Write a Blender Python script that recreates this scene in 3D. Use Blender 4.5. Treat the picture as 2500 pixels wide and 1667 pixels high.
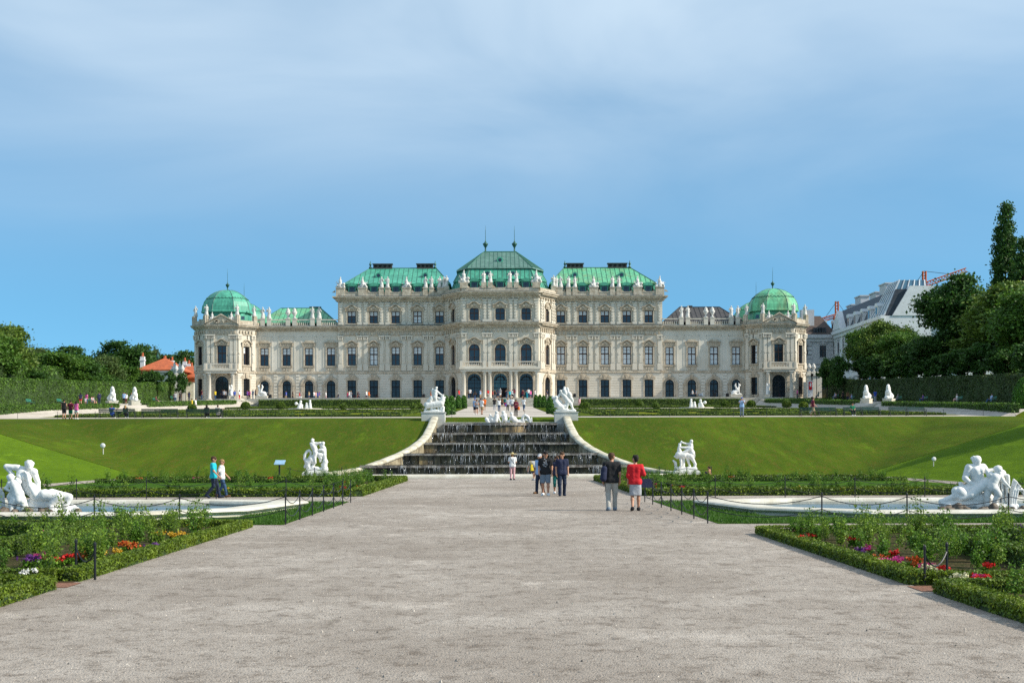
import bpy, math, random
import numpy as np
from mathutils import Vector, Matrix
R = math.radians
for o in list(bpy.data.objects): bpy.data.objects.remove(o)
scene = bpy.context.scene
COL = scene.collection

# ------------------------------------------------------------------ camera, sky, sun, exposure
cam_d = bpy.data.cameras.new("camera"); cam = bpy.data.objects.new("camera", cam_d); COL.objects.link(cam)
cam.location = (0, 0, 2.0); cam.rotation_euler = (R(90), R(0.16), 0)
cam_d.sensor_width = 36.0; cam_d.lens = 50.0
cam_d.shift_x = 0.0112; cam_d.shift_y = 0.1046
cam_d.clip_start = 0.2; cam_d.clip_end = 6000
scene.camera = cam
SUN_EL, SUN_AZ = 34.0, 13.0            # azimuth: degrees from +x towards the camera side
sdir = Vector((math.cos(R(SUN_EL))*math.cos(R(SUN_AZ)), -math.cos(R(SUN_EL))*math.sin(R(SUN_AZ)), math.sin(R(SUN_EL))))
sun_d = bpy.data.lights.new("sun", 'SUN'); sun_d.energy = 5.0; sun_d.angle = R(0.5); sun_d.color = (1.0, 0.93, 0.80)
sun = bpy.data.objects.new("sun", sun_d); COL.objects.link(sun); sun.location = (200, -40, 150)
sun.rotation_euler = (-sdir).to_track_quat('-Z', 'Y').to_euler()
world = bpy.data.worlds.new("World"); scene.world = world; world.use_nodes = True
wn, wl = world.node_tree.nodes, world.node_tree.links; wn.clear()
def wnode(t, **kw):
    n = wn.new(t)
    for k, v in kw.items(): setattr(n, k, v)
    return n
out = wnode('ShaderNodeOutputWorld'); bg = wnode('ShaderNodeBackground'); bg.inputs[1].default_value = 0.135
sky = wnode('ShaderNodeTexSky', sky_type='NISHITA', sun_disc=False, sun_elevation=R(SUN_EL), sun_rotation=R(90+SUN_AZ),
            altitude=200, air_density=1.0, dust_density=0.35, ozone_density=3.0)
tc0 = wnode('ShaderNodeTexCoord'); vadd = wnode('ShaderNodeVectorMath', operation='ADD'); vadd.inputs[1].default_value = (0, 0, 0.16); vn = wnode('ShaderNodeVectorMath', operation='NORMALIZE')
wl.new(tc0.outputs['Generated'], vadd.inputs[0]); wl.new(vadd.outputs[0], vn.inputs[0]); wl.new(vn.outputs[0], sky.inputs[0])
# thin high cirrus over the clear sky: denser higher up, streaky
tc = wnode('ShaderNodeTexCoord'); sep = wnode('ShaderNodeSeparateXYZ'); wl.new(tc.outputs['Generated'], sep.inputs[0])
mp = wnode('ShaderNodeMapping'); mp.inputs['Scale'].default_value = (1.0, 1.0, 3.4); mp.inputs['Rotation'].default_value = (0, R(12), R(0))
wl.new(tc.outputs['Generated'], mp.inputs[0])
n1 = wnode('ShaderNodeTexNoise'); n1.inputs['Scale'].default_value = 2.6; n1.inputs['Detail'].default_value = 5; n1.inputs['Roughness'].default_value = 0.5; n1.inputs['Distortion'].default_value = 0.5
wl.new(mp.outputs[0], n1.inputs['Vector'])
rmp = wnode('ShaderNodeMapRange'); rmp.inputs[1].default_value = 0.08; rmp.inputs[2].default_value = 0.33; rmp.interpolation_type = 'SMOOTHSTEP'
wl.new(sep.outputs['Z'], rmp.inputs[0])
r2 = wnode('ShaderNodeMapRange'); r2.inputs[1].default_value = 0.22; r2.inputs[2].default_value = 0.62; r2.inputs[3].default_value = 0.25; wl.new(n1.outputs[0], r2.inputs[0])
mul = wnode('ShaderNodeMath', operation='MULTIPLY'); wl.new(rmp.outputs[0], mul.inputs[0]); wl.new(r2.outputs[0], mul.inputs[1])
mul2 = wnode('ShaderNodeMath', operation='MULTIPLY'); wl.new(mul.outputs[0], mul2.inputs[0]); mul2.inputs[1].default_value = 0.85
tint = wnode('ShaderNodeMix', data_type='RGBA', blend_type='MULTIPLY'); tint.inputs[0].default_value = 1.0
wl.new(sky.outputs[0], tint.inputs[6]); tint.inputs[7].default_value = (0.68, 1.10, 1.10, 1)
mx = wnode('ShaderNodeMix', data_type='RGBA'); wl.new(mul2.outputs[0], mx.inputs[0]); wl.new(tint.outputs[2], mx.inputs[6]); mx.inputs[7].default_value = (4.4, 5.35, 6.2, 1)
wl.new(mx.outputs[2], bg.inputs[0]); wl.new(bg.outputs[0], out.inputs[0])
vs = scene.view_settings; vs.view_transform = 'Standard'; vs.look = 'None'; vs.exposure = 0.28; vs.gamma = 1.0
scene.cycles.max_bounces = 6; scene.cycles.transparent_max_bounces = 8
try:
    scene.cycles.use_denoising = False
except Exception: pass

# ------------------------------------------------------------------ materials
MATS = {}
def pm(name, base, rough=0.75, var=0.25, scale=1.5, col2=None, bump=0.0, bscale=20.0, metal=0.0, spec=0.35, stretch=None, fine=0.0, fscale=60, island=0.0, trans=0.0, detail=5, ramp=(0.35, 0.65)):
    if name in MATS: return MATS[name]
    m = bpy.data.materials.new(name); m.use_nodes = True; MATS[name] = m
    N, L = m.node_tree.nodes, m.node_tree.links
    b = N['Principled BSDF']; b.inputs['Roughness'].default_value = rough; b.inputs['Metallic'].default_value = metal
    b.inputs['Specular IOR Level'].default_value = spec
    c = tuple(base)+(1,)
    c2 = tuple(col2)+(1,) if col2 is not None else tuple(min(1, v*(1-var)) for v in base)+(1,)
    tcx = N.new('ShaderNodeTexCoord'); vec = tcx.outputs['Object']
    if stretch:
        mpn = N.new('ShaderNodeMapping'); mpn.inputs['Scale'].default_value = stretch; L.new(vec, mpn.inputs[0]); vec = mpn.outputs[0]
    ns = N.new('ShaderNodeTexNoise'); ns.inputs['Scale'].default_value = scale; ns.inputs['Detail'].default_value = detail; ns.inputs['Roughness'].default_value = 0.62
    L.new(vec, ns.inputs['Vector'])
    mr = N.new('ShaderNodeMapRange'); mr.inputs[1].default_value = ramp[0]; mr.inputs[2].default_value = ramp[1]; L.new(ns.outputs[0], mr.inputs[0])
    mix = N.new('ShaderNodeMix'); mix.data_type = 'RGBA'; L.new(mr.outputs[0], mix.inputs[0]); mix.inputs[6].default_value = c; mix.inputs[7].default_value = c2
    col = mix.outputs[2]
    if fine > 0:
        nf = N.new('ShaderNodeTexNoise'); nf.inputs['Scale'].default_value = fscale; nf.inputs['Detail'].default_value = 3; L.new(vec, nf.inputs['Vector'])
        mf = N.new('ShaderNodeMapRange'); mf.inputs[1].default_value = 0.3; mf.inputs[2].default_value = 0.7; mf.inputs[3].default_value = 1-fine; mf.inputs[4].default_value = 1+fine
        L.new(nf.outputs[0], mf.inputs[0])
        mm = N.new('ShaderNodeMix'); mm.data_type = 'RGBA'; mm.blend_type = 'MULTIPLY'; mm.inputs[0].default_value = 1; L.new(col, mm.inputs[6]); L.new(mf.outputs[0], mm.inputs[7]); col = mm.outputs[2]
    if island > 0:
        ge = N.new('ShaderNodeNewGeometry')
        mi = N.new('ShaderNodeMapRange'); mi.inputs[3].default_value = 1-island; mi.inputs[4].default_value = 1+island; L.new(ge.outputs['Random Per Island'], mi.inputs[0])
        mm = N.new('ShaderNodeMix'); mm.data_type = 'RGBA'; mm.blend_type = 'MULTIPLY'; mm.inputs[0].default_value = 1; L.new(col, mm.inputs[6]); L.new(mi.outputs[0], mm.inputs[7]); col = mm.outputs[2]
    L.new(col, b.inputs['Base Color'])
    if bump > 0:
        nb = N.new('ShaderNodeTexNoise'); nb.inputs['Scale'].default_value = bscale; nb.inputs['Detail'].default_value = 6; L.new(vec, nb.inputs['Vector'])
        bp = N.new('ShaderNodeBump'); bp.inputs['Strength'].default_value = bump; bp.inputs['Distance'].default_value = 0.05; L.new(nb.outputs[0], bp.inputs['Height']); L.new(bp.outputs[0], b.inputs['Normal'])
    if trans > 0:
        tr = N.new('ShaderNodeBsdfTranslucent'); L.new(col, tr.inputs[0]); ms = N.new('ShaderNodeMixShader'); ms.inputs[0].default_value = trans
        L.new(b.outputs[0], ms.inputs[1]); L.new(tr.outputs[0], ms.inputs[2]); L.new(ms.outputs[0], N['Material Output'].inputs[0])
    return m

STONE = pm('facade_stone', (0.66, 0.615, 0.53), 0.8, col2=(0.55, 0.495, 0.405), scale=0.25, fine=0.05, fscale=9, bump=0.15, bscale=6)
TRIM = pm('carved_stone', (0.575, 0.505, 0.40), 0.8, col2=(0.36, 0.295, 0.215), scale=1.3, fine=0.2, fscale=7, bump=0.5, bscale=7)
PLASTER = pm('wing_plaster', (0.665, 0.625, 0.545), 0.85, col2=(0.58, 0.535, 0.45), scale=0.3, fine=0.05, fscale=8)
LEAD = pm('cornice_lead', (0.16, 0.17, 0.18), 0.6, var=0.4)
COPPER = pm('green_copper', (0.085, 0.38, 0.255), 0.5, col2=(0.05, 0.24, 0.17), scale=0.5, fine=0.22, fscale=2.2, stretch=(1, 1, 0.4), spec=0.4)
COPPERR = pm('weathered_copper', (0.115, 0.41, 0.225), 0.5, col2=(0.17, 0.24, 0.11), scale=0.45, fine=0.3, fscale=2.0, stretch=(1, 1, 0.35), spec=0.4, ramp=(0.45, 0.75))
COPPERG = pm('grey_copper', (0.115, 0.22, 0.18), 0.55, col2=(0.075, 0.15, 0.125), scale=0.6, fine=0.2, fscale=2.5)
SEAM = pm('copper_seam', (0.045, 0.17, 0.12), 0.6, var=0.3)
DARKROOF = pm('dark_metal_roof', (0.075, 0.068, 0.066), 0.6, var=0.35, scale=0.8, fine=0.15, fscale=3)
BRONZE = pm('patina_bronze', (0.05, 0.14, 0.11), 0.45, var=0.5, scale=3, metal=0.3)
SASH = pm('brown_sash', (0.075, 0.035, 0.022), 0.5, var=0.3)
IRON = pm('black_iron', (0.012, 0.014, 0.018), 0.5, var=0.3)
GLASS = pm('dark_window_glass', (0.022, 0.032, 0.045), 0.06, var=0.4, scale=0.8, spec=0.8)
BLIND = pm('window_blind', (0.66, 0.70, 0.72), 0.35, var=0.15, scale=2, spec=0.6)
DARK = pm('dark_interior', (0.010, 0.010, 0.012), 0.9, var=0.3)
MARBLE = pm('white_marble', (0.74, 0.73, 0.70), 0.7, col2=(0.52, 0.51, 0.47), scale=2.2, fine=0.06, fscale=16, bump=0.08, bscale=11, stretch=(1, 1, 0.45), spec=0.2, ramp=(0.5, 0.8))
ROOFSTAT = pm('weathered_statue_stone', (0.74, 0.72, 0.68), 0.8, col2=(0.46, 0.44, 0.41), scale=2.5)
KERB = pm('pale_kerb_stone', (0.65, 0.62, 0.54), 0.75, col2=(0.48, 0.44, 0.35), scale=1.3, fine=0.12, fscale=16, bump=0.15, bscale=14)
PEDEST = pm('pedestal_stone', (0.58, 0.58, 0.55), 0.75, col2=(0.47, 0.47, 0.43), scale=1.2, fine=0.1, fscale=15)
COPING = pm('stained_coping_stone', (0.60, 0.55, 0.43), 0.75, col2=(0.22, 0.18, 0.115), scale=1.1, fine=0.25, fscale=6, ramp=(0.45, 0.75))
WET = pm('wet_stained_stone', (0.095, 0.074, 0.048), 0.45, col2=(0.34, 0.24, 0.11), scale=0.8, fine=0.5, fscale=4, stretch=(1.6, 1, 0.5), spec=0.3, bump=0.6, bscale=5, ramp=(0.44, 0.68))
LIP = pm('wet_lip_stone', (0.13, 0.095, 0.07), 0.25, col2=(0.40, 0.35, 0.29), scale=2.2, fine=0.4, fscale=8, spec=0.7, bump=0.4, bscale=8)
FALLW = pm('falling_water', (0.50, 0.53, 0.56), 0.12, var=0.5, scale=3, spec=0.8, island=0.35)
STEP = pm('step_stone', (0.50, 0.47, 0.40), 0.8, col2=(0.32, 0.30, 0.25), scale=1.2, fine=0.2, fscale=9)
BENCHG = pm('green_bench_paint', (0.012, 0.05, 0.035), 0.4, var=0.3)
BENCHL = pm('light_green_bench_paint', (0.03, 0.19, 0.13), 0.45, var=0.3)
TRUNK = pm('bark', (0.10, 0.075, 0.05), 0.9, var=0.5, scale=4, bump=0.5, bscale=10)
SOIL = pm('bed_soil', (0.085, 0.062, 0.036), 0.98, col2=(0.035, 0.045, 0.014), scale=3.5, bump=0.8, bscale=25, spec=0.03, fine=0.4, fscale=18)
REDSOIL = pm('reddish_soil', (0.28, 0.13, 0.08), 0.95, var=0.5, scale=5, bump=0.6, bscale=25)
TILE = pm('orange_tile', (0.50, 0.125, 0.045), 0.8, col2=(0.34, 0.085, 0.035), scale=1.0, fine=0.25, fscale=5)
WHITEP = pm('white_render', (0.74, 0.74, 0.75), 0.8, var=0.14, scale=0.6)
GREYP = pm('grey_white_render', (0.55, 0.55, 0.57), 0.8, var=0.16, scale=0.6)
CRANEM = pm('crane_paint', (0.62, 0.15, 0.05), 0.6, var=0.35, scale=2)

def leafmat(name, c, c2, scale=0.6, isl=0.45, trans=0.3):
    return pm(name, c, 0.55, col2=c2, scale=scale, island=isl, trans=trans, spec=0.3, detail=3)
LEAF = [leafmat('leaf_mid_green', (0.098, 0.188, 0.020), (0.045, 0.112, 0.013)),
        leafmat('leaf_dark_green', (0.056, 0.129, 0.018), (0.028, 0.075, 0.012)),
        leafmat('leaf_yellow_green', (0.141, 0.202, 0.027), (0.065, 0.130, 0.016)),
        leafmat('leaf_grey_green', (0.105, 0.153, 0.036), (0.056, 0.100, 0.022))]
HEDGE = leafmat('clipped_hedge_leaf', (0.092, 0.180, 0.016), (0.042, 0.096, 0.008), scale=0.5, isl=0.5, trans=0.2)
HEDGED = leafmat('painted_shade_hedge_leaf', (0.052, 0.088, 0.014), (0.028, 0.055, 0.010), scale=0.5, isl=0.5, trans=0.15)  # darker copy of the hedge leaf: the trees' shade is put into the colour
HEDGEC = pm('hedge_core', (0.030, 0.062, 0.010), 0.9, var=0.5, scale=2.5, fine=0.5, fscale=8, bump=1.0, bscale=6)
YEW = leafmat('yew_leaf', (0.071, 0.184, 0.013), (0.034, 0.104, 0.008), isl=0.5, trans=0.15)
BOX = leafmat('box_leaf', (0.154, 0.211, 0.014), (0.077, 0.130, 0.010), scale=1.5, isl=0.5, trans=0.25)
BOXD = leafmat('box_leaf_dark', (0.105, 0.171, 0.014), (0.056, 0.101, 0.009), scale=1.5, isl=0.5, trans=0.2)
ROSE = leafmat('rose_leaf', (0.124, 0.234, 0.022), (0.056, 0.140, 0.012), scale=2.5, isl=0.5, trans=0.35)
ROSEL = leafmat('young_rose_leaf', (0.195, 0.289, 0.030), (0.094, 0.178, 0.015), scale=2.5, isl=0.45, trans=0.35)
STEM = pm('plant_stem', (0.10, 0.16, 0.04), 0.7, var=0.3)
PETAL = {k: pm(k+'_petal', c, 0.6, var=0.35, scale=12, trans=0.2, island=0.25) for k, c in
         dict(red=(0.62, 0.015, 0.012), pink=(0.62, 0.05, 0.26), purple=(0.13, 0.03, 0.20), yellow=(0.62, 0.36, 0.02), cream=(0.72, 0.68, 0.42), orange=(0.55, 0.10, 0.015), white=(0.8, 0.8, 0.76)).items()}

def ground_mat(name, light, mid, dark, big=0.35, speck=0.5, bump=0.5, fs=1.0, ys=0.45):
    m = bpy.data.materials.new(name); m.use_nodes = True; MATS[name] = m
    N, L = m.node_tree.nodes, m.node_tree.links; b = N['Principled BSDF']; b.inputs['Roughness'].default_value = 0.95; b.inputs['Specular IOR Level'].default_value = 0.04
    tcx = N.new('ShaderNodeTexCoord'); mq = N.new('ShaderNodeMapping'); mq.inputs['Scale'].default_value = (1, ys, ys); L.new(tcx.outputs['Object'], mq.inputs[0]); vec = mq.outputs[0]   # worn along the walking or mowing direction
    def noise(s, d=5, r=0.6):
        n = N.new('ShaderNodeTexNoise'); n.inputs['Scale'].default_value = s; n.inputs['Detail'].default_value = d; n.inputs['Roughness'].default_value = r; L.new(vec, n.inputs['Vector']); return n.outputs[0]
    def rng(x, a, c, lo=0, hi=1):
        n = N.new('ShaderNodeMapRange'); n.inputs[1].default_value = a; n.inputs[2].default_value = c; n.inputs[3].default_value = lo; n.inputs[4].default_value = hi; L.new(x, n.inputs[0]); return n.outputs[0]
    def mix(f, a, c, mode='MIX'):
        n = N.new('ShaderNodeMix'); n.data_type = 'RGBA'; n.blend_type = mode
        for s, v in ((0, f), (6, a), (7, c)):
            if hasattr(v, 'is_linked'): L.new(v, n.inputs[s])
            else: n.inputs[s].default_value = v if s == 0 else tuple(v)+(1,)
        return n.outputs[2]
    c = mix(rng(noise(big, 4), 0.38, 0.62), light, mid)
    c = mix(rng(noise(2.1*fs, 7, 0.75), 0.42, 0.66, 0, 0.9), c, mid)
    c = mix(rng(noise(6.5*fs, 7, 0.8), 0.51, 0.63, 0, speck), c, dark)
    c = mix(rng(noise(32*fs, 3, 0.7), 0.55, 0.66, 0, speck), c, dark)
    c = mix(rng(noise(1.1*fs, 8, 0.75), 0.57, 0.70, 0, 0.8), c, tuple(min(1, v*1.35) for v in light))
    L.new(c, b.inputs['Base Color'])
    bp = N.new('ShaderNodeBump'); bp.inputs['Strength'].default_value = bump; bp.inputs['Distance'].default_value = 0.04
    ad = N.new('ShaderNodeMath'); ad.operation = 'ADD'; L.new(noise(7, 6, 0.7), ad.inputs[0]); L.new(noise(45, 3), ad.inputs[1]); L.new(ad.outputs[0], bp.inputs['Height']); L.new(bp.outputs[0], b.inputs['Normal'])
    return m
GRAVEL = ground_mat('pale_gravel', (0.465, 0.412, 0.36), (0.31, 0.265, 0.225), (0.150, 0.120, 0.096), speck=0.7, bump=0.8, big=0.16, fs=0.42, ys=0.8)
GRAVELF = ground_mat('terrace_gravel', (0.52, 0.47, 0.41), (0.43, 0.38, 0.33), (0.25, 0.22, 0.19), speck=0.3, bump=0.2)
LAWN = ground_mat('mown_lawn', (0.080, 0.130, 0.006), (0.043, 0.080, 0.004), (0.115, 0.088, 0.014), big=0.12, speck=0.7, bump=0.8, fs=0.45, ys=0.22)
LAWNB = ground_mat('bank_lawn', (0.120, 0.195, 0.008), (0.072, 0.132, 0.006), (0.050, 0.085, 0.007), big=0.1, speck=0.6, bump=0.8, fs=0.5, ys=0.25)
LAWNS = ground_mat('plain_green_lawn', (0.060, 0.130, 0.010), (0.040, 0.095, 0.008), (0.03, 0.07, 0.008), big=0.5, speck=0.5, bump=0.8)  # plain greener turf for the beds, strips and outer ground
PARTG = ground_mat('parterre_turf', (0.21, 0.23, 0.014), (0.13, 0.165, 0.011), (0.17, 0.12, 0.03), big=0.3, speck=0.5, bump=0.6, fs=0.3)
def water_mat(name, c, rough, bump, bs):
    m = pm(name, c, rough, var=0.3, scale=0.5, bump=bump, bscale=bs, spec=0.4); return m
POOL = water_mat('pool_water', (0.05, 0.12, 0.155), 0.22, 1.0, 7)
TIERW = water_mat('cascade_water', (0.02, 0.025, 0.025), 0.08, 0.3, 6)

# ------------------------------------------------------------------ mesh helpers
class MB:
    def __init__(s): s.v = []; s.f = []; s.m = []; s.sm = []; s.O = (0, 0, 0); s.c, s.s = 1.0, 0.0; s.mi = 0; s.smooth = False
    def at(s, x=0, y=0, z=0, th=0.0): s.O = (x, y, z); s.c, s.s = math.cos(th), math.sin(th); return s
    def P(s, p): x, y, z = p; return (s.O[0]+x*s.c-y*s.s, s.O[1]+x*s.s+y*s.c, s.O[2]+z)
    def add(s, pts, faces):
        b = len(s.v); s.v += [s.P(p) for p in pts]
        for f in faces: s.f.append([b+i for i in f]); s.m.append(s.mi); s.sm.append(s.smooth)
    def raw(s, V, F):
        s.add([tuple(map(float, p)) for p in V], [list(map(int, f)) for f in F])
    def box(s, x0, x1, y0, y1, z0, z1):
        s.add([(x0,y0,z0),(x1,y0,z0),(x1,y1,z0),(x0,y1,z0),(x0,y0,z1),(x1,y0,z1),(x1,y1,z1),(x0,y1,z1)],
              [(0,3,2,1),(4,5,6,7),(0,1,5,4),(1,2,6,5),(2,3,7,6),(3,0,4,7)])
    def frus(s, x0, x1, y0, y1, z0, z1, ix, iy):
        s.add([(x0,y0,z0),(x1,y0,z0),(x1,y1,z0),(x0,y1,z0),(x0+ix,y0+iy,z1),(x1-ix,y0+iy,z1),(x1-ix,y1-iy,z1),(x0+ix,y1-iy,z1)],
              [(0,3,2,1),(4,5,6,7),(0,1,5,4),(1,2,6,5),(2,3,7,6),(3,0,4,7)])
    def quad(s, a, b, c, d): s.add([a, b, c, d], [(0, 1, 2, 3)])
    def prism(s, poly, z0, z1, cap=True):            # plan polygon (ccw) extruded in z
        n = len(poly); pts = [(x, y, z0) for x, y in poly]+[(x, y, z1) for x, y in poly]
        fs = [(i, (i+1) % n, n+(i+1) % n, n+i) for i in range(n)]
        if cap: fs += [tuple(range(n, 2*n)), tuple(range(n-1, -1, -1))]
        s.add(pts, fs)
    def plate(s, poly, y0, y1):                      # facade polygon in (x,z), from y0 (front) to y1 (back)
        n = len(poly); pts = [(x, y0, z) for x, z in poly]+[(x, y1, z) for x, z in poly]
        s.add(pts, [tuple(range(n)), tuple(range(2*n-1, n-1, -1))]+[(i, n+i, n+(i+1) % n, (i+1) % n) for i in range(n)])
    def loft(s, loops, closed=True, cap0=False, cap1=False):
        n = len(loops[0]); pts = [p for l in loops for p in l]; fs = []
        for k in range(len(loops)-1):
            for i in range(n if closed else n-1):
                j = (i+1) % n; fs.append((k*n+i, k*n+j, (k+1)*n+j, (k+1)*n+i))
        if cap0: fs.append(tuple(range(n-1, -1, -1)))
        if cap1: fs.append(tuple((len(loops)-1)*n+i for i in range(n)))
        s.add(pts, fs)
    def lathe(s, prof, cx=0, cy=0, cz=0, seg=12, ph=0):
        s.loft([[(cx+r*math.cos(2*math.pi*i/seg+ph), cy+r*math.sin(2*math.pi*i/seg+ph), cz+z) for i in range(seg)] for r, z in prof], cap0=True, cap1=True)
    def tube(s, pts, rad, seg=6):
        pts = [Vector(p) for p in pts]; n = len(pts)
        if not hasattr(rad, '__len__'): rad = [rad]*n
        loops = []; up = Vector((0, 0, 1))
        for i, p in enumerate(pts):
            d = (pts[min(i+1, n-1)]-pts[max(i-1, 0)]); d = d.normalized() if d.length > 1e-9 else up
            a = d.cross(up if abs(d.z) < 0.95 else Vector((1, 0, 0))).normalized(); b = d.cross(a)
            loops.append([tuple(p+a*rad[i]*math.cos(2*math.pi*k/seg)+b*rad[i]*math.sin(2*math.pi*k/seg)) for k in range(seg)])
        s.loft(loops, cap0=True, cap1=True)
    def mesh(s, name, mats):
        me = bpy.data.meshes.new(name); me.from_pydata(s.v, [], s.f)
        for m in (mats if isinstance(mats, (list, tuple)) else [mats]): me.materials.append(m)
        me.polygons.foreach_set('material_index', s.m); me.polygons.foreach_set('use_smooth', s.sm); me.update(); return me
    def build(s, name, mats, parent=None, loc=None, rot=0): return link(name, s.mesh(name, mats), parent, loc, rot)

def link(name, me, parent=None, loc=None, rot=0):
    o = bpy.data.objects.new(name, me); COL.objects.link(o)
    if parent: o.parent = parent
    if loc: o.location = loc
    if rot: o.rotation_euler = (0, 0, rot)
    return o
def npmesh(name, V, F, mats, smooth=False, mi=None):
    V = np.asarray(V, np.float32); F = np.asarray(F, np.int32); k = F.shape[1]
    me = bpy.data.meshes.new(name); me.vertices.add(len(V)); me.vertices.foreach_set('co', V.ravel())
    me.loops.add(F.size); me.loops.foreach_set('vertex_index', F.ravel()); me.polygons.add(len(F))
    me.polygons.foreach_set('loop_start', np.arange(0, F.size, k, dtype=np.int32)); me.polygons.foreach_set('loop_total', np.full(len(F), k, np.int32))
    for m in (mats if isinstance(mats, (list, tuple)) else [mats]): me.materials.append(m)
    if mi is not None: me.polygons.foreach_set('material_index', np.asarray(mi, np.int32))
    me.polygons.foreach_set('use_smooth', np.full(len(F), smooth, bool)); me.update(calc_edges=True); return me
def thing(name, label, cat, loc=(0, 0, 0), rot=0, group=None, scale=1):
    o = bpy.data.objects.new(name, None); COL.objects.link(o); o.location = loc; o.rotation_euler = (0, 0, rot); o.scale = (scale,)*3
    return tag(o, label, cat, group)
def tag(o, label, cat, group=None, kind=None):
    o['label'] = label; o['category'] = cat
    if group: o['group'] = group
    if kind: o['kind'] = kind
    return o
def structure(o, label=None):
    o['kind'] = 'structure'
    if label: o['label'] = label
    return o
def kids(o): return [c for c in bpy.data.objects if c.parent == o]
def dup(root, loc, rot=0, label=None, group=None, scale=None):
    r = root.copy(); COL.objects.link(r); r.location = loc; r.rotation_euler = (0, 0, rot)
    if scale: r.scale = (scale,)*3 if not hasattr(scale, '__len__') else scale
    if label: r['label'] = label
    if group: r['group'] = group
    for ch in list(root.children):
        c = ch.copy(); COL.objects.link(c); c.parent = r
        for g in list(ch.children):
            d = g.copy(); COL.objects.link(d); d.parent = c
    return r

# --- implicit surfaces: smooth unions of tapered capsules, polygonised by surface nets
def sdf_mesh(prims, h, k=0.04, clips=(), noise=0.0, nfreq=20.0):
    A = np.array([p[0] for p in prims], float); B = np.array([p[1] for p in prims], float)
    ra = np.array([p[2] for p in prims], float); rb = np.array([p[3] if len(p) > 3 else p[2] for p in prims], float)
    rm = np.maximum(ra, rb)[:, None]
    lo = np.minimum(A-rm, B-rm).min(0)-2.5*h; hi = np.maximum(A+rm, B+rm).max(0)+2.5*h
    n = np.ceil((hi-lo)/h).astype(int)+1
    ax = [lo[i]+h*np.arange(n[i]) for i in range(3)]
    D = np.full(n, 10.0)
    for a, b, r0, r1 in zip(A, B, ra, rb):
        r = max(r0, r1)+k+2.5*h
        i0 = np.clip(np.floor((np.minimum(a, b)-r-lo)/h).astype(int), 0, n); i1 = np.clip(np.ceil((np.maximum(a, b)+r-lo)/h).astype(int)+1, 0, n)
        sl = tuple(slice(i0[i], i1[i]) for i in range(3))
        X = ax[0][sl[0]][:, None, None]; Y = ax[1][sl[1]][None, :, None]; Zz = ax[2][sl[2]][None, None, :]
        d = b-a; L2 = max(float(d@d), 1e-9)
        t = np.clip(((X-a[0])*d[0]+(Y-a[1])*d[1]+(Zz-a[2])*d[2])/L2, 0, 1)
        e = np.sqrt((X-a[0]-t*d[0])**2+(Y-a[1]-t*d[1])**2+(Zz-a[2]-t*d[2])**2)-(r0+(r1-r0)*t)
        s = D[sl]; hh = np.clip(0.5+0.5*(s-e)/k, 0, 1); m = s*(1-hh)+e*hh-k*hh*(1-hh)
        D[sl] = np.where(s > 5, e, m)
    X = ax[0][:, None, None]; Y = ax[1][None, :, None]; Zz = ax[2][None, None, :]
    if noise:
        D = D+noise*(np.sin(nfreq*X+1.3*np.sin(nfreq*.7*Zz))*np.sin(nfreq*1.1*Zz+np.sin(nfreq*.8*Y))+np.sin(nfreq*.5*Y+nfreq*.4*Zz+2*np.sin(nfreq*.3*X)))
    for c in clips:                                   # (axis index, sign, value): keep sign*(p-value) > 0
        g = (X, Y, Zz)[c[0]]; D = np.maximum(D, -c[1]*(g-c[2])+0*D)
    S = D < 0
    C = np.zeros(tuple(n-1), int)
    for i in (0, 1):
        for j in (0, 1):
            for l in (0, 1): C += S[i:n[0]-1+i, j:n[1]-1+j, l:n[2]-1+l]
    act = (C > 0) & (C < 8); idx = np.full(C.shape, -1); ii = np.argwhere(act); idx[act] = np.arange(len(ii))
    acc = np.zeros((len(ii), 3)); cnt = np.zeros(len(ii))
    corners = [(i, j, l) for i in (0, 1) for j in (0, 1) for l in (0, 1)]
    for p in corners:
        for ax_ in range(3):
            if p[ax_] == 1: continue
            q = list(p); q[ax_] = 1
            d0 = D[ii[:, 0]+p[0], ii[:, 1]+p[1], ii[:, 2]+p[2]]; d1 = D[ii[:, 0]+q[0], ii[:, 1]+q[1], ii[:, 2]+q[2]]
            mk = (d0 < 0) != (d1 < 0); t = np.where(mk, d0/np.where(mk, d0-d1, 1), 0)
            pt = np.tile(np.array(p, float), (len(ii), 1)); pt[:, ax_] = t
            acc[mk] += pt[mk]; cnt[mk] += 1
    V = lo+h*(ii+acc/np.maximum(cnt, 1)[:, None])
    Fs = []
    for ax_ in range(3):
        u, w = [(1, 2), (2, 0), (0, 1)][ax_]
        a = [slice(1, -1)]*3; a[ax_] = slice(0, -1); b = [slice(1, -1)]*3; b[ax_] = slice(1, None)
        s0 = S[tuple(a)]; s1 = S[tuple(b)]
        for flip in (False, True):
            mk = (s0 & ~s1) if not flip else (~s0 & s1)
            e = np.argwhere(mk)
            if not len(e): continue
            base = e.copy(); base[:, u] += 1; base[:, w] += 1
            def cell(du, dw):
                c = base.copy(); c[:, u] -= du; c[:, w] -= dw; return idx[c[:, 0], c[:, 1], c[:, 2]]
            q = np.stack([cell(1, 1), cell(0, 1), cell(0, 0), cell(1, 0)], 1)
            Fs.append(q if not flip else q[:, ::-1])
    F = np.concatenate(Fs); F = F[(F >= 0).all(1)]
    return V, F
def sdf_obj(name, prims, mat, h, parent=None, k=0.04, clips=(), noise=0.0, nfreq=20., loc=None, rot=0):
    V, F = sdf_mesh(prims, h, k, clips, noise, nfreq); return link(name, npmesh(name, V, F, mat, True), parent, loc, rot)

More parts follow.
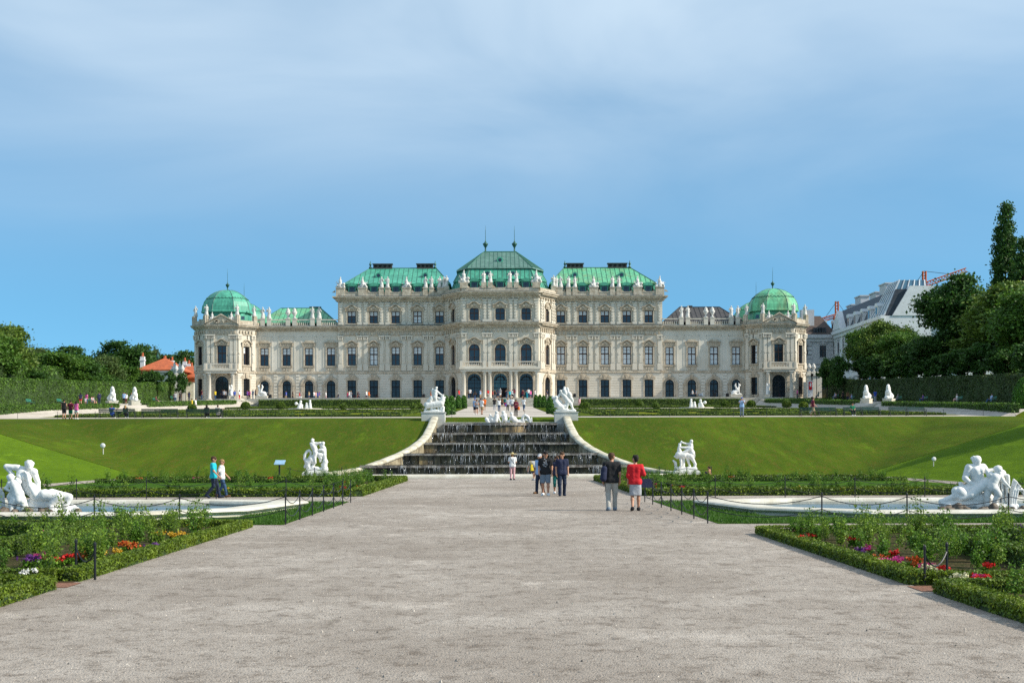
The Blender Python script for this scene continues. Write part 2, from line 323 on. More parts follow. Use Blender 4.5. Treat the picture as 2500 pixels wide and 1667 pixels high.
# --- leaves
def leaf_quads(P, size, rng, nrm=None, up=0.0, long=1.6):
    P = np.asarray(P); n = len(P); d = rng.normal(size=(n, 3)); d[:, 2] += up
    if nrm is not None: d = d*0.75+nrm*1.0
    d /= np.linalg.norm(d, axis=1)[:, None]+1e-9
    r = rng.normal(size=(n, 3)); a = np.cross(d, r); a /= np.linalg.norm(a, axis=1)[:, None]+1e-9; b = np.cross(d, a)
    sz = (size*rng.uniform(0.6, 1.35, n))[:, None]*0.5
    V = np.stack([P-a*sz*long, P-b*sz, P+a*sz*long, P+b*sz], 1).reshape(-1, 3)
    return V, np.arange(4*n).reshape(n, 4)
# ------------------------------------------------------------------ the lie of the land
F_, HX, HY = 3472.0, 1222.0, 1095.0
def clampv(v, a, b): return max(a, min(b, v))
def zpar(y): return 4.9+0.0375*(clampv(y, 133, 263)-133)
WALLC = [(97.0, 12.6), (97.6, 12.0), (100.1, 10.1), (103.9, 8.74), (107, 7.8), (110.3, 7.1), (114, 6.6), (117.5, 6.35), (124, 6.25), (131.2, 6.25)]
def wallx(y):
    if y <= WALLC[0][0]: return WALLC[0][1]
    for (a, b), (c, d) in zip(WALLC, WALLC[1:]):
        if y <= c: t = (y-a)/(c-a); return b+(d-b)*t
    return WALLC[-1][1]
def zslope(y): return clampv((y-98)/33.0*4.75, 0, 4.75)
def zside(y): return max(0.4, 4.75-(131-y)*0.036)
def gz(x, y):
    ax = abs(x)
    if y < 131: return min(max(zslope(y), max(0, (ax-24.5)*0.31)), zside(y)) if (ax > 24.5 or y > 98) else 0.0
    if y < 133: return 4.75+0.075*(y-131)
    if ax < 48.2:
        return zpar(y) if y < 264 else 11.5
    t = clampv((y-255)/22, 0, 1); b = zpar(y)+0.9
    z = b*(1-t)+11.5*t
    if y < 150: z -= 0.5*(150-y)/19
    if x > 64: z += clampv((x-64)/5, 0, 1)*3.2
    return z
def patch(name, xs, ys, mat, off=0.0, zf=gz, xmap=None, thick=0):
    V = []
    for y in ys:
        for x in xs:
            X = xmap(x, y) if xmap else x
            V.append((X, y, zf(X, y)+off))
    nx = len(xs); Fq = [(j*nx+i, j*nx+i+1, (j+1)*nx+i+1, (j+1)*nx+i) for j in range(len(ys)-1) for i in range(nx-1)]
    return structure(link(name, npmesh(name, V, Fq, mat, True)))
def ar(a, b, s): n = max(2, int(round(abs(b-a)/s))+1); return [a+(b-a)*i/(n-1) for i in range(n)]
def onground(px, py, zf=gz, d0=30, d1=300):
    """the spot of the land seen at (px, py) of the photograph"""
    d = d0
    while d < d1:
        x = (px-HX)*d/F_; z = zf(x, d)
        if HY-F_*(z-2)/d < py: return x, d, z
        d += 0.1
    x = (px-HX)*d1/F_; return x, d1, zf(x, d1)
def atpx(px, d): return (px-HX)*d/F_
def zpx(py, d): return 2+(HY-py)*d/F_

# big ground sheet out to the horizon, kept below the finished surfaces
gx = [-2500, -900, -300, -120, -80]+ar(-76, 76, 2)+[80, 120, 300, 900, 2500]
gy = [-300, -80, -30]+ar(-10, 310, 2)+[330, 400, 700, 1500, 4000]
def zbase(x, y):
    ax = abs(x)
    if ax < 64 and 260 < y < 311: return 9.0
    if ax <= 76 and -12 < y < 311: return (gz(x, y) if not (96 < y < 134 and ax < wallx(y)+1.5) else -0.2)-0.35
    if y >= 311: return 11.0
    if x > 76: return gz(75, clampv(y, 20, 300))-0.3
    return gz(-75, clampv(y, 20, 300))-0.3
patch('ground', gx, gy, LAWNS, 0, zbase)
patch('gravel_path', ar(-26, 26, 1), ar(-12, 98.4, 1), GRAVEL, 0.0)
for s in (-1, 1):
    patch('bank_lawn', [s*x for x in ar(24.0, 76, 0.8)], ar(-12, 98.2, 1.5), LAWNB, 0.012)
    patch('slope_lawn', ar(0, 1, 0.0125), ar(97.8, 133, 0.8), LAWN, 0.012, xmap=lambda t, y, s=s: s*((wallx(y)-0.15)*(1-t)+76*t))
    patch('terrace_walk', [s*x for x in ar(48.2, 64, 1.5)], ar(131, 286, 1.5), GRAVELF, 0.0)
    patch('hedge_verge', [s*x for x in ar(64, 76, 1.5)], ar(131, 311, 1.5), SOIL if s > 0 else LAWNS, 0.0)
def zbank(x, y): return 4.35+(y-129.8)*0.20
patch('cascade_lawn', ar(-5.2, 5.2, 0.8), ar(129.8, 132.75, 0.4), LAWN, 0.01, zbank)
patch('parterre_gravel', ar(-48.2, 48.2, 1.2), ar(132.7, 263.6, 1.2), GRAVELF, 0.0)
for xa, xb, ya in ((-8.7, 8.7, 269.9), (8.6, 44.6, 263.6), (-44.6, -8.6, 263.6), (44.5, 48.3, 267.6), (-48.3, -44.5, 267.6), (48.2, 64, 277), (-64, -48.2, 277)):
    patch('palace_forecourt', [xa, (xa+xb)/2, xb], [ya, 280, 290, 311], GRAVELF, 0.006, lambda x, y: 11.5)
for xa, xb in ((-8.7, 8.7), (44.4, 48.3), (-48.3, -44.4)): patch('parterre_gravel', [xa, xb], [263.4, 270], GRAVELF, 0.0, lambda x, y: 9.776)
# retaining step below the forecourt
w = MB()
for x0, x1 in ((-44.6, -8.6), (8.6, 44.6)): w.box(x0, x1, 263.45, 263.9, 9.4, 11.49)
for x0, x1 in ((-8.75, -8.4), (8.4, 8.75)): w.box(x0, x1, 263.95, 270.2, 9.4, 11.49)
for x0, x1 in ((-48.3, -44.5), (44.5, 48.3)): w.box(x0, x1, 267.45, 267.9, 9.4, 11.49)
for x0, x1 in ((-44.9, -44.55), (44.55, 44.9)): w.box(x0, x1, 263.95, 267.4, 9.4, 11.49)
tag(w.build('retaining_wall', STEP), 'low dark stone retaining wall below the palace forecourt, behind the clipped hedges', 'wall')

# ------------------------------------------------------------------ the palace
PROOT = thing('palace', 'long cream baroque palace with green copper roofs and domed corner towers', 'palace', (0, 285, 11.5))
PINV = Matrix.Translation((0, -285, -11.5))
def ppart(name, src, mats=None, parent=PROOT, loc=None, rot=0):
    o = src.build(name, mats) if isinstance(src, MB) else link(name, src)
    o.parent = parent
    if parent is PROOT: o.matrix_parent_inverse = PINV
    if loc: o.location = loc
    if rot: o.rotation_euler = (0, 0, rot)
    return o
Z0, ZS, ZC, ZU = 11.5, 17.35, 26.6, 32.5      # ground, string course, main cornice top, upper cornice top

def hood(mb, w, z, kind):
    """window hood in wall-local coordinates (x along the wall, -y outwards)"""
    h = w/2+0.54
    if kind == 'curved':
        pr = [(-h, .02), (-h*0.74, 0.06), (-h*0.56, 0.2), (-h*0.3, 0.52), (0, 0.62), (h*0.3, 0.52), (h*0.56, 0.2), (h*0.74, 0.06), (h, .02)]
        top = [(x, z+0.55+zz+0.2) for x, zz in pr]; bot = [(x, z+0.55+zz) for x, zz in pr]
        for i in range(len(pr)-1): mb.plate([bot[i], bot[i+1], top[i+1], top[i]], -0.52, 0)
        mb.plate([(-h*.8, z+.2), (h*.8, z+.2), (h*.75, z+.62), (h*.3, z+1.02), (-h*.3, z+1.02), (-h*.75, z+.62)], -0.2, 0)
        for dx, dz, r in ((0, .75, .28), (-.38, .5, .2), (.38, .5, .2), (0, .4, .16)):
            mb.lathe([(0.01, -0.01), (r, 0), (r*.7, .12), (.01, .16)], 0, 0, 0, 8) if False else mb.plate([(dx+r*math.cos(a), z+dz+r*math.sin(a)) for a in [2*math.pi*i/8 for i in range(8)]], -0.34, -0.19)
        for sx in (-1, 1): mb.box(sx*h*.86-.12, sx*h*.86+.12, -0.42, 0, z+.05, z+.55)
    elif kind == 'flat':
        mb.box(-h, h, -0.34, 0, z+.95, z+1.08); mb.plate([(-h*.72, z+1.08), (h*.72, z+1.08), (h*.6, z+1.32), (h*.45, z+1.5), (-h*.45, z+1.5), (-h*.6, z+1.32)], -0.22, 0)
        mb.box(-h*.85, h*.85, -0.14, 0, z+.25, z+.95)
        for dx in (-.55, -.2, .2, .55): mb.plate([(dx+.15*math.cos(a), z+.6+.15*math.sin(a)) for a in [2*math.pi*i/7 for i in range(7)]], -0.22, -0.13)
        for sx in (-1, 1): mb.box(sx*h*.85-.11, sx*h*.85+.11, -0.3, 0, z+.35, z+.95)
    elif kind == 'key':
        mb.plate([(-h, z+.12), (h, z+.12), (h*.95, z+.5), (h*.6, z+.75), (h*.45, z+1.15), (0, z+1.32), (-h*.45, z+1.15), (-h*.6, z+.75), (-h*.95, z+.5)], -0.16, 0)
        mb.plate([(-.22, z+.1), (.22, z+.1), (.32, z+1.05), (-.32, z+1.05)], -0.32, -.15)
        for sx in (-1, 1): mb.plate([(sx*.75-.2, z+.4), (sx*.75+.2, z+.4), (sx*.75+.12, z+.75), (sx*.75-.12, z+.75)], -0.27, -.15)
def arcpts(w, zs, n=12, rise=None):
    r = w/2; k = 1 if rise is None else rise/r
    return [(r*math.cos(math.pi*i/n), zs+k*r*math.sin(math.pi*i/n)) for i in range(n+1)]
WPROTO = {}
def window_meshes(w, h, arch, kind, glaz, grille):
    """casing, sash frame and pane of one window type; origin at the middle of the sill in the wall plane"""
    key = (w, h, arch, kind, glaz, grille)
    if key in WPROTO: return WPROTO[key]
    c = MB(); t = 0.24; r = w/2; zs = h-(r if arch == 'round' else (0.35 if arch == 'ear' else 0))
    dep = 0.34
    # reveal
    c.quad((-r, 0, 0), (-r, dep, 0), (-r, dep, zs), (-r, 0, zs)); c.quad((r, dep, 0), (r, 0, 0), (r, 0, zs), (r, dep, zs)); c.quad((-r, 0, 0), (r, 0, 0), (r, dep, 0), (-r, dep, 0))
    for sx in (-1, 1): c.box(min(sx*r, sx*(r+t)), max(sx*r, sx*(r+t)), -0.15, 0, 0, zs)
    if arch == 'round':
        A = arcpts(w, zs); Bo = arcpts(w+2*t, zs)
        for i in range(len(A)-1):
            c.plate([A[i], Bo[i], Bo[i+1], A[i+1]], -0.15, 0)
            c.quad((A[i][0], 0, A[i][1]), (A[i][0], dep, A[i][1]), (A[i+1][0], dep, A[i+1][1]), (A[i+1][0], 0, A[i+1][1]))
        # spandrels closing the square wall opening
        n = len(A)-1
        c.plate([(r, zs)]+[(r, h)]+[A[i] for i in range(n//2, -1, -1)][:-1], -0.004, 0.1)
        c.plate([A[i] for i in range(n, n//2-1, -1)][1:]+[(-r, h), (-r, zs)], -0.004, 0.1)
    elif arch == 'ear':
        e = 0.3
        c.plate([(-r, h-e), (-r+e, h), (-r, h)], -.004, .1); c.plate([(r, h), (r-e, h), (r, h-e)], -.004, .1)
        c.plate([(-r, 0), (-r+e, 0), (-r, e)], -.004, .1); c.plate([(r, 0), (r, e), (r-e, 0)], -.004, .1)
        c.box(-r-t, r+t, -0.15, 0, h, h+t); c.box(-r-t, r+t, -0.15, 0, -t, 0)
        c.quad((-r, 0, h), (-r, dep, h), (r, dep, h), (r, 0, h))
    else:
        c.box(-r-t, r+t, -0.15, 0, h, h+t*.8); c.quad((-r, 0, h), (-r, dep, h), (r, dep, h), (r, 0, h))
    c.box(-r-t-.12, r+t+.12, -0.3, 0, -0.26, -0.06)
    if kind in ('curved', 'flat') and h > 3: 
        c.box(-r-t+.05, r+t-.05, -0.12, 0, -1.15, -0.26)
        for dx in (-.5, 0, .5): c.plate([(dx+.17*math.cos(a), -.7+.2*math.sin(a)) for a in [2*math.pi*i/7 for i in range(7)]], -.2, -.11)
    if kind == 'arch':
        A = arcpts(w+2*t+.1, zs); Bo = arcpts(w+2*t+1.0, zs)
        for i in range(len(A)-1): c.plate([A[i], Bo[i], Bo[i+1], A[i+1]], -0.24, 0)
        c.plate([(-.22, h+.2), (.22, h+.2), (.32, h+1.1), (-.32, h+1.1)], -.4, 0)
        for sx in (-1, 1): x = sx*(r+t+.3); c.box(x-.25, x+.25, -.2, 0, -.2, zs)
        for sx in (-1, 1): x = sx*(r+t+.3); c.box(x-.32, x+.32, -.28, 0, zs-.12, zs+.1)
    else: hood(c, w, h, kind)
    f = MB(); b = 0.13; d0, d1 = 0.2, 0.27
    f.box(-r, -r+b, d0, d1, 0, zs); f.box(r-b, r, d0, d1, 0, zs); f.box(-r+b, r-b, d0, d1, 0, b)
    f.box(-.085, .085, d0, d1, b, h-b if arch != 'round' else h-.05); tz = h*0.6 if arch != 'round' else zs
    f.box(-r+b, r-b, d0-.02, d1, tz-.11, tz+.11)
    if arch == 'round':
        A = arcpts(w, zs); Bi = arcpts(w-2*b, zs)
        for i in range(len(A)-1): f.plate([Bi[i], A[i], A[i+1], Bi[i+1]], d0, d1)
        f.box(-r+b, r-b, d0, d1, zs*.5-.04, zs*.5+.04)
    else:
        f.box(-r+b, r-b, d0, d1, h-b, h)
    if grille:
        for i in range(1, 8): x = -r+w*i/8; f.box(x-.018, x+.018, .06, .1, 0, zs+(math.sqrt(max(0, r*r-x*x)) if arch == 'round' else 0))
        for i in range(1, 6): z = h*i/6; rr = r if z < zs else math.sqrt(max(0, r*r-(z-zs)**2)); f.box(-rr, rr, .055, .09, z-.018, z+.018) if rr > .1 else None
    else:
        for z in (h*.3, h*.8): f.box(-r+b, r-b, d0+.02, d1, z-.025, z+.025)
    p = MB(); 
    if arch == 'round': p.add([(x, .24, z) for x, z in [(r, 0)]+arcpts(w, zs)+[(-r, 0)]], [tuple(range(15))])
    else:
        zb = h*.6 if glaz == 'half' else (0 if glaz == 'blind' else h)
        p.quad((-r, .24, 0), (r, .24, 0), (r, .24, zb), (-r, .24, zb)) if zb > 0 else None
        p.mi = 1
        if zb < h: p.quad((-r, .24, zb), (r, .24, zb), (r, .24, h), (-r, .24, h))
    res = (c.mesh('window', TRIM), f.mesh('sash', IRON if grille else SASH), p.mesh('pane', [GLASS, BLIND]))
    WPROTO[key] = res; return res
def window(x, y, z, th, w, h, arch='', kind='curved', glaz='half', grille=False, name='window', leaf=None):
    c, f, p = window_meshes(w, h, arch, kind, glaz, grille)
    o = ppart(name, c, loc=(x, y, z), rot=th)
    so = link('sash', f, o); po = link('pane', p, o); return o
def wall_cells(mb, u0, u1, z0, z1, ops, y0, y1):
    """wall strip with rectangular openings (uc, w, zb, zt) left out, as boxes from y0 (front) to y1"""
    zs = sorted(set([z0, z1]+[v for o in ops for v in (o[2], o[3]) if z0 < v < z1]))
    for za, zb in zip(zs, zs[1:]):
        zm = (za+zb)/2; u = u0
        for o in sorted([o for o in ops if o[2] < zm < o[3]]):
            if o[0]-o[1]/2 > u: mb.box(u, o[0]-o[1]/2, y0, y1, za, zb)
            u = o[0]+o[1]/2
        if u < u1: mb.box(u, u1, y0, y1, za, zb)
def courses(mb, u0, u1, z0, z1, ops, step=0.5, pr=0.05):
    z = z0
    while z+step*.6 < z1:
        wall_cells(mb, u0, u1, z, min(z+step-.055, z1), [(o[0], o[1]+.5, o[2]-.3, o[3]+.28) for o in ops], -pr, 0.002); z += step
def cornice(mb, u0, u1, z, big=1.0, ext=0.0):
    """moulded cornice whose top is at z, projecting out of the wall plane"""
    for d, a, b in ((0.25, -1.0, -0.75), (0.45, -0.75, -0.5), (0.8, -0.5, -0.22), (1.0, -0.22, 0)):
        e = d*ext*big; mb.box(u0-e, u1+e, -d*big, 0.05, z+a*big, z+b*big)
def dentils(mb, u0, u1, z0, z1, step=0.85, pr=0.25, w=0.34):
    n = max(1, int((u1-u0)/step)); s = (u1-u0)/n
    for i in range(n):
        u = u0+s*(i+.5); mb.box(u-w/2, u+w/2, -pr, 0.02, z0, z1)
PIL = {}
def pilaster(x, y, th, upper=False, w=0.78, plain=False):
    key = (upper, w, plain)
    if key not in PIL:
        m = MB(); h = w/2
        if upper:
            z0, z1 = ZC+.25, 31.2
            m.box(-h, h, -.2, 0, z0, z1); m.box(-h-.1, h+.1, -.28, 0, z0, z0+.5)
            for zz in (.9, 1.5, 2.1, 2.7, 3.3): m.plate([(.26*math.cos(a), z0+zz+.26*math.sin(a)) for a in [2*math.pi*i/6 for i in range(6)]], -.34, -.19)
            m.box(-h-.06, h+.06, -.3, 0, z1-.75, z1-.5); m.box(-h-.16, h+.16, -.36, 0, z1-.2, z1)
        else:
            z0, z1 = ZS+.3, 24.7
            m.box(-h, h, -.2, 0, z0, z1); m.box(-h-.1, h+.1, -.28, 0, z0, z0+1.2)
            if not plain:
                m.box(-h*.75, h*.75, -.25, -.19, z0+1.5, z0+2.9)
                m.plate([(.25*math.cos(a), z0+3.35+.25*math.sin(a)) for a in [2*math.pi*i/8 for i in range(8)]], -.3, -.19)
            m.box(-h-.05, h+.05, -.27, 0, z1-1.05, z1-.85)
            for dx in (-.28, 0, .28): m.plate([(dx-.17, z1-.85), (dx+.17, z1-.85), (dx+.22, z1-.3), (dx-.22, z1-.3)], -.36, 0)
            m.box(-h-.2, h+.2, -.42, 0, z1-.28, z1)
        PIL[key] = m.mesh('pilaster', STONE)
    return ppart('pilaster', PIL[key], loc=(x, y, 0), rot=th)
def balusters(mb, u0, u1, y, z, h=1.05, step=0.34, posts=True):
    n = max(1, int((u1-u0)/step)); s = (u1-u0)/n
    for i in range(n):
        mb.lathe([(.10, .18), (.055, .26), (.12, .45), (.05, .78), (.10, .86)], u0+s*(i+.5), y, z, 6)
    mb.box(u0, u1, y-.17, y+.17, z, z+.2); mb.box(u0, u1, y-.2, y+.2, z+h-.18, z+h)

# --- wings of three storeys (x 11..32.5) and two storeys (x 32.5..49.3), both sides
YW = 285.0
TH3 = [13.2, 17.7, 22.2, 26.75, 31.1]; TH3 = [(1370-HX)/F_*YW+0.0, 16.55, 20.95, 25.35, 29.75]
TW2 = [33.95, 38.4, 42.85, 47.3]
def wing(s):
    V3 = lambda *l: [s*v for v in l]
    ops = []
    wl_ = MB(); tr_ = MB()
    xs3 = sorted(s*x for x in TH3); xs2 = sorted(s*x for x in TW2)
    o3 = [(x, 1.7, 12.3, 15.75) for x in xs3]+[(x, 1.66, 18.75, 22.4) for x in xs3]+[(x, 1.7, 27.15, 29.55) for x in xs3]
    o2 = [(x, 1.72, 12.2, 15.75) for x in xs2]+[(x, 1.66, 18.7, 22.3) for x in xs2]
    a, b = sorted((s*10.9, s*32.5)); c, d = sorted((s*32.5, s*49.4))
    wl_.at(0, YW, 0); wall_cells(wl_, a, b, Z0-2, ZU-.1, o3, 0, .6)
    e0, e1 = sorted((s*32.5, s*31.9)); wl_.box(e0, e1, .6, 22, Z0, ZU-.1)
    wl_.at(0, YW, 0); wl_.box(a, b, -.09, 0, Z0-1.5, Z0+.55)
    courses(wl_, a, b, Z0+.55, ZS-.25, o3[:5])
    ppart('state_wing', wl_, STONE)
    w2 = MB().at(0, YW+.35, 0); wall_cells(w2, c, d, Z0-2, ZC-.1, o2, 0, .6); w2.box(c, d, -.09, 0, Z0-1.5, Z0+.5)
    segs = [c]+[v for x in xs2 for v in (x-1.75, x+1.75)]+[d]
    for i in range(0, len(segs), 2):
        if segs[i+1]-segs[i] > .3: 
            z = Z0+.7
            while z < ZS-.5: w2.box(segs[i]+.1, segs[i+1]-.1, -.14, .002, z, z+.42); z += .62
    for x in xs2:
        for uu in (x-1.55, x+1.55): w2.box(uu-.1, uu+.1, -.06, 0.002, ZS+.4, 24.6)
        w2.box(x-1.55, x+1.55, -.06, .002, 24.45, 24.6)
    ppart('side_wing', w2, PLASTER)
    # cornices, string courses, friezes
    tr_.at(0, YW, 0); tr_.box(a, b, -.22, .02, ZS-.2, ZS+.18)
    cornice(tr_, a, b, ZC, 1.05); dentils(tr_, a+.2, b-.2, 24.85, 25.5); tr_.box(a, b, -.12, .02, 24.68, 24.85)
    tr_.box(a, b, -.1, .02, ZC, ZC+.25)
    cornice(tr_, a, b, ZU, 1.05, 0); dentils(tr_, a+.3, b-.3, 31.1, 31.5, 1.1, .3)
    tr_.box(b if s > 0 else a-1.05, b+1.05 if s > 0 else a, -1.05, 3, ZU-.24, ZU); tr_.box(b if s > 0 else a-.5, b+.5 if s > 0 else a, -.5, 3, ZU-.8, ZU-.24)
    tr_.at(0, YW+.35, 0); tr_.box(c, d, -.2, .02, ZS-.2, ZS+.18); cornice(tr_, c, d, ZC-.02, 0.95)
    tr_.at(0, YW, 0)
    # attic parapet of the three-storey wing
    tr_.box(a, b, -.35, .35, ZU, ZU+.85); tr_.box(a, b, -.42, .42, ZU+.7, ZU+.85)
    px = [(TH3[i]+TH3[i+1])/2 for i in range(4)]+[32.0, 11.7]
    for i, p in enumerate(px):
        ww = .95 if i == 1 or i == 3 else .85
        for off in ((-.62, .62) if i in (0, 2) else (0,)):
            q = s*(p+off); hw = .48 if i in (0, 2) else .85
            tr_.box(q-hw, q+hw, -.5, .5, ZU, ZU+1.75); tr_.box(q-hw-.08, q+hw+.08, -.58, .58, ZU+1.6, ZU+1.75)
        for sx in (-1, 1): q = s*p+sx*1.35; tr_.plate([(q-.35, ZU+.85), (q+.35, ZU+.85), (q-sx*.2, ZU+1.3), (q-sx*.35, ZU+1.3)], -.2, .2)
    tr_.mi = 1
    tr_.box(a, b, -1.1, .1, ZC, ZC+.05); tr_.box(a, b, -1.1, .1, ZU, ZU+.06)
    tr_.at(0, YW+.35, 0); tr_.box(c, d, -1.0, .1, ZC-.02, ZC+.04)
    ppart('cornice', tr_, [TRIM, LEAD])
    for x in xs3:
        gl = ['half', 'half', 'half', 'blind', 'half'] if s < 0 else ['blind']*5
        g2 = gl[xs3.index(x)]
        window(x, YW, 12.3, 0, 1.7, 3.45, '', 'key', 'dark', True)
        window(x, YW, 18.75, 0, 1.66, 3.65, '', 'curved', ('half', 'blind', 'half', 'half', 'half')[xs3.index(x)] if s < 0 else 'blind')
        window(x, YW, 27.15, 0, 1.7, 2.4, '', 'curved', 'half' if not (s < 0 and xs3.index(x) == 3) else 'blind')
    for x in xs2:
        window(x, YW+.35, 12.2, 0, 1.72, 3.55, 'round', 'arch', 'dark', True)
        window(x, YW+.35, 18.7, 0, 1.66, 3.6, '', 'flat', 'half' if s < 0 else 'blind')
    mids = [(TH3[i]+TH3[i+1])/2 for i in range(4)]
    for m_ in mids:
        for off in (-.62, .62):
            pilaster(s*(m_+off), YW, 0); pilaster(s*(m_+off), YW, 0, True, .72)
    for m_ in (31.95,): pilaster(s*m_, YW, 0); pilaster(s*m_, YW, 0, True, .72)
    # balustrade with posts on the two-storey wing
    bl = MB().at(0, YW+.35, 0); ys = -.35
    pz = [s*x for x in (34.6+1.7, 34.6+3.0, 41.2, 42.5, 46.9-.6, 47.6)]
    for p in pz: bl.box(p-.42, p+.42, ys-.3, ys+.3, ZC, ZC+1.55); bl.box(p-.5, p+.5, ys-.36, ys+.36, ZC+1.4, ZC+1.55)
    cuts = sorted([c, d]+[v for p in pz for v in (p-.42, p+.42)])
    for i in range(0, len(cuts), 2):
        if cuts[i+1]-cuts[i] > .5: balusters(bl, cuts[i], cuts[i+1], ys, ZC+.02, 1.35, .36)
    ppart('balustrade', bl, STONE)
    return px, pz
LPX, LPZ = wing(-1); wing(1)

# --- statues, trophies and vases on the parapets (carved once, repeated)
def statue_prims(seed):
    r = random.Random(seed); s = r.choice((-1, 1)); k = r.uniform(-.1, .1)
    return [((0, 0, .1), (k, 0, .75), .30, .24), ((k, 0, .75), (k*.6, 0, 1.3), .2, .22), ((k*.6-.2, 0, 1.38), (k*.6+.2, 0, 1.38), .11), ((k*.4, -.02, 1.62), (k*.4, -.02, 1.72), .12, .11),
            ((s*.2+k*.6, 0, 1.38), (s*.42, -.05, 1.1), .08), ((s*.42, -.05, 1.1), (s*.3, -.15, 1.45), .07), ((-s*.2+k*.6, 0, 1.38), (-s*.36, -.05, 1.0), .08, .06), ((-s*.36, -.05, 1.0), (-s*.2, -.15, .8), .06),
            ((-.25, 0, .05), (.25, 0, .05), .16), ((s*.3, .05, .1), (s*.22, .05, .8), .12, .08)]
STATM = []
for sd in (1, 5):
    V, Fq = sdf_mesh(statue_prims(sd), .055, .05, noise=.012, nfreq=15); STATM.append(npmesh('parapet_statue', V, Fq, ROOFSTAT, True))
def trophy_prims(seed):
    r = random.Random(seed); P = [((-.6, 0, .15), (.6, 0, .15), .25), ((0, 0, .2), (0, 0, .9), .42, .25), ((0, -.02, 1.0), (0, 0, 1.3), .24, .16), ((0, 0, 1.5), (0, 0, 1.58), .14, .12), ((0, 0, 1.65), (.1, 0, 1.85), .07, .02)]
    for i in range(7):
        a = r.uniform(.3, 2.85); P.append(((0, r.uniform(-.2, .2), .45), (math.cos(a)*r.uniform(.7, 1), r.uniform(-.2, .2), .45+math.sin(a)*.8), .10, .05))
    for i in range(5): P.append(((r.uniform(-.7, .7), r.uniform(-.25, .1), r.uniform(.2, .7)),)*2+(r.uniform(.14, .24),))
    return P
for sd in (2, 9):
    V, Fq = sdf_mesh(trophy_prims(sd), .06, .05, noise=.015, nfreq=13); STATM.append(npmesh('parapet_trophy', V, Fq, ROOFSTAT, True))
vm = MB(); vm.smooth = True; vm.lathe([(.3, 0), (.3, .1), (.12, .2), (.12, .35), (.4, .75), (.42, .95), (.24, 1.1), (.3, 1.2), (.2, 1.35), (.05, 1.5)], seg=10); VASEM = vm.mesh('parapet_vase', ROOFSTAT)
def parapet_statue(k, x, y, z, sc=1.0, rot=0):
    o = ppart('vase' if k == 4 else 'statue', VASEM if k == 4 else STATM[k], loc=(x, y, z), rot=rot); o.scale = (sc*1.15, sc*1.15, sc*1.22); return o
for s in (-1, 1):
    for i, p in enumerate(LPX):
        if i in (0, 2):
            for j, off in enumerate((-.62, .62)): parapet_statue(j, s*(p+off), YW, ZU+1.75, 1.0, s*.3)
        elif i == 5:
            parapet_statue(0, s*p-.4, YW, ZU+1.75, 1.0, .2); parapet_statue(1, s*p+.4, YW, ZU+1.75, 1.0, -.2)
        else: parapet_statue(2+(i+(s > 0)) % 2, s*p, YW, ZU+1.75, 1.05, .2*s)
    for i, p in enumerate(LPZ):
        if s > 0: p = -p
        parapet_statue((1, 0, 4, 4, 0, 1)[i], p, YW, ZC+1.55, 1.05 if i not in (2, 3) else 1.15, .3*s)

# --- roofs
def roof_faces(mb, loops, seam=0.9, seammi=1):
    mb.loft(loops, closed=True, cap1=True)
def seams(mb, a0, a1, b0, b1, step=0.9, r=0.045):
    """raised standing seams between the eave edge a0-a1 and the ridge edge b0-b1"""
    a0, a1, b0, b1 = map(Vector, (a0, a1, b0, b1)); n = max(1, int((a1-a0).length/step))
    nb = (a1-a0).cross(b0-a0).normalized()*0.03
    for i in range(n+1):
        x = a0+(a1-a0)*(i/n)
        # run straight up the slope: clip against the hip edges
        d = ((b0+b1)/2-(a0+a1)/2); along = (a1-a0).normalized(); d = d-along*d.dot(along)
        t = 1.0; u = (x-a0).dot(along); w0 = (b0-a0).dot(along); w1 = (b1-a0).dot(along); L = (a1-a0).length
        if u < w0: t = min(t, u/w0 if w0 > 1e-6 else 1)
        if u > w1: t = min(t, (L-u)/(L-w1) if L-w1 > 1e-6 else 1)
        if t < .08: continue
        mb.tube([x+nb, x+d*t+nb], r, 4)
def ring(x0, x1, y0, y1, z): return [(x0, y0, z), (x1, y0, z), (x1, y1, z), (x0, y1, z)]
def hiproof(name, x0, x1, y0, y1, z, rx0, rx1, zr, mat, step=0.95):
    ym = (y0+y1)/2; m = MB(); A = ring(x0, x1, y0, y1, z); Bq = ring(rx0, rx1, ym-.25, ym+.25, zr)
    m.loft([A, Bq], cap1=True); m.loft([ring(x0-.15, x1+.15, y0-.15, y1+.15, z-.22), ring(x0-.15, x1+.15, y0-.15, y1+.15, z)], cap0=True, cap1=True)
    m.mi = 1; seams(m, A[0], A[1], Bq[0], Bq[1], step); seams(m, A[1], A[2], Bq[1], Bq[2], step); seams(m, A[3], A[0], Bq[3], Bq[0], step)
    for i in range(4): m.tube([A[i], Bq[i]], .10, 5)
    m.tube([Bq[0], Bq[1]], .12, 5)
    return ppart(name, m, [mat, SEAM if mat is not DARKROOF else IRON])
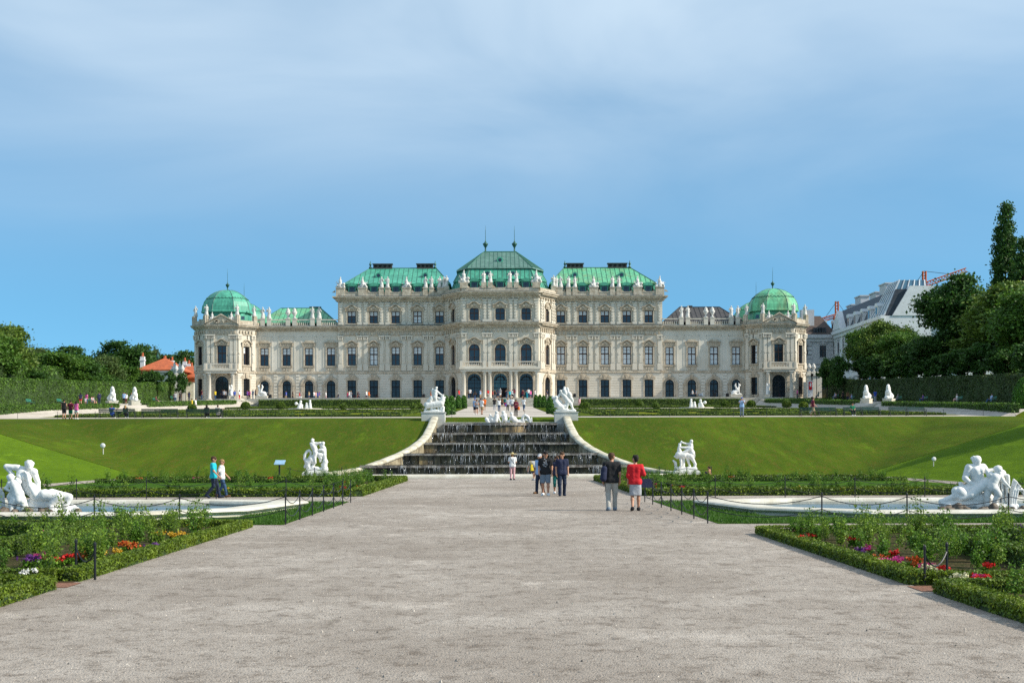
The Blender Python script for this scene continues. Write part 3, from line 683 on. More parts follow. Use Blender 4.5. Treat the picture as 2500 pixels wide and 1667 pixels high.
def dormer(parent, x, y, z, kind):
    m = MB().at(x, y, z)
    if kind == 'eye':
        m.plate([(.62*math.cos(a), .62*math.sin(a)) for a in [2*math.pi*i/12 for i in range(12)]], -.15, 1.4); m.mi = 1
        m.plate([(.36*math.cos(a), .36*math.sin(a)) for a in [2*math.pi*i/12 for i in range(12)]], -.17, -.14)
    else:
        m.box(-.95, .95, -.1, 1.6, 0, 1.5)
        m.plate([(-1.2, 1.45), (1.2, 1.45), (.75, 1.75), (.4, 2.1), (-.4, 2.1), (-.75, 1.75)], -.35, 1.8); m.mi = 1
        m.box(-.55, .55, -.13, -.09, .15, 1.3); m.mi = 2
        m.box(-.03, .03, -.16, -.13, .15, 1.3); m.box(-.55, .55, -.16, -.13, .8, .86)
        for sx in (-1, 1): m.plate([(sx*.95-.25, 0), (sx*.95+.25, 0), (sx*.95+.1, .9), (sx*.95-.1, 1.3)], -.2, .5)
    o = m.build('dormer', [COPPER, GLASS, IRON]); o.parent = parent; o.matrix_parent_inverse = Matrix.Identity(4); return o
for s in (-1, 1):
    a, b = sorted((s*10.2, s*31.3)); mat = COPPER if s < 0 else COPPERR
    md = MB(); md.loft([ring(a-.2, b+.2, 286.0, 303, ZU+.1), ring(a+.1, b-.1, 286.9, 302, 35.25)], cap1=True)
    mo = ppart('mansard_roof', md, [COPPER, SEAM])
    for x in TH3: dormer(mo, s*x, 286.0, ZU+.75, 'box').matrix_parent_inverse = Matrix.Identity(4)
    c, d = sorted((s*13.2, s*26.9))
    ro = hiproof('roof', a-.1, b+.1, 286.5, 302, 35.3, c, d, 39.3, mat)
    for x in (15.2, 24.7): dormer(ro, s*x, 289.3, 37.25, 'eye')
    for x0, x1 in ((13.8, 17.2), (22.3, 26.2)):
        ch = MB(); q0, q1 = sorted((s*x0, s*x1)); ch.box(q0, q1, 293.7, 294.8, 38.9, 40.1); ch.box(q0-.15, q1+.15, 293.5, 295, 40.1, 40.25)
        for i in range(4): u = q0+(q1-q0)*(i+.5)/4; ch.mi = 1; ch.box(u-.25, u+.25, 293.66, 293.7, 39.5, 39.9); ch.mi = 0
        ppart('chimney', ch, [DARKROOF, DARK])
    for x in (13.4, 26.8):
        f = MB(); f.smooth = True; f.lathe([(.3, 0), (.3, .3), (.1, .5), (.28, .9), (.1, 1.2), (.03, 1.6)], s*x, 293.9, 39.2, 8); ppart('roof_finial', f, BRONZE)
    hiproof('roof', *sorted((s*33.2, s*49.0)), 287.5, 303, 27.6, *sorted((s*37.2, s*45.5)), 31.2, COPPERR if s < 0 else DARKROOF)
    ch = MB(); q0, q1 = sorted((s*(39.6 if s < 0 else 38.9), s*(37.2 if s < 0 else 39.9))); ch.box(q0, q1, 295, 296, 30.8, 31.55); ppart('chimney', ch, DARKROOF)

# --- central pavilion: front face x +-7.55 at y 278.5, canted sides back to x +-11 at y 285
YC = 278.5; HC, HS = 7.55, 11.0; TH = math.atan2(6.5, HS-HC); LS = math.hypot(6.5, HS-HC)
cw = MB(); ct = MB()
cx3 = (-5.08, 0, 5.08)
opsC = [(x, 2.6, Z0, 17.0) for x in cx3]+[(x, 2.1, 18.4, 22.5) for x in cx3]+[(x, 1.85, 27.1, 29.5) for x in cx3]
opsS = [(LS/2, 2.4, Z0, 16.2), (LS/2, 1.7, 18.6, 22.6), (LS/2, 1.5, 27.0, 29.6)]
def canted(mb, s):
    if s > 0: mb.at(HC, YC, 0, TH)
    else: mb.at(-HS, 285.0, 0, -TH)
faces = [(0, 0, -HC, HC, opsC), (1, TH, 0, LS, opsS), (-1, -TH, 0, LS, opsS)]
for sd, th, u0, u1, ops in faces:
    for mb in (cw, ct):
        if sd: canted(mb, sd)
        else: mb.at(0, YC, 0)
    wall_cells(cw, u0, u1, Z0-2, ZU+.1, ops, 0, .5); cw.box(u0, u1, -.1, 0, Z0-1, Z0+.5)
    ct.mi = 0
    ct.box(u0, u1, -.25, .02, ZS-.3, ZS+.25); cornice(ct, u0, u1, ZC+.15, 1.05); dentils(ct, u0+.3, u1-.3, 24.9, 25.6, .8); ct.box(u0, u1, -.1, .02, ZC+.15, ZC+.45)
    cornice(ct, u0, u1, ZU+.2, 1.1); dentils(ct, u0+.3, u1-.3, 31.2, 31.6, 1.0, .3)
    ct.box(u0, u1, -.4, .3, ZU+.2, ZU+1.0); ct.mi = 1; ct.box(u0, u1, -1.1, .1, ZC+.15, ZC+.2); ct.box(u0, u1, -1.15, .1, ZU+.2, ZU+.25)
ct.mi = 0; ct.at()
for s in (-1, 1):                               # corner fillers of the cornices at the front angles
    for z, d in ((ZC+.15, 1.05), (ZU+.2, 1.1)):
        ct.mi = 0
        ct.prism([(s*HC, YC), (s*HC, YC-d*.97), (s*(HC+.97*d*math.sin(TH)), YC-.97*d*math.cos(TH))][::s], z-.22*d, z-.002)
        ct.prism([(s*HC, YC), (s*HC, YC-d*.5), (s*(HC+.5*d*math.sin(TH)), YC-.5*d*math.cos(TH))][::s], z-.75*d, z-.23*d)
ppart('central_pavilion', cw, STONE)
for x in (-7.1, 7.1): ct.box(x-.75, x+.75, YC-.55, YC+.5, ZU+.9, ZU+2.0)
for x in (-2.55, 2.55):
    for o in (-.62, .62): ct.box(x+o-.48, x+o+.48, YC-.5, YC+.5, ZU+.9, ZU+2.0)
for x in (-10.7, 10.7): ct.box(x-.5, x+.5, 284.0, 285, ZU+.9, ZU+1.9)
for x in (-5.08, 0, 5.08):
    for sx in (-1, 1): ct.plate([(x+sx*1.3-.5, ZU+1), (x+sx*1.3+.5, ZU+1), (x+sx*1.5, ZU+1.6)], YC-.2, YC+.2)
ppart('cornice', ct, [TRIM, LEAD])
for x in (-2.55, 2.55):
    for j, o in enumerate((-.62, .62)): parapet_statue(j, x+o, YC, ZU+2.0, 1.0, .3)
for x in (-7.1, 7.1): parapet_statue(2 if x < 0 else 3, x, YC, ZU+2.0, 1.15)
for x in (-10.7, 10.7): parapet_statue(0, x, 284.5, ZU+1.9, 1.0)
for x in cx3:
    window(x, YC, 18.4, 0, 2.1, 4.1, 'round', 'curved', 'dark'); window(x, YC, 27.1, 0, 1.85, 2.4, 'ear', 'curved', 'dark')
    # great arched glazed doors with iron tracery
    d = MB().at(x, YC, Z0); r = 1.3; zs = 3.9
    A = arcpts(2.6, zs); Bo = arcpts(3.3, zs)
    for i in range(len(A)-1):
        d.plate([A[i], Bo[i], Bo[i+1], A[i+1]], -.22, 0); d.quad((A[i][0], 0, A[i][1]), (A[i][0], .5, A[i][1]), (A[i+1][0], .5, A[i+1][1]), (A[i+1][0], 0, A[i+1][1]))
    d.plate([(r, zs), (r, 5.5)]+[(0, 5.5)]+[A[i] for i in range(6, -1, -1)][:-1], -.004, .1); d.plate([A[i] for i in range(12, 5, -1)][1:]+[(0, 5.5), (-r, 5.5), (-r, zs)], -.004, .1)
    for sx in (-1, 1): d.box(*sorted((sx*r, sx*(r+.35))), -.22, 0, 0, zs); d.quad((sx*r, 0, 0), (sx*r, .5, 0), (sx*r, .5, zs), (sx*r, 0, zs))
    dr = ppart('entrance', d, TRIM)
    g = MB().at(x, YC, Z0)
    for i in range(9):
        u = -r+2.6*i/8; zt = zs+math.sqrt(max(0, r*r-u*u)); wd = .06 if i in (0, 4, 8) else .022; g.box(u-wd, u+wd, .1, .17, 0, zt) if not (x == 0 and 2 < i < 6) else g.box(u-wd, u+wd, .1, .17, 2.5, zt)
    for z in (.1, 1.2, 2.4, 3.3, 3.9): 
        if not (x == 0 and z < 2): g.box(-r, r, .09, .16, z-.05, z+.05)
    for i in range(7):
        a = math.pi*(i+.5)/7; c0 = (.85*math.cos(a), zs+.75*math.sin(a)); g.plate([(c0[0]+.2*math.cos(t), c0[1]+.2*math.sin(t)) for t in [2*math.pi*k/8 for k in range(8)]], .1, .15)
    gd = ppart('door', g, IRON, dr); pass
    p = MB().at(x, YC, Z0); p.add([(q[0], .3, q[1]) for q in [(r, 0)]+A+[(-r, 0)]], [tuple(range(15))]); po = ppart('pane', p, GLASS if x else [pm('turquoise_glass', (0.06, 0.16, 0.18), .1, spec=.8)], dr)  # middle door pane in turquoise, the outer two in dark glass
    if x == 0:
        dk = MB().at(0, YC, Z0); dk.box(-.1, r-.05, .24, .29, 0, 2.4); q = ppart('doorway', dk, DARK, dr)
for s in (-1, 1):
    mx_, my_ = s*(HC+HS)/2, (YC+285)/2; th = TH*s
    window(mx_, my_, 18.6, th, 1.7, 4.0, 'round', 'curved', 'dark'); window(mx_, my_, 27.0, th, 1.5, 2.6, 'ear', 'curved', 'dark')
    window(mx_, my_, Z0+.05, th, 2.4, 4.65, 'round', 'arch', 'dark', True, name='side_door')
    for t in (.12, .24, .78, .9):
        bx, by = s*(HC+(HS-HC)*t), YC+6.5*t
        pilaster(bx, by, th, False, .6); pilaster(bx, by, th, True, .55)
for x in (-7.1, -3.0, -2.1, 2.1, 3.0, 7.1): pilaster(x, YC, 0); pilaster(x, YC, 0, True, .7)
# balcony on columns
bc = MB(); bc.box(-8.0, 8.0, YC-1.7, YC, ZS+.15, ZS+.55); bc.box(-7.8, 7.8, YC-1.5, YC, ZS-.3, ZS+.15)
posts = [-7.6, -3.05, -2.05, 2.05, 3.05, 7.6]
for p in posts: bc.box(p-.28, p+.28, YC-1.62, YC-1.1, ZS+.55, ZS+1.75)
for a, b in ((-7.3, -3.35), (-1.75, 1.75), (3.35, 7.3)): balusters(bc, a, b, YC-1.36, ZS+.56, 1.12, .34)
for s in (-1, 1): bc.box(*sorted((s*7.45, s*7.75)), YC-1.1, YC, ZS+.55, ZS+1.6)
ppart('balcony', bc, STONE)
colm = MB(); colm.smooth = True
colm.lathe([(.46, .35), (.46, .5), (.36, .65), (.37, 1.5), (.33, 5.0), (.38, 5.05), (.34, 5.15), (.44, 5.55)], seg=14); colm.smooth = False
colm.box(-.5, .5, -.5, .5, 0, .35); colm.box(-.5, .5, -.5, .5, 5.5, 5.72); COLM = colm.mesh('column', STONE)
for x in (-7.1, -3.05, -2.05, 2.05, 3.05, 7.1): ppart('column', COLM, loc=(x, YC-1.05, Z0))
# central roof
def cring(a, yf, b, ys, yb, z): return [(-a, yf, z), (a, yf, z), (b, ys, z), (b, yb, z), (-b, yb, z), (-b, ys, z)]
cr = MB(); L0, L1, L1b, L2 = cring(7.0, 279.4, 10.2, 285.4, 300, ZU+.3), cring(6.5, 280.5, 9.2, 286, 299.5, 35.25), cring(6.7, 280.3, 9.4, 285.9, 299.7, 35.4), cring(6.0, 281.9, 8.2, 286.9, 298.5, 37.8)
cr.loft([L0, L1, L1b, L2], cap1=True); cr.mi = 1
for A, Bq in ((L0, L1), (L1b, L2)):
    for i in (0, 1, 5): seams(cr, A[i], A[(i+1) % 6], Bq[i], Bq[(i+1) % 6], .85)
    for i in range(6): cr.tube([A[i], Bq[i]], .10, 5)
mid = ppart('mansard_roof', cr, [COPPER, SEAM])
for x in cx3: dormer(mid, x, 279.6, ZU+.9, 'box')
for x in (-2.5, 2.5): dormer(mid, x, 280.9, 36.6, 'eye')
up = MB(); U0 = cring(6.4, 281.5, 8.7, 286.6, 299, 37.85); U1 = [(-3.3, 289.5, 42), (3.3, 289.5, 42), (3.4, 290, 42), (3.4, 291, 42), (-3.4, 291, 42), (-3.4, 290, 42)]
up.loft([cring(6.45, 281.4, 8.8, 286.5, 299.1, 37.65), U0, U1], cap0=True, cap1=True); up.mi = 1
for i in (0, 1, 5): seams(up, U0[i], U0[(i+1) % 6], U1[i], U1[(i+1) % 6], .85)
for i in range(6): up.tube([U0[i], U1[i]], .12, 5)
up.tube([U1[0], U1[1]], .16, 6)
upo = ppart('roof', up, [COPPERG, SEAM]); dormer(upo, 0, 284.4, 39.7, 'eye')
def finial(x, y, z, sc=1.0, tip=4.0):
    f = MB(); f.smooth = True
    f.lathe([(r*sc, q*sc) for r, q in ((.5, 0), (.45, .15), (.2, .3), (.16, 1.1), (.3, 1.3), (.62, 1.9), (.66, 2.1), (.3, 2.35), (.12, 2.7), (.06, 3.2), (.05, 3.2+tip*.6), (.015, 3.2+tip))], x, y, z, 10)
    return ppart('finial', f, BRONZE)
for x in (-2.95, 2.95): finial(x, 289.8, 41.95, .85, 3.2)

# --- corner towers
def tower(s):
    cx, cy = s*55.0, 287.0; A_, B_ = 3.1, 5.95; D_ = 5.95
    oct_ = [(-A_, -D_), (A_, -D_), (B_, -D_+2.85), (B_, D_-2.85), (A_, D_), (-A_, D_), (-B_, D_-2.85), (-B_, -D_+2.85)]
    w = MB(); t = MB(); q = 2.85*math.sqrt(2)
    fs = [(-A_, -D_, 0.0, 2*A_), (A_, -D_, R(45), q), (-B_, -D_+2.85, R(-45), q), (B_, -D_+2.85, R(90), 6.2), (-B_, D_-2.85, R(-90), 6.2)]
    for i, (ox, oy, th, L) in enumerate(fs):
        for mb in (w, t): mb.at(cx+ox, cy+oy, 0, th)
        m_ = L/2
        ops = [(m_, 2.6, Z0, 17.0), (m_, 1.75, 18.75, 22.5)] if i == 0 else ([(m_, 1.5, 12.6, 16.0), (m_, 1.45, 18.75, 22.4)] if i < 3 else [])
        wall_cells(w, 0, L, Z0-2, ZC-.1, ops, 0, .4); w.box(0, L, -.1, 0, Z0-1, Z0+.5)
        if i: courses(w, .0, L, Z0+.6, ZS-.3, [(o[0], o[1], o[2], o[3]) for o in ops[:1]])
        else: courses(w, 0, m_-1.9, Z0+.6, ZS-.3, []); courses(w, m_+1.9, L, Z0+.6, ZS-.3, [])
        t.mi = 0
        t.box(0, L, -.22, .02, ZS-.2, ZS+.18); cornice(t, 0, L, ZC, .85, .36); dentils(t, .2, L-.2, 24.9, 25.5, .7); t.box(0, L, -.15, .02, 24.65, 24.85)
        t.box(0, L, -.3, .2, ZC, ZC+.9); t.mi = 1; t.box(-.3, L+.3, -.88, .05, ZC, ZC+.05); t.mi = 0
        for u in (0.0, L): t.box(u-.35, u+.35, -.45, .3, ZC, ZC+1.9)
        X = lambda u: (cx+ox+u*math.cos(th), cy+oy+u*math.sin(th))
        if i == 0:
            t.plate([(-.2, ZC), (L+.2, ZC), (L/2, ZC+1.9)], -.75, .2); 
            for a, b in (((-.5, ZC), (L/2, ZC+2.15)), ((L+.5, ZC), (L/2, ZC+2.15))): t.plate([a, (a[0], a[1]-.02), (b[0], b[1]-.28), b] if a[0] < b[0] else [b, (b[0], b[1]-.28), (a[0], a[1]-.02), a], -1.0, .3)
            for k in range(9): r_ = random.Random(k); uu = L/2+r_.uniform(-1.6, 1.6); t.plate([(uu+.24*math.cos(v), ZC+.45+r_.uniform(0, .5)+.24*math.sin(v)) for v in [2*math.pi*j/6 for j in range(6)]], -.95, -.7)
            for u in (.45, 1.25, L-1.25, L-.45): pilaster(*X(u), th, False, .6)
            window(*X(L/2), 18.75, th, 1.75, 3.75, '', 'curved', 'dark')
            window(*X(L/2), Z0+.02, th, 2.6, 4.95, 'round', 'arch', 'dark', True, name='portal')
            bx = MB().at(cx, cy-D_, 0)
            bx.box(-3.3, 3.3, -1.6, 0, ZS+.1, ZS+.45); bx.box(-3.05, 3.05, -1.4, 0, ZS-.4, ZS+.1)
            for p in (-3.0, -1.9, 1.9, 3.0): bx.box(p-.2, p+.2, -1.55, -1.15, ZS+.45, ZS+1.6)
            balusters(bx, -1.7, 1.7, -1.35, ZS+.46, 1.1, .3); bx.box(-2.8, -2.1, -1.45, -1.25, ZS+.45, ZS+1.55); bx.box(2.1, 2.8, -1.45, -1.25, ZS+.45, ZS+1.55)
            for p in (-2.9, 2.9): bx.box(p-.15, p+.15, -1.2, 0, ZS+.45, ZS+1.5)
            ppart('balcony', bx, STONE)
            for p in (-2.3, 2.3): ppart('column', COLM, loc=(cx+p, cy-D_-1.0, Z0))
        elif i < 3:
            window(*X(L/2), 18.75, th, 1.45, 3.65, '', 'curved', 'half' if s < 0 else 'blind'); window(*X(L/2), 12.6, th, 1.5, 3.4, '', 'key', 'dark', True)
            for u in (.4, L-.4): pilaster(*X(u), th, False, .6)
    ppart('tower', w, STONE); ppart('cornice', t, [TRIM, LEAD])
    for x, y in oct_[:3]+oct_[7:]: parapet_statue(random.Random(int(x*7)).randint(0, 1), cx+x*.98, cy+y*.98, ZC+1.9, .95)
    for dx in (-1.9, 1.9): parapet_statue(2, cx+dx, cy-D_, ZC+.95, .75)
    def dome(x, y, z, sc, name):
        def o8(a, b, zz): k = b-a; return [(x-a, y-b, zz), (x+a, y-b, zz), (x+b, y-b+k, zz), (x+b, y+b-k, zz), (x+a, y+b, zz), (x-a, y+b, zz), (x-b, y+b-k, zz), (x-b, y-b+k, zz)]
        d = MB(); prof = [(4.45, -1.9), (4.35, -.15), (4.85, -.1), (4.85, .12), (4.72, .3)]+[(4.72*math.cos(a), .3+4.4*math.sin(a)) for a in [R(v) for v in (12, 24, 36, 48, 60, 72, 82)]]
        loops = [o8(r*.455*sc, r*sc, z+q*sc) for r, q in prof]
        d.loft(loops, cap1=True); d.mi = 1
        for k in range(8): d.tube([l[k] for l in loops[3:]], .07, 4)
        d.mi = 2
        # scalloped lead apron half-way up
        for k in range(8):
            p0, p1 = Vector(loops[7][k]), Vector(loops[7][(k+1) % 8]); c_ = Vector((x, y, z+1.0))
            n_ = 5; pts = []
            for j in range(n_*6+1):
                u = j/(n_*6); p = p0.lerp(p1, u); pz = -.30*abs(math.sin(u*n_*math.pi))
                n2 = (p-c_); n2.z = 0; n2.normalize(); pts.append(tuple(p+n2*(.06-pz*.42)+Vector((0, 0, .1+pz))))
            d.tube(pts, .045, 4)
        return ppart(name, d, [COPPER if s < 0 else COPPERR, COPPERG, SEAM])
    dm = dome(cx, cy, 29.4, 1.0, 'dome')
    for sg in (-1, 1):
        v = MB().at(cx+sg*3.4, cy-3.4, 27.6, R(45)*sg); v.plate([(-.9, 0), (.9, 0), (.8, 1.0), (.4, 1.4), (-.4, 1.4), (-.8, 1.0)], -.5, .8); v.mi = 1; v.plate([(-.4, .2), (.4, .2), (.4, .9), (-.4, .9)], -.53, -.49); o = v.build('dormer', [COPPER, GLASS]); o.parent = dm
    finial(cx, cy, 33.9, .62, 4.2)
    dome(cx, 305.6, 28.7, 1.0, 'dome'); finial(cx, 305.6, 33.1, .62, 4.2)
    bk = MB(); bk.prism([(cx+a, 305.6+b) for a, b in oct_], Z0, 27.2); ppart('tower', bk, STONE)
    bk = MB(); bk.box(*sorted((s*49.3, s*60.4)), 292, 300, Z0, 27.0); ppart('side_wing', bk, STONE)
tower(-1); tower(1)
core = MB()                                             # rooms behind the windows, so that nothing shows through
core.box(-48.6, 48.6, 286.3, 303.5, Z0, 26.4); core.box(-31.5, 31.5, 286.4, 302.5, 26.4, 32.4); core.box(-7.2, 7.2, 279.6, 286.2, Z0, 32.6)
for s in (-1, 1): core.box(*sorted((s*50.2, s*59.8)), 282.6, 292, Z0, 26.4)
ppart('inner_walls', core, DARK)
dp = MB()
for s in (-1, 1):
    x = s*49.15; dp.tube([(x, 283.7, ZC-.4), (x, 284.4, ZC-1.6), (x, 284.75, ZC-3), (x, 284.75, Z0)], .10, 6); dp.box(x-.3, x+.3, 283.4, 284, ZC-.6, ZC)
ppart('drainpipe', dp, BRONZE)
# front steps
st = MB()
for i in range(8):
    z1 = 11.5-i*.21; st.box(-8.2-i*.12, 8.2+i*.12, 268.6-i*.42-.42, 270, z1-.21-.4, z1)
structure(st.build('stairs', STEP))
# ------------------------------------------------------------------ the cascade
rng = np.random.default_rng(7)
CAS = thing('cascade', 'wide stepped water cascade of five dark wet tiers between curved pale walls', 'cascade', (0, 112, 0))
def cpart(name, mb, mats, parent=CAS):
    o = mb.build(name, mats); o.parent = parent; o.matrix_parent_inverse = Matrix.Translation((0, -112, 0)) if parent is CAS else Matrix.Identity(4); return o
TIERS = [(100, .85, .12), (107, 1.66, .85), (114, 2.49, 1.66), (121, 3.36, 2.49), (128, 4.29, 3.36)]
CURT = []
for k, (y, z, zb) in enumerate(TIERS):
    m = MB(); ye = TIERS[k+1][0]+.4 if k < 4 else 130.2
    hw = (wallx(y) if k < 4 else 5.45)-.3
    rr = random.Random(k)
    # front face in stone blocks of uneven depth
    x = -hw
    while x < hw:
        wdt = min(rr.uniform(.55, 1.3), hw-x); j = rr.uniform(0, .22) if rr.random() < .75 else rr.uniform(-.35, 0)
        m.box(x, x+wdt-.03, y+.12+j, ye, zb-.9, z-.16); x += wdt
    m.mi = 1
    x = -hw
    while x < hw:
        wdt = min(rr.uniform(1.0, 2.2), hw-x); m.box(x, x+wdt-.02, y-.32, y+.6, z-.17+rr.uniform(-.015, .015), z+rr.uniform(-.012, .012)); x += wdt
    if k == 4:
        pl = [(2.55*math.cos(a), y+.3-1.5*math.sin(a)) for a in [math.pi*i/16 for i in range(17)]]
        m.mi = 1; m.prism(pl[::-1], z-.2, z+.06); m.mi = 0; m.prism([(px_*.95, y+.3+(py_-y-.3)*.93) for px_, py_ in pl[::-1]], zb-.5, z-.2)
        m.mi = 2; m.box(-5.4, 5.4, 129.6, 130.0, z-.2, z+.13)
    cpart('tier', m, [WET, LIP, KERB])
    CURT.append((y, z, zb, hw, k))
    wsurf = MB(); wsurf.quad((-hw, y-.3, z+.022), (hw, y-.3, z+.022), (hw, ye-.4, z+.022), (-hw, ye-.4, z+.022)); o = wsurf.build('water', TIERW); structure(o)
for s in (-1, 1):
    # curved side wall with a rounded stained coping
    ys_ = [97.0, 97.6, 98.8, 100.1, 102, 103.9, 105.5, 107, 108.7, 110.3, 112, 114, 117.5, 121, 124, 127, 130.2]
    m = MB(); prof = []
    for y in ys_:
        xo = wallx(y); i0, i1 = ys_[max(0, ys_.index(y)-1)], ys_[min(len(ys_)-1, ys_.index(y)+1)]
        tx, ty = wallx(i1)-wallx(i0), i1-i0; l = math.hypot(tx, ty); nx, ny = -ty/l, tx/l      # towards the water
        prof.append((xo, y, nx, ny, zslope(y)+.32))
    def sect(p, lst): x, y, nx, ny, z = p; return [(s*(x+nx*a), y+ny*a, z+b) for a, b in lst]
    body = [sect(p, [(0, -.9), (0, -.14), (.48, -.14), (.48, -5.2)]) for p in prof]
    m.loft(body if s > 0 else [b[::-1] for b in body], closed=False)
    e = body[0]; m.add(e, [(0, 1, 2, 3) if s > 0 else (3, 2, 1, 0)])
    wl2 = cpart('side_wall', m, pm('ochre_stained_wall', (0.36, 0.31, 0.21), .6, col2=(0.10, 0.07, 0.035), scale=1.2, fine=.35, fscale=4, stretch=(1, 1, .5), ramp=(.4, .7)))
    c = MB(); c.smooth = True
    cp = [sect(p, [(-.10, -.16), (-.12, -.02), (-.06, .06), (.10, .10), (.40, .10), (.53, .06), (.59, -.02), (.57, -.16)]) for p in prof]
    c.loft(cp if s < 0 else [b[::-1] for b in cp], closed=True, cap0=True, cap1=True); o = c.build('coping', COPING); o.parent = wl2
# low rounded rim along the foot
m = MB(); m.smooth = True
rp = [(-.42, -.3), (-.42, .12), (-.36, .24), (-.2, .29), (.16, .29), (.3, .24), (.34, .1), (.34, -.3)]
m.loft([[(x, 95.7+a, b) for a, b in rp] for x in (-12.6, -8, -4, 0, 4, 8, 12.6)], cap0=True, cap1=True); m.smooth = False
for s in (-1, 1): m.box(*sorted((s*12.6, s*40)), 97.55, 97.95, -.3, .16)
cpart('basin_rim', m, KERB)
m = MB(); m.quad((-12, 96.0, .16), (12, 96.0, .16), (9, 100.4, .16), (-9, 100.4, .16)); structure(m.build('water', TIERW))
# falling water: clusters of thin streams with gaps, each a slightly curved strand
m = MB(); m.smooth = True
for y, z, zb, hw, k in CURT:
    rr = random.Random(40+k); cl = [(rr.uniform(-hw, hw), rr.uniform(.15, .9), rr.randint(3, 15)) for _ in range(int(hw*1.2))]
    cl += [(-hw+.9, .8, 26), (hw-1, .8, 14)] if k > 2 else [(rr.uniform(-3, 0), .9, 16)]
    for c, sp, n in cl:
        for _ in range(n):
            x = clampv(rr.gauss(c, sp), -hw+.05, hw-.05); y0 = y-.33
            if k == 4 and abs(x) < 2.5: y0 = y+.3-1.5*math.sqrt(max(0, 1-(x/2.55)**2))-.03
            d = rr.uniform(.05, .25); ln = rr.uniform(.35, 1.0); top = z-rr.uniform(-.02, .12) if rr.random() < .7 else z-rr.uniform(.1, .5)
            bot = max(zb+.02, top-(z-zb)*ln); w = rr.uniform(.004, .016)
            m.tube([(x, y0+.03, top), (x+rr.gauss(0, .01), y0-d*.5, top-(top-bot)*.35), (x+rr.gauss(0, .03), y0-d, bot)], [w*.7, w, w*.5], 4)
    for _ in range(int(hw*14)):                         # spray where it lands
        x = rr.uniform(-hw, hw); yy = y-.35-rr.uniform(0, .35); zz = zb+.03+abs(rr.gauss(0, .12)); w = rr.uniform(.006, .016)
        m.tube([(x, yy, zz), (x, yy, zz+rr.uniform(.02, .08))], w, 4)
tag(m.build('water', FALLW), 'thin white streams of water falling over the cascade steps', 'water', kind='stuff')

# ------------------------------------------------------------------ marble groups (local: x right, y away, z up)
def P2(lst, zc, zb, sc):
    """strokes read off the photograph in zoomed pixels -> capsules in metres; entries (x0,z0,x1,z1,r0[,r1[,y0[,y1]]])"""
    out = []
    for e in lst:
        x0, a0, x1, a1, r0 = e[:5]; r1 = e[5] if len(e) > 5 and e[5] else r0; y0 = e[6] if len(e) > 6 else 0; y1 = e[7] if len(e) > 7 else y0
        out.append((((x0-zc)/sc, y0, (zb-a0)/sc), ((x1-zc)/sc, y1, (zb-a1)/sc), r0/sc, r1/sc))
    return out
def rocks(n, x0, x1, z1, r, seed, d=.35):
    q = random.Random(seed); return [((q.uniform(x0, x1), q.uniform(-d, d), q.uniform(0, z1)),)*2+(q.uniform(.6, 1.2)*r,) for _ in range(n)]
def head(x, z, r, y=0, fx=0.0, fy=-1.0):
    """head with brow, nose, chin, ears and curls, looking along (fx, fy); photo pixels"""
    l = []
    l += [(x, z-r*.15, x, z-r*.2, r*.95, None, y), (x+fx*r*.25, z+r*.45, x+fx*r*.2, z+r*.25, r*.62, None, y+fy*.03)]
    l += [(x+fx*r*.98, z+r*.05, x+fx*r*.9, z-r*.2, r*.16, None, y+fy*.9*.12)]
    q = random.Random(int(x+z))
    for i in range(10):
        a = q.uniform(0, 2*math.pi); l.append((x+r*.75*math.cos(a)-fx*r*.3, z-r*.35-abs(r*.55*math.sin(a)),)*2+(r*q.uniform(.22, .34), None, y+q.uniform(-.05, .1)))
    return l
def foot(x, z, dx, r): return [(x, z, x+dx, z+abs(dx)*.15, r, r*.6)]
def hand(x, z, ax, az, r):
    l = [(x, z, x+ax*.55, z+az*.55, r*.85, r*.75)]; n = math.hypot(ax, az) or 1; px_, pz_ = -az/n, ax/n
    for i in range(4): o = (i-1.5)*r*.42; l.append((x+ax*.5+px_*o, z+az*.5+pz_*o, x+ax*(1.0-.08*abs(i-1.2))+px_*o*1.3, z+az*(1.0-.08*abs(i-1.2))+pz_*o*1.3, r*.26, r*.2))
    l.append((x+ax*.2-px_*r*.6, z+az*.2-pz_*r*.6, x+ax*.6-px_*r*1.2, z+az*.6-pz_*r*1.2, r*.28, r*.22)); return l
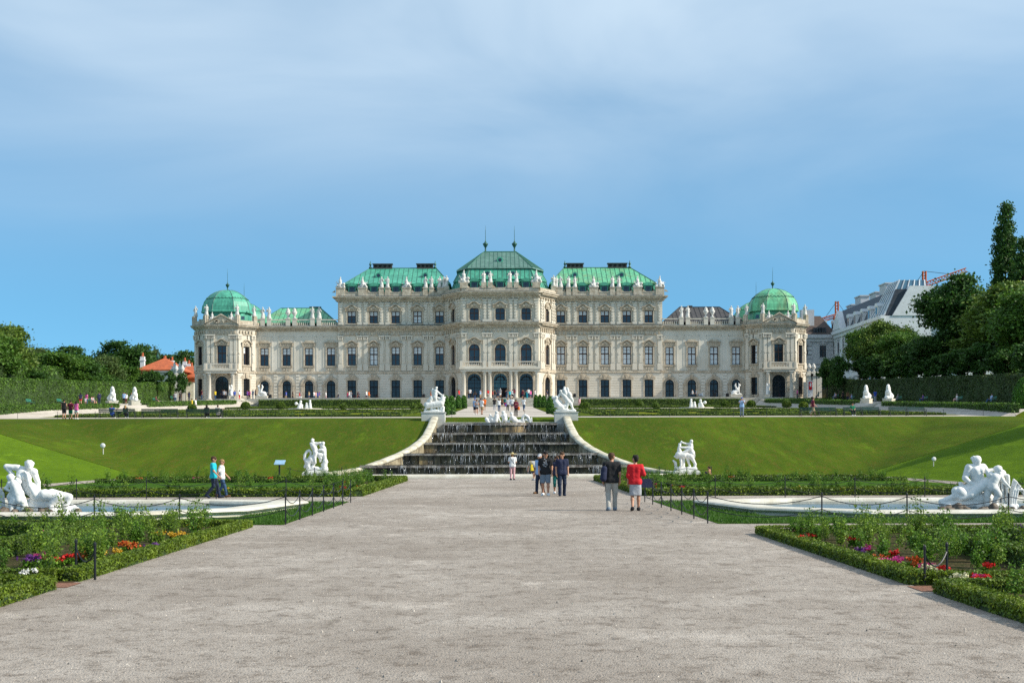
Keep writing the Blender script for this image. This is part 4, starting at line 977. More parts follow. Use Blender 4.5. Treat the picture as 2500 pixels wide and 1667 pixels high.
G1 = head(520, 405, 82, -.05, .3)+hand(205, 540, 40, 40, 34)+[
    (470, 480, 490, 520, 52, 50), (330, 470, 590, 520, 62, 66, .02), (400, 560, 450, 610, 110, 105, -.02), (380, 600, 390, 620, 60, 50, -.14), (470, 600, 470, 620, 62, 52, -.14), (440, 650, 480, 780, 100, 95),
    (320, 450, 110, 425, 58, 44), (110, 425, 205, 550, 44, 32), (590, 540, 650, 700, 58, 46, .05), (650, 700, 655, 880, 46, 34, .05),
    (510, 830, 640, 900, 100, 100), (640, 930, 800, 940, 112, 105, -.05), (800, 920, 1040, 950, 105, 70, -.12), (1040, 950, 900, 1090, 72, 55, -.15), (700, 1000, 1000, 1120, 90, 60), (900, 1090, 860, 1180, 50, 45, -.1),
    (880, 900, 1180, 960, 85, 66, .12), (1190, 970, 1120, 1130, 62, 46, .1), (1120, 1140, 1330, 1200, 50, 34, .05), (1330, 1205, 1400, 1215, 30, 18, .05),
    (560, 760, 590, 800, 60), (640, 900, 560, 760, 55, 45, -.2), (560, 760, 515, 560, 45, 28, -.22), (515, 560, 470, 510, 28, 20, -.22)]+head(240, 625, 68, -.28, -.2, 1)+[
    (260, 690, 300, 720, 45, 50, -.28), (230, 720, 380, 690, 55, 50, -.28), (310, 740, 370, 900, 92, 96, -.28), (370, 900, 380, 990, 102, 95, -.28), (230, 720, 160, 800, 38, 30, -.3), (160, 800, 240, 850, 30, 24, -.32), (380, 690, 350, 640, 36, 28, -.3),
    (330, 990, 260, 1080, 78, 60, -.3), (260, 1080, 250, 1200, 55, 40, -.3), (430, 990, 480, 1110, 76, 58, -.28), (480, 1110, 500, 1200, 52, 42, -.28),
    (240, 960, 250, 1120, 100, 60, -.1), (0, 850, 30, 1180, 46, 40), (-40, 830, -20, 1200, 60, 45), (40, 900, 60, 1200, 36, 36), (-90, 900, -60, 1210, 40), (120, 1190, 60, 1210, 40), (180, 1150, 215, 1220, 25),
    (600, 1020, 900, 1170, 90, 70), (480, 1080, 700, 1180, 80)]
G2 = head(1310, 375, 84, -.04, .25)+head(1630, 535, 74, -.3, .35)+hand(1215, 775, 45, 10, 30)+[
    (1310, 440, 1315, 480, 56, 60), (1190, 500, 1420, 490, 75, 72), (1300, 560, 1330, 660, 125, 112), (1270, 540, 1260, 560, 60, 50, -.12), (1370, 540, 1375, 560, 60, 50, -.12), (1330, 680, 1350, 800, 108, 112),
    (1170, 490, 1105, 670, 66, 52, -.04), (1100, 680, 1210, 775, 50, 34, -.12), (1440, 500, 1500, 560, 62, 48), (1500, 560, 1620, 530, 44, 32, .1),
    (1350, 790, 1150, 880, 115, 100), (1150, 880, 960, 900, 100, 84), (930, 890, 960, 980, 62, 80, -.1), (1000, 900, 1090, 980, 80, 70, -.15), (960, 990, 760, 1060, 66, 48), (760, 1060, 690, 1075, 42, 40), (1450, 740, 1180, 960, 85, 75, -.18), (1180, 960, 1010, 1020, 74, 50, -.18),
    (1030, 770, 1090, 830, 34, 26), (1090, 830, 1190, 820, 26, 20), (1150, 1000, 1500, 1040, 130, 120, .05),
    (1600, 600, 1600, 640, 40, 45, -.3), (1500, 620, 1660, 640, 60, 55, -.28), (1570, 660, 1530, 780, 92, 80, -.3), (1530, 790, 1530, 830, 88, 92, -.3), (1670, 650, 1740, 750, 42, 34, -.3), (1740, 750, 1820, 830, 32, 22, -.32),
    (1480, 620, 1450, 560, 40, 34, -.26), (1560, 840, 1630, 950, 74, 62, -.32), (1630, 950, 1580, 1060, 62, 46, -.3), (1580, 1060, 1550, 1180, 40, 30, -.28), (1550, 1190, 1580, 1215, 32, 24, -.34), (1500, 850, 1450, 980, 78, 60, -.2), (1450, 980, 1450, 1120, 56, 44, -.2), (1450, 1130, 1540, 1200, 44, 30, -.25), (1600, 1100, 1660, 1170, 40, 30, -.1),
    (1760, 600, 1690, 640, 75, 62, .05), (1720, 620, 1720, 700, 50, 40, -.05), (1850, 640, 1860, 780, 40, 34)]
for i in range(9): G2.append((1700+i*24, 1150, 1690+i*22+random.Random(i).uniform(-18, 18), 640+abs(i-3)*14, 21, 19, .02+.05*(i % 3)))
for i in range(10): x = 1880+i*11; G2 += [(x, 1140, x+20+i*4, 900-i*3, 17, 18, -.04*(i % 3)), (x+20+i*4, 900-i*3, 1960+i*19, 700+i*22, 18, 15, -.04*(i % 3)), (1960+i*19, 700+i*22, 2010+i*13, 730+i*32, 14, 8, -.04*(i % 3))]
G2 += [(1000, 1100, 1600, 1130, 90, 80), (700, 1110, 1000, 1120, 50, 70), (1680, 1150, 2000, 1160, 45)]
def statue(name, label, prims, loc, h, noise=.004, ped=None, k=.016, rot=0, nf=26, pm_=None):
    t = thing(name, label, 'statue', loc, rot)
    sdf_obj('figure', prims, MARBLE, h, t, k, noise=noise, nfreq=nf)
    if ped: ped.build('pedestal', pm_ or PEDEST, t)
    return t
statue('fountain_statue', 'white marble group of a reclining woman and two children in the pool', P2(G1, 700, 1235, 562)+rocks(16, -1.0, 1.2, .12, .16, 3), (atpx(98, 44), 44.0, .05), .017, .0025, nf=30, k=.012)
statue('fountain_statue', 'white marble group of a seated bearded man, a child and reeds in the pool', P2(G2, 1300, 1235, 562)+rocks(14, -1.0, 1.3, .1, .15, 4), (atpx(2382, 44), 44.0, .05), .017, .0025, nf=30, k=.012)
rk = MB()
for x0, sd in ((atpx(2382, 44), 5), (atpx(98, 44), 8)):
    q = random.Random(sd); V, Fq = sdf_mesh([((q.uniform(-1.25, 1.45), q.uniform(-.55, -.35), q.uniform(-.02, .1)),)*2+(q.uniform(.06, .16),) for _ in range(26)], .035, .03, noise=.02, nfreq=22)
    tag(link('rocks', npmesh('rocks', V, Fq, pm('wet_tufa', (.16, .12, .085), .6, col2=(.05, .04, .03), scale=6, fine=.4, fscale=30), True), loc=(x0, 44.0, .05)), 'rough brown tufa stones at the foot of the '+('seated man' if sd == 5 else 'reclining woman')+' statue in the pool', 'rocks')
G3 = head(470, 205, 62, 0, -.4)+head(840, 320, 66, -.05, .2)+[
    (500, 280, 540, 330, 50, 60), (430, 320, 600, 330, 60, 70), (500, 400, 540, 480, 105, 100), (560, 500, 590, 640, 95, 110), (620, 320, 740, 290, 48, 38, -.05), (740, 290, 800, 300, 36, 44), (580, 620, 560, 780, 80, 62, -.12), (555, 780, 580, 980, 56, 36, -.14), (560, 960, 455, 1130, 46, 50),
    (640, 660, 780, 720, 92, 84), (700, 700, 760, 820, 100, 70), (760, 820, 745, 930, 58, 44), (790, 380, 860, 480, 80, 78), (720, 540, 820, 540, 48, 60, -.1), (860, 520, 880, 700, 88, 74, .05), (880, 720, 910, 900, 70, 56), (910, 920, 880, 1180, 88, 96), (960, 940, 985, 960, 40, 34), (840, 1060, 920, 1160, 80, 80),
    (520, 760, 460, 900, 80, 110), (420, 860, 320, 980, 120, 110), (300, 960, 320, 1100, 105, 100), (230, 1080, 210, 1120, 50),
    (280, 960, 195, 850, 58, 52), (195, 850, 200, 720, 52, 48), (200, 720, 270, 600, 48, 46), (270, 600, 350, 550, 46, 42), (350, 550, 420, 620, 42, 38), (420, 620, 400, 730, 38, 32), (400, 730, 330, 840, 32, 30),
    (300, 1200, 950, 1210, 62, 70), (450, 1150, 650, 1180, 60, 70)]
G4 = head(828, 225, 60, -.05, .3)+[
    (380, 680, 560, 690, 115, 118, -.05), (560, 690, 790, 720, 118, 112, .0), (340, 720, 330, 760, 90, 70, -.05), (420, 640, 400, 480, 95, 66, -.05), (400, 490, 420, 330, 62, 44, -.05), (400, 330, 385, 290, 26, 12), (430, 400, 480, 230, 40, 30, .05), (480, 240, 482, 195, 24, 8, .05), (240, 740, 290, 760, 30, 40),
    (440, 800, 455, 940, 52, 42, -.1), (455, 940, 462, 1080, 40, 34, -.1), (462, 1085, 400, 1120, 40, 34, -.12), (700, 820, 730, 930, 60, 46, .08), (730, 930, 775, 1070, 44, 36, .08), (775, 1080, 730, 1120, 40, 30, .05), (850, 800, 900, 890, 78, 58, .05), (900, 890, 965, 1010, 52, 44, .05), (965, 1010, 940, 1130, 48, 52, .05),
    (545, 820, 540, 1120, 74, 66, .1), (200, 890, 270, 960, 34, 46), (270, 960, 290, 1160, 48, 52),
    (800, 320, 810, 430, 80, 84), (760, 320, 640, 300, 46, 36), (640, 300, 540, 270, 36, 30), (540, 270, 490, 240, 30, 26), (740, 440, 600, 440, 56, 46, -.1), (600, 440, 450, 430, 44, 40, -.1), (790, 470, 600, 590, 72, 60, -.12), (600, 590, 490, 620, 56, 46, -.14), (490, 620, 410, 590, 44, 30, -.14), (780, 480, 850, 620, 90, 100),
    (850, 600, 910, 620, 30, 28), (905, 630, 935, 700, 26), (935, 700, 925, 780, 26, 24), (925, 780, 880, 790, 24, 20), (320, 1160, 980, 1165, 48, 52)]
for nm, lab, G, zc, px in (('garden_statue', 'white marble statue with a coiled sea-monster tail on a plinth at the lawn foot', G3, 600, 772), ('garden_statue', 'white marble statue of a rider bending a beast on a plinth at the lawn foot', G4, 650, 1675.5)):
    p = MB(); p.box(-.88, .88, -.7, .7, -.3, .38); p.frus(-.88, .88, -.7, .7, .38, .56, .2, .2)
    d = 97.0; statue(nm, lab, [((a[0], a[1], a[2]+.55), (b[0], b[1], b[2]+.55), r0, r1) for a, b, r0, r1 in P2(G, zc, 1250 if G is G3 else 1195, 510)], (atpx(px, d), d, 0.0), .023, .003, ped=p, nf=30, k=.013)
G5 = head(650, 265, 48, -.05, -.3)+[
    (340, 850, 560, 830, 110, 112), (560, 830, 800, 790, 112, 120), (800, 790, 860, 680, 112, 92), (860, 650, 880, 600, 82, 66), (900, 640, 965, 575, 32, 22), (820, 610, 830, 560, 40, 34), (480, 620, 430, 700, 80, 80),
    (340, 870, 330, 920, 70, 48), (330, 920, 255, 990, 44, 30), (490, 850, 490, 930, 72, 50), (490, 940, 460, 1040, 40, 36), (830, 880, 810, 1000, 64, 46), (880, 930, 870, 1060, 58, 56), (720, 960, 740, 1040, 36, 30), (600, 980, 600, 1060, 30), 
    (300, 760, 245, 800, 26), (245, 800, 235, 870, 26), (235, 870, 280, 900, 24), (620, 360, 600, 460, 74, 72), (610, 480, 590, 560, 80, 84), (690, 390, 770, 460, 38, 32), (770, 460, 860, 520, 30, 30), (860, 520, 890, 500, 30), (520, 290, 505, 360, 30, 34), (505, 360, 510, 480, 34, 36), (540, 330, 560, 400, 40), (600, 580, 640, 680, 66, 50), (640, 690, 680, 720, 48, 36), (520, 600, 420, 690, 64, 54), (420, 690, 350, 690, 50, 40), (700, 600, 800, 640, 40, 46), (250, 1065, 880, 1070, 46, 50), (480, 1020, 700, 1050, 50)]
G6 = head(412, 395, 56, -.05, -.4)+head(545, 268, 46, .1, -.2)+[
    (450, 470, 520, 530, 72, 84), (520, 530, 600, 640, 84, 86), (600, 640, 660, 730, 86, 98), (400, 470, 350, 540, 46, 38), (350, 540, 300, 620, 36, 30), (640, 760, 640, 850, 80, 60), (640, 850, 590, 1000, 56, 40), (720, 760, 780, 860, 66, 48), (780, 860, 830, 990, 42, 34), (830, 1000, 920, 1050, 40, 24),
    (150, 620, 250, 600, 56, 74), (130, 600, 150, 500, 42, 12), (240, 640, 230, 760, 72, 84), (250, 760, 330, 860, 96, 110), (340, 880, 440, 920, 108, 100), (460, 920, 560, 880, 84, 66), (300, 720, 330, 690, 50, 40), (230, 820, 210, 930, 40, 24), (350, 700, 450, 780, 36, 30),
    (540, 350, 560, 420, 74, 80), (560, 430, 600, 500, 80, 70), (640, 290, 665, 420, 44, 50), (660, 330, 640, 420, 40), (700, 470, 730, 520, 74, 72), (720, 560, 780, 640, 66, 50), (800, 640, 825, 720, 42, 34), (825, 720, 790, 830, 32, 26), (270, 1045, 900, 1055, 46, 44), (420, 1000, 620, 1020, 56)]
for lab, G, zc, px in (('white marble statue of a winged rider on a horned beast above the cascade', G5, 550, 1058.8), ('white marble statue of a man wrestling a dolphin above the cascade', G6, 590, 1382)):
    d = 130.4; p = MB(); p.box(-1.1, 1.1, -.95, .95, -1.6, .62-.5); p.box(-1.06, 1.06, -.92, .92, .12, 1.12); p.box(-1.12, 1.12, -.97, .97, 1.12, 1.2)
    statue('cascade_statue', lab, [((a[0], a[1], a[2]+1.19), (b[0], b[1], b[2]+1.19), r0, r1) for a, b, r0, r1 in P2(G, zc, 1100, 378)], (atpx(px, d), d, 4.15), .032, ped=p, k=.016)
G7 = head(880, 250, 62, -.05, .1)+head(1100, 245, 66, .05, .1)+head(1370, 285, 58, -.05, .2)+[
    (870, 340, 850, 500, 76, 84, -.05), (860, 330, 930, 400, 46, 36, -.05), (930, 400, 1000, 540, 34, 26, -.1), (820, 400, 760, 480, 50, 60), (540, 450, 600, 550, 62, 76), (650, 385, 590, 470, 38, 30), (660, 310, 690, 360, 34, 40), (720, 470, 800, 545, 80, 76), (600, 545, 850, 560, 50),
    (1130, 350, 1140, 460, 84, 80), (1040, 340, 1090, 420, 40, 34), (1160, 300, 1210, 400, 48, 40), (1200, 400, 1230, 480, 44, 34), (1060, 560, 1070, 490, 28), (1070, 490, 1170, 490, 28), (1180, 490, 1190, 560, 30), (1130, 470, 1170, 480, 60), (1220, 510, 1320, 560, 36, 24),
    (1390, 400, 1440, 460, 74, 78), (1440, 470, 1540, 540, 80, 66), (1350, 410, 1320, 480, 38, 32), (1320, 480, 1260, 560, 30, 24), (1430, 380, 1500, 420, 40, 36), (1500, 420, 1580, 500, 36, 26), (1540, 540, 1780, 560, 60, 44), (1620, 500, 1690, 480, 40, 30),
    (1780, 550, 1740, 480, 40, 46), (1740, 480, 1760, 390, 46, 50), (1760, 380, 1830, 335, 50, 52), (1830, 335, 1920, 380, 52, 50), (1920, 380, 1965, 460, 50, 44), (1965, 460, 1985, 560, 42, 24), (1700, 555, 1850, 470, 36, 44), (1850, 470, 1950, 520, 44, 30), (2040, 420, 2045, 540, 26, 22), (2040, 430, 2010, 560, 20)]
statue('cascade_statue', 'white marble group of water nymphs and a curling fish tail lying along the cascade top', P2(G7, 1290, 575, 371), (atpx(1243, 128.3), 128.3, 4.33), .03, k=.02)

# sphinxes: lion body lying down, woman's head and chest
def sphinx_prims():
    P = [((-1.0, 0, .42), (-.2, 0, .48), .34, .30), ((-.95, -.2, .3), (-.6, -.28, .25), .26, .16), ((-.95, .2, .3), (-.6, .28, .25), .26, .16), ((-.6, -.3, .12), (-.3, -.3, .1), .12, .1), ((-.6, .3, .12), (-.3, .3, .1), .12, .1),
         ((-.2, 0, .5), (.25, 0, .72), .30, .28), ((.25, 0, .72), (.3, 0, .95), .27, .2), ((.4, -.12, .82), (.42, -.12, .8), .12), ((.4, .12, .82), (.42, .12, .8), .12), ((.28, -.2, .75), (.35, -.24, .2), .13, .1), ((.28, .2, .75), (.35, .24, .2), .13, .1),
         ((.3, -.24, .11), (.8, -.24, .1), .11, .1), ((.3, .24, .11), (.8, .24, .1), .11, .1), ((.3, 0, 1.0), (.32, 0, 1.18), .13, .1), ((.33, 0, 1.32), (.36, 0, 1.36), .17, .16), ((.46, 0, 1.22), (.47, 0, 1.2), .1), ((.52, 0, 1.28), (.51, 0, 1.32), .03),
         ((.2, 0, 1.4), (.18, 0, 1.42), .19), ((.24, 0, 1.52), (.26, 0, 1.62), .12, .03), ((.18, -.17, 1.25), (.15, -.19, 1.0), .09, .07), ((.18, .17, 1.25), (.15, .19, 1.0), .09, .07), ((-1.3, 0, .3), (-1.35, .1, .55), .06), ((-.3, 0, .62), (.1, 0, .8), .2, .26), ((-1.3, 0, .06), (.9, 0, .06), .22)]
    return P
V, Fq = sdf_mesh(sphinx_prims(), .045, .05, noise=.010, nfreq=18); SPHM = npmesh('figure', V, Fq, MARBLE, True)
sp = MB(); sp.box(-1.45, 1.0, -.5, .5, -.9, .55); sp.box(-1.5, 1.05, -.55, .55, .55, .66); SPP = sp.mesh('pedestal', KERB)
def sphinx(x, y, z, rot, label, sc=1.12):
    t = thing('sphinx', label, 'sphinx statue', (x, y, z), rot, 'white sphinxes on pedestals', sc); o = link('figure', SPHM, t); o.location = (0, 0, .66); link('pedestal', SPP, t); return t
for s, nm in ((-1, 'left'), (1, 'right')):
    for y, w_ in ((180.3, 'nearer'), (191.2, 'farther')):
        sphinx(s*49.2, y, gz(49, y)-.1, -math.pi/2-s*.42, 'white sphinx by the stairs at the %s hedge, the one %s the camera' % ('sunlit' if s < 0 else 'shaded', {'nearer': 'nearer to', 'farther': 'farther from'}[w_]))
# winged sphinxes sitting before the palace
def wing_prims(): return [((-.5, 0, .4), (.1, 0, .6), .34, .26), ((-.6, -.15, .25), (-.3, -.2, .15), .22, .14), ((.1, 0, .6), (.3, 0, 1.1), .26, .2), ((.3, -.1, .9), (.42, -.13, .15), .12, .09), ((.3, .1, .9), (.42, .13, .15), .12, .09), ((.35, 0, 1.25), (.38, 0, 1.45), .12, .1), ((.42, 0, 1.58), (.44, 0, 1.64), .17, .15), ((.56, 0, 1.55), (.57, 0, 1.5), .08), ((.33, 0, 1.75), (.3, 0, 1.95), .1, .03),
                         ((0, -.15, .9), (-.25, -.2, 1.5), .14, .10), ((-.25, -.2, 1.5), (-.15, -.2, 1.85), .11, .05), ((0, .15, .9), (-.25, .2, 1.5), .14, .1), ((-.25, .2, 1.5), (-.15, .2, 1.85), .11, .05), ((-.9, 0, .3), (-1.0, .1, .6), .05), ((-.8, 0, .05), (.6, 0, .05), .2)]
V, Fq = sdf_mesh(wing_prims(), .05, .05, noise=.012, nfreq=16); WSM = npmesh('figure', V, Fq, MARBLE, True)
for x, rot, lab in ((atpx(640, 272), math.pi, 'white winged sphinx atop the curved steps right of the sunlit domed tower'), (atpx(562, 270), -math.pi/2+.4, 'white winged sphinx against the portal column of the sunlit domed tower'), (atpx(1797, 272), 0.0, 'white winged sphinx before the arched door beside the dark-roofed wing'), (atpx(1877, 270), -math.pi/2-.4, 'white winged sphinx by the closed portal of the right-hand domed tower')):
    t = thing('sphinx', lab, 'sphinx statue', (x, 271, 11.4), rot, 'winged sphinxes before the palace', 1.15); o = link('figure', WSM, t); o.location = (0, 0, .66)
    b = MB(); b.box(-1.05, .85, -.5, .5, -2.2, .6); b.box(-1.12, .92, -.55, .55, .6, .67); b.build('pedestal', KERB, t)
# little fountain groups on the parterre
for px, flip, lab in ((745, 1, 'small white fountain figures on the parterre below the green-roofed wing'), (1700, -1, 'small white fountain figures on the parterre near the man in a blue cap')):
    L = [((-.9, 0, .3), (-.7, 0, .9), .3, .22), ((-1.3, 0, 1.0), (-1.0, 0, .9), .25, .1), ((-.65, 0, 1.25), (-.65, 0, 1.3), .2), ((-.5, 0, .3), (-.4, 0, .8), .2, .12), ((.2, 0, .3), (.25, 0, .7), .24, .2), ((.25, 0, .95), (.25, 0, 1.0), .16), ((.8, 0, .2), (.75, 0, 1.0), .25, .2), ((.75, 0, 1.3), (.75, 0, 1.4), .17), ((-1.3, 0, .1), (1.2, 0, .1), .2), ((.3, 0, .1), (.6, 0, .5), .15)]
    y = 203.0; t = thing('fountain_statue', lab, 'statue', (atpx(px, y), y, zpar(y)+.05)); t.scale = (flip*.95, .95, .95)
    sdf_obj('figure', L, MARBLE, .05, t, .06, noise=.01, nfreq=14)
    m = MB(); m.lathe([(2.6, -.2), (2.6, .22), (2.3, .22), (2.25, .1)], seg=24); m.build('basin', KERB, t)
# ------------------------------------------------------------------ the two pools
POOLP = [(7.55, 42.3), (10.3, 39.5), (26.0, 39.3), (26.0, 50.3), (9.9, 50.1), (6.6, 48.6)]
def inset(p, d):
    n = len(p); out = []
    for i in range(n):
        a, b, c = Vector(p[i-1]), Vector(p[i]), Vector(p[(i+1) % n]); e1 = (b-a).normalized(); e2 = (c-b).normalized()
        n1 = Vector((-e1.y, e1.x)); n2 = Vector((-e2.y, e2.x)); bis = (n1+n2).normalized(); out.append(tuple(b+bis*d/max(.3, bis.dot(n1))))
    return out
for s, lab in ((-1, 'low pale stone pool rim round the reclining-woman fountain'), (1, 'low pale stone pool rim round the seated-man fountain')):
    t = thing('pool', lab, 'pool', (s*16, 44.5, 0)); inv = Matrix.Translation((-s*16, -44.5, 0))
    base = POOLP; prof = [(0.10, -.1), (0.10, .10), (0.02, .12), (-.04, .17), (0, .22), (.1, .25), (.75, .25), (.84, .22), (.88, .15), (.88, -.12)]
    loops = [[(s*x, y, z) for x, y in inset(base, d)] for d, z in prof]
    if s < 0: loops = [l[::-1] for l in loops]
    m = MB(); m.loft(loops); o = m.build('rim', KERB, t); o.matrix_parent_inverse = inv
    w_ = MB(); w_.prism([(s*x, y) for x, y in inset(base, .86)][::s], -.3, .06); o = structure(w_.build('water', POOL))
# ------------------------------------------------------------------ hedges, topiary, parterre
def surf_leaves(boxes, dens, size, rg, jit=.04):
    """leaf positions and outward directions over the faces of boxes given as 8 corner functions (x0,x1,y0,y1,z0,z1)"""
    Ps, Ns = [], []
    for x0, x1, y0, y1, z0, z1 in boxes:
        for ax_, sg in ((0, -1), (0, 1), (1, -1), (1, 1), (2, 1)):
            d = [(x1-x0), (y1-y0), (z1-z0)]; a, b = [i for i in range(3) if i != ax_]
            n = int(d[a]*d[b]*dens)
            if n <= 0: continue
            p = rg.uniform(0, 1, (n, 3)); p[:, ax_] = 0 if sg < 0 else 1
            p = p*np.array(d)+np.array([x0, y0, z0]); p += rg.normal(0, jit, (n, 3)); nn = np.zeros((n, 3)); nn[:, ax_] = sg
            Ps.append(p); Ns.append(nn)
    return np.concatenate(Ps), np.concatenate(Ns)
def hedge_run(name, label, pts, w, h, mat, leaf, dens, seed, zf, cat='hedge', group=None, core=None, wob=.06, step=None, bevel=.0):
    """clipped hedge along a line of plan points: knobbly core and leaves over it, top and sides following the land"""
    rg = np.random.default_rng(seed); V, Fq = [], []; PV, NV = [], []
    L = [0]
    for a, b in zip(pts, pts[1:]): L.append(L[-1]+math.dist(a, b))
    st = step or max(.25, h*.35); n = max(2, int(L[-1]/st)+1)
    def at(u):
        for i in range(len(pts)-1):
            if u <= L[i+1]+1e-9: t = (u-L[i])/(L[i+1]-L[i]); a, b = pts[i], pts[i+1]; return (a[0]+(b[0]-a[0])*t, a[1]+(b[1]-a[1])*t), ((b[0]-a[0])/(L[i+1]-L[i]), (b[1]-a[1])/(L[i+1]-L[i]))
        return pts[-1], at(L[-1]-.01)[1]
    cs = [(-.5, 0), (-.52, .35), (-.5, .7), (-.46, .95), (-.25, 1.0), (.0, 1.02), (.25, 1.0), (.46, .95), (.5, .7), (.52, .35), (.5, 0)]
    m = MB(); loops = []
    for i in range(n):
        u = L[-1]*i/(n-1); (x, y), (tx, ty) = at(u); z = zf(x, y); e = .88 if i in (0, n-1) else 1
        loops.append([(x-ty*a*w*e+rg.normal(0, wob*.5), y+tx*a*w*e+rg.normal(0, wob*.5), z-.05+(b*h*(1 if e == 1 else .97))+rg.normal(0, wob*.4)*(b > .2)) for a, b in cs])
    m.loft(loops, closed=False); m.add(loops[0], [tuple(range(len(cs)))]); m.add(loops[-1], [tuple(range(len(cs)-1, -1, -1))])
    nl = int(dens*L[-1]*(2*h+w)); u = rg.uniform(0, L[-1], nl); q = rg.uniform(0, 2*h+w, nl)
    P, Nn = np.zeros((nl, 3)), np.zeros((nl, 3))
    for i in range(nl):
        (x, y), (tx, ty) = at(u[i]); z = zf(x, y)
        if q[i] < h: a, b, nx, nz = -.5*w, q[i], -1, 0
        elif q[i] < h+w: a, b, nx, nz = q[i]-h-.5*w, h, 0, 1
        else: a, b, nx, nz = .5*w, q[i]-h-w, 1, 0
        P[i] = (x-ty*a, y+tx*a, z+b); Nn[i] = (-ty*nx, tx*nx, nz)
    ne = int(dens*h*w)
    for (x, y), (tx, ty), sg in ((at(0)[0], at(0)[1], -1), (at(L[-1])[0], at(L[-1])[1], 1)):
        a = rg.uniform(-.5, .5, ne)*w; b = rg.uniform(0, h, ne); z = zf(x, y)
        P = np.concatenate([P, np.stack([x-ty*a, y+tx*a, z+b], 1)]); Nn = np.concatenate([Nn, np.tile([tx*sg, ty*sg, 0], (ne, 1))])
    P = P+rg.normal(0, leaf*.35, P.shape)+Nn*leaf*.15; LV, LF = leaf_quads(P, leaf, rg, Nn)
    V = np.array(m.v); F4 = [f for f in m.f if len(f) == 4]; caps = [f for f in m.f if len(f) != 4]
    for c in caps: F4 += [[c[0], c[k], c[k+1], c[k+2]] for k in range(1, len(c)-2, 2)]
    allF = np.concatenate([np.array(F4), LF+len(V)]); mi = [0]*len(F4)+[1]*len(LF)
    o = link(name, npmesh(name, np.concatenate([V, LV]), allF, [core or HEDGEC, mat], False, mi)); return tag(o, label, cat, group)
# tall side hedges, cut with vertical bays
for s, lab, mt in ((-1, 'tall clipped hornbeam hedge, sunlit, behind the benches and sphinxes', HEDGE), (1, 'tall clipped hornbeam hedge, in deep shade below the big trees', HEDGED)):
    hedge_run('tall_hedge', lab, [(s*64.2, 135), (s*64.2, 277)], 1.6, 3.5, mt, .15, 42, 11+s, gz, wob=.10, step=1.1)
hedge_run('ivy_hedge', 'rough ivy-covered hedge standing above the tall sunlit hedge', [(-69.5, 130), (-69.5, 222)], 2.4, 5.6, LEAF[0], .26, 16, 15, gz, wob=.45, step=1.6)
# low hedges at the edge of the parterre, with gaps for the stairs
for s, nm in ((-1, 'sunlit'), (1, 'shaded')):
    hedge_run('low_hedge', 'low %s hedge beside the parterre, between side stairs and lawn slope' % nm, [(s*48.3, 133.5), (s*48.3, 178.6)], .9, 1.15, HEDGE, .10, 110, 21+s, zpar and (lambda x, y: zpar(y)), wob=.05, core=HEDGEC)
    hedge_run('low_hedge', 'low %s hedge beside the parterre, between side stairs and palace' % nm, [(s*48.3, 193), (s*48.3, 258)], .9, 1.25, HEDGE, .12, 70, 24+s, lambda x, y: zpar(y), wob=.06)
    hedge_run('front_hedge', 'long low dark hedge in front of the %s palace wing' % ('green-roofed' if s < 0 else 'dark-roofed'), [(s*14.8, 262.3), (s*44.5, 262.3)], 1.0, 1.3, BOXD, .12, 70, 27+s, lambda x, y: zpar(262), wob=.05)
    hedge_run('front_hedge', 'low hedge before the %s domed tower' % ('sunlit' if s < 0 else 'right-hand'), [(s*(48.5 if s < 0 else 52), 261.5), (s*63, 261.5)], 1.0, 1.35, HEDGE if s < 0 else BOXD, .12, 70, 29+s, lambda x, y: zpar(262), wob=.05) if s > 0 else None
# retaining step under the side walks
for s, lab in ((-1, 'low stone edge of the sunlit side walk'), (1, 'low stone edge of the shaded side walk')):
    m = MB()
    for y0, y1 in ((134, 178.8), (193, 262)):
        yy = ar(y0, y1, 4)
        m.loft([[(s*47.9, y, zpar(y)-.2), (s*47.9, y, gz(48.4, y)+.03), (s*48.35, y, gz(48.4, y)+.03), (s*48.35, y, zpar(y)-.2)][::s] for y in yy], cap0=True, cap1=True)
    tag(m.build('walk_edge', STEP), lab, 'kerb')
    # side stairs between the sphinxes
    m = MB()
    for i in range(6):
        z1 = gz(49, 185.7)-i*.165; m.box(*sorted((s*(48.4-i*.42), s*49.6)), 181.6-i*.05, 190+i*.05, z1-.6, z1)
    structure(m.build('stairs', STEP))
    # curved corner stairs before the towers
    m = MB(); cx0 = s*51.0
    for i in range(9):
        r = 6.2-i*.42; a0, a1 = (math.pi*1.0, math.pi*2.0)
        m.prism([(cx0+r*1.15*math.cos(a0+(a1-a0)*k/14), 268.5+r*math.sin(a0+(a1-a0)*k/14)) for k in range(15)], 9.2, 9.78+i*.205)
    structure(m.build('stairs', STEP))
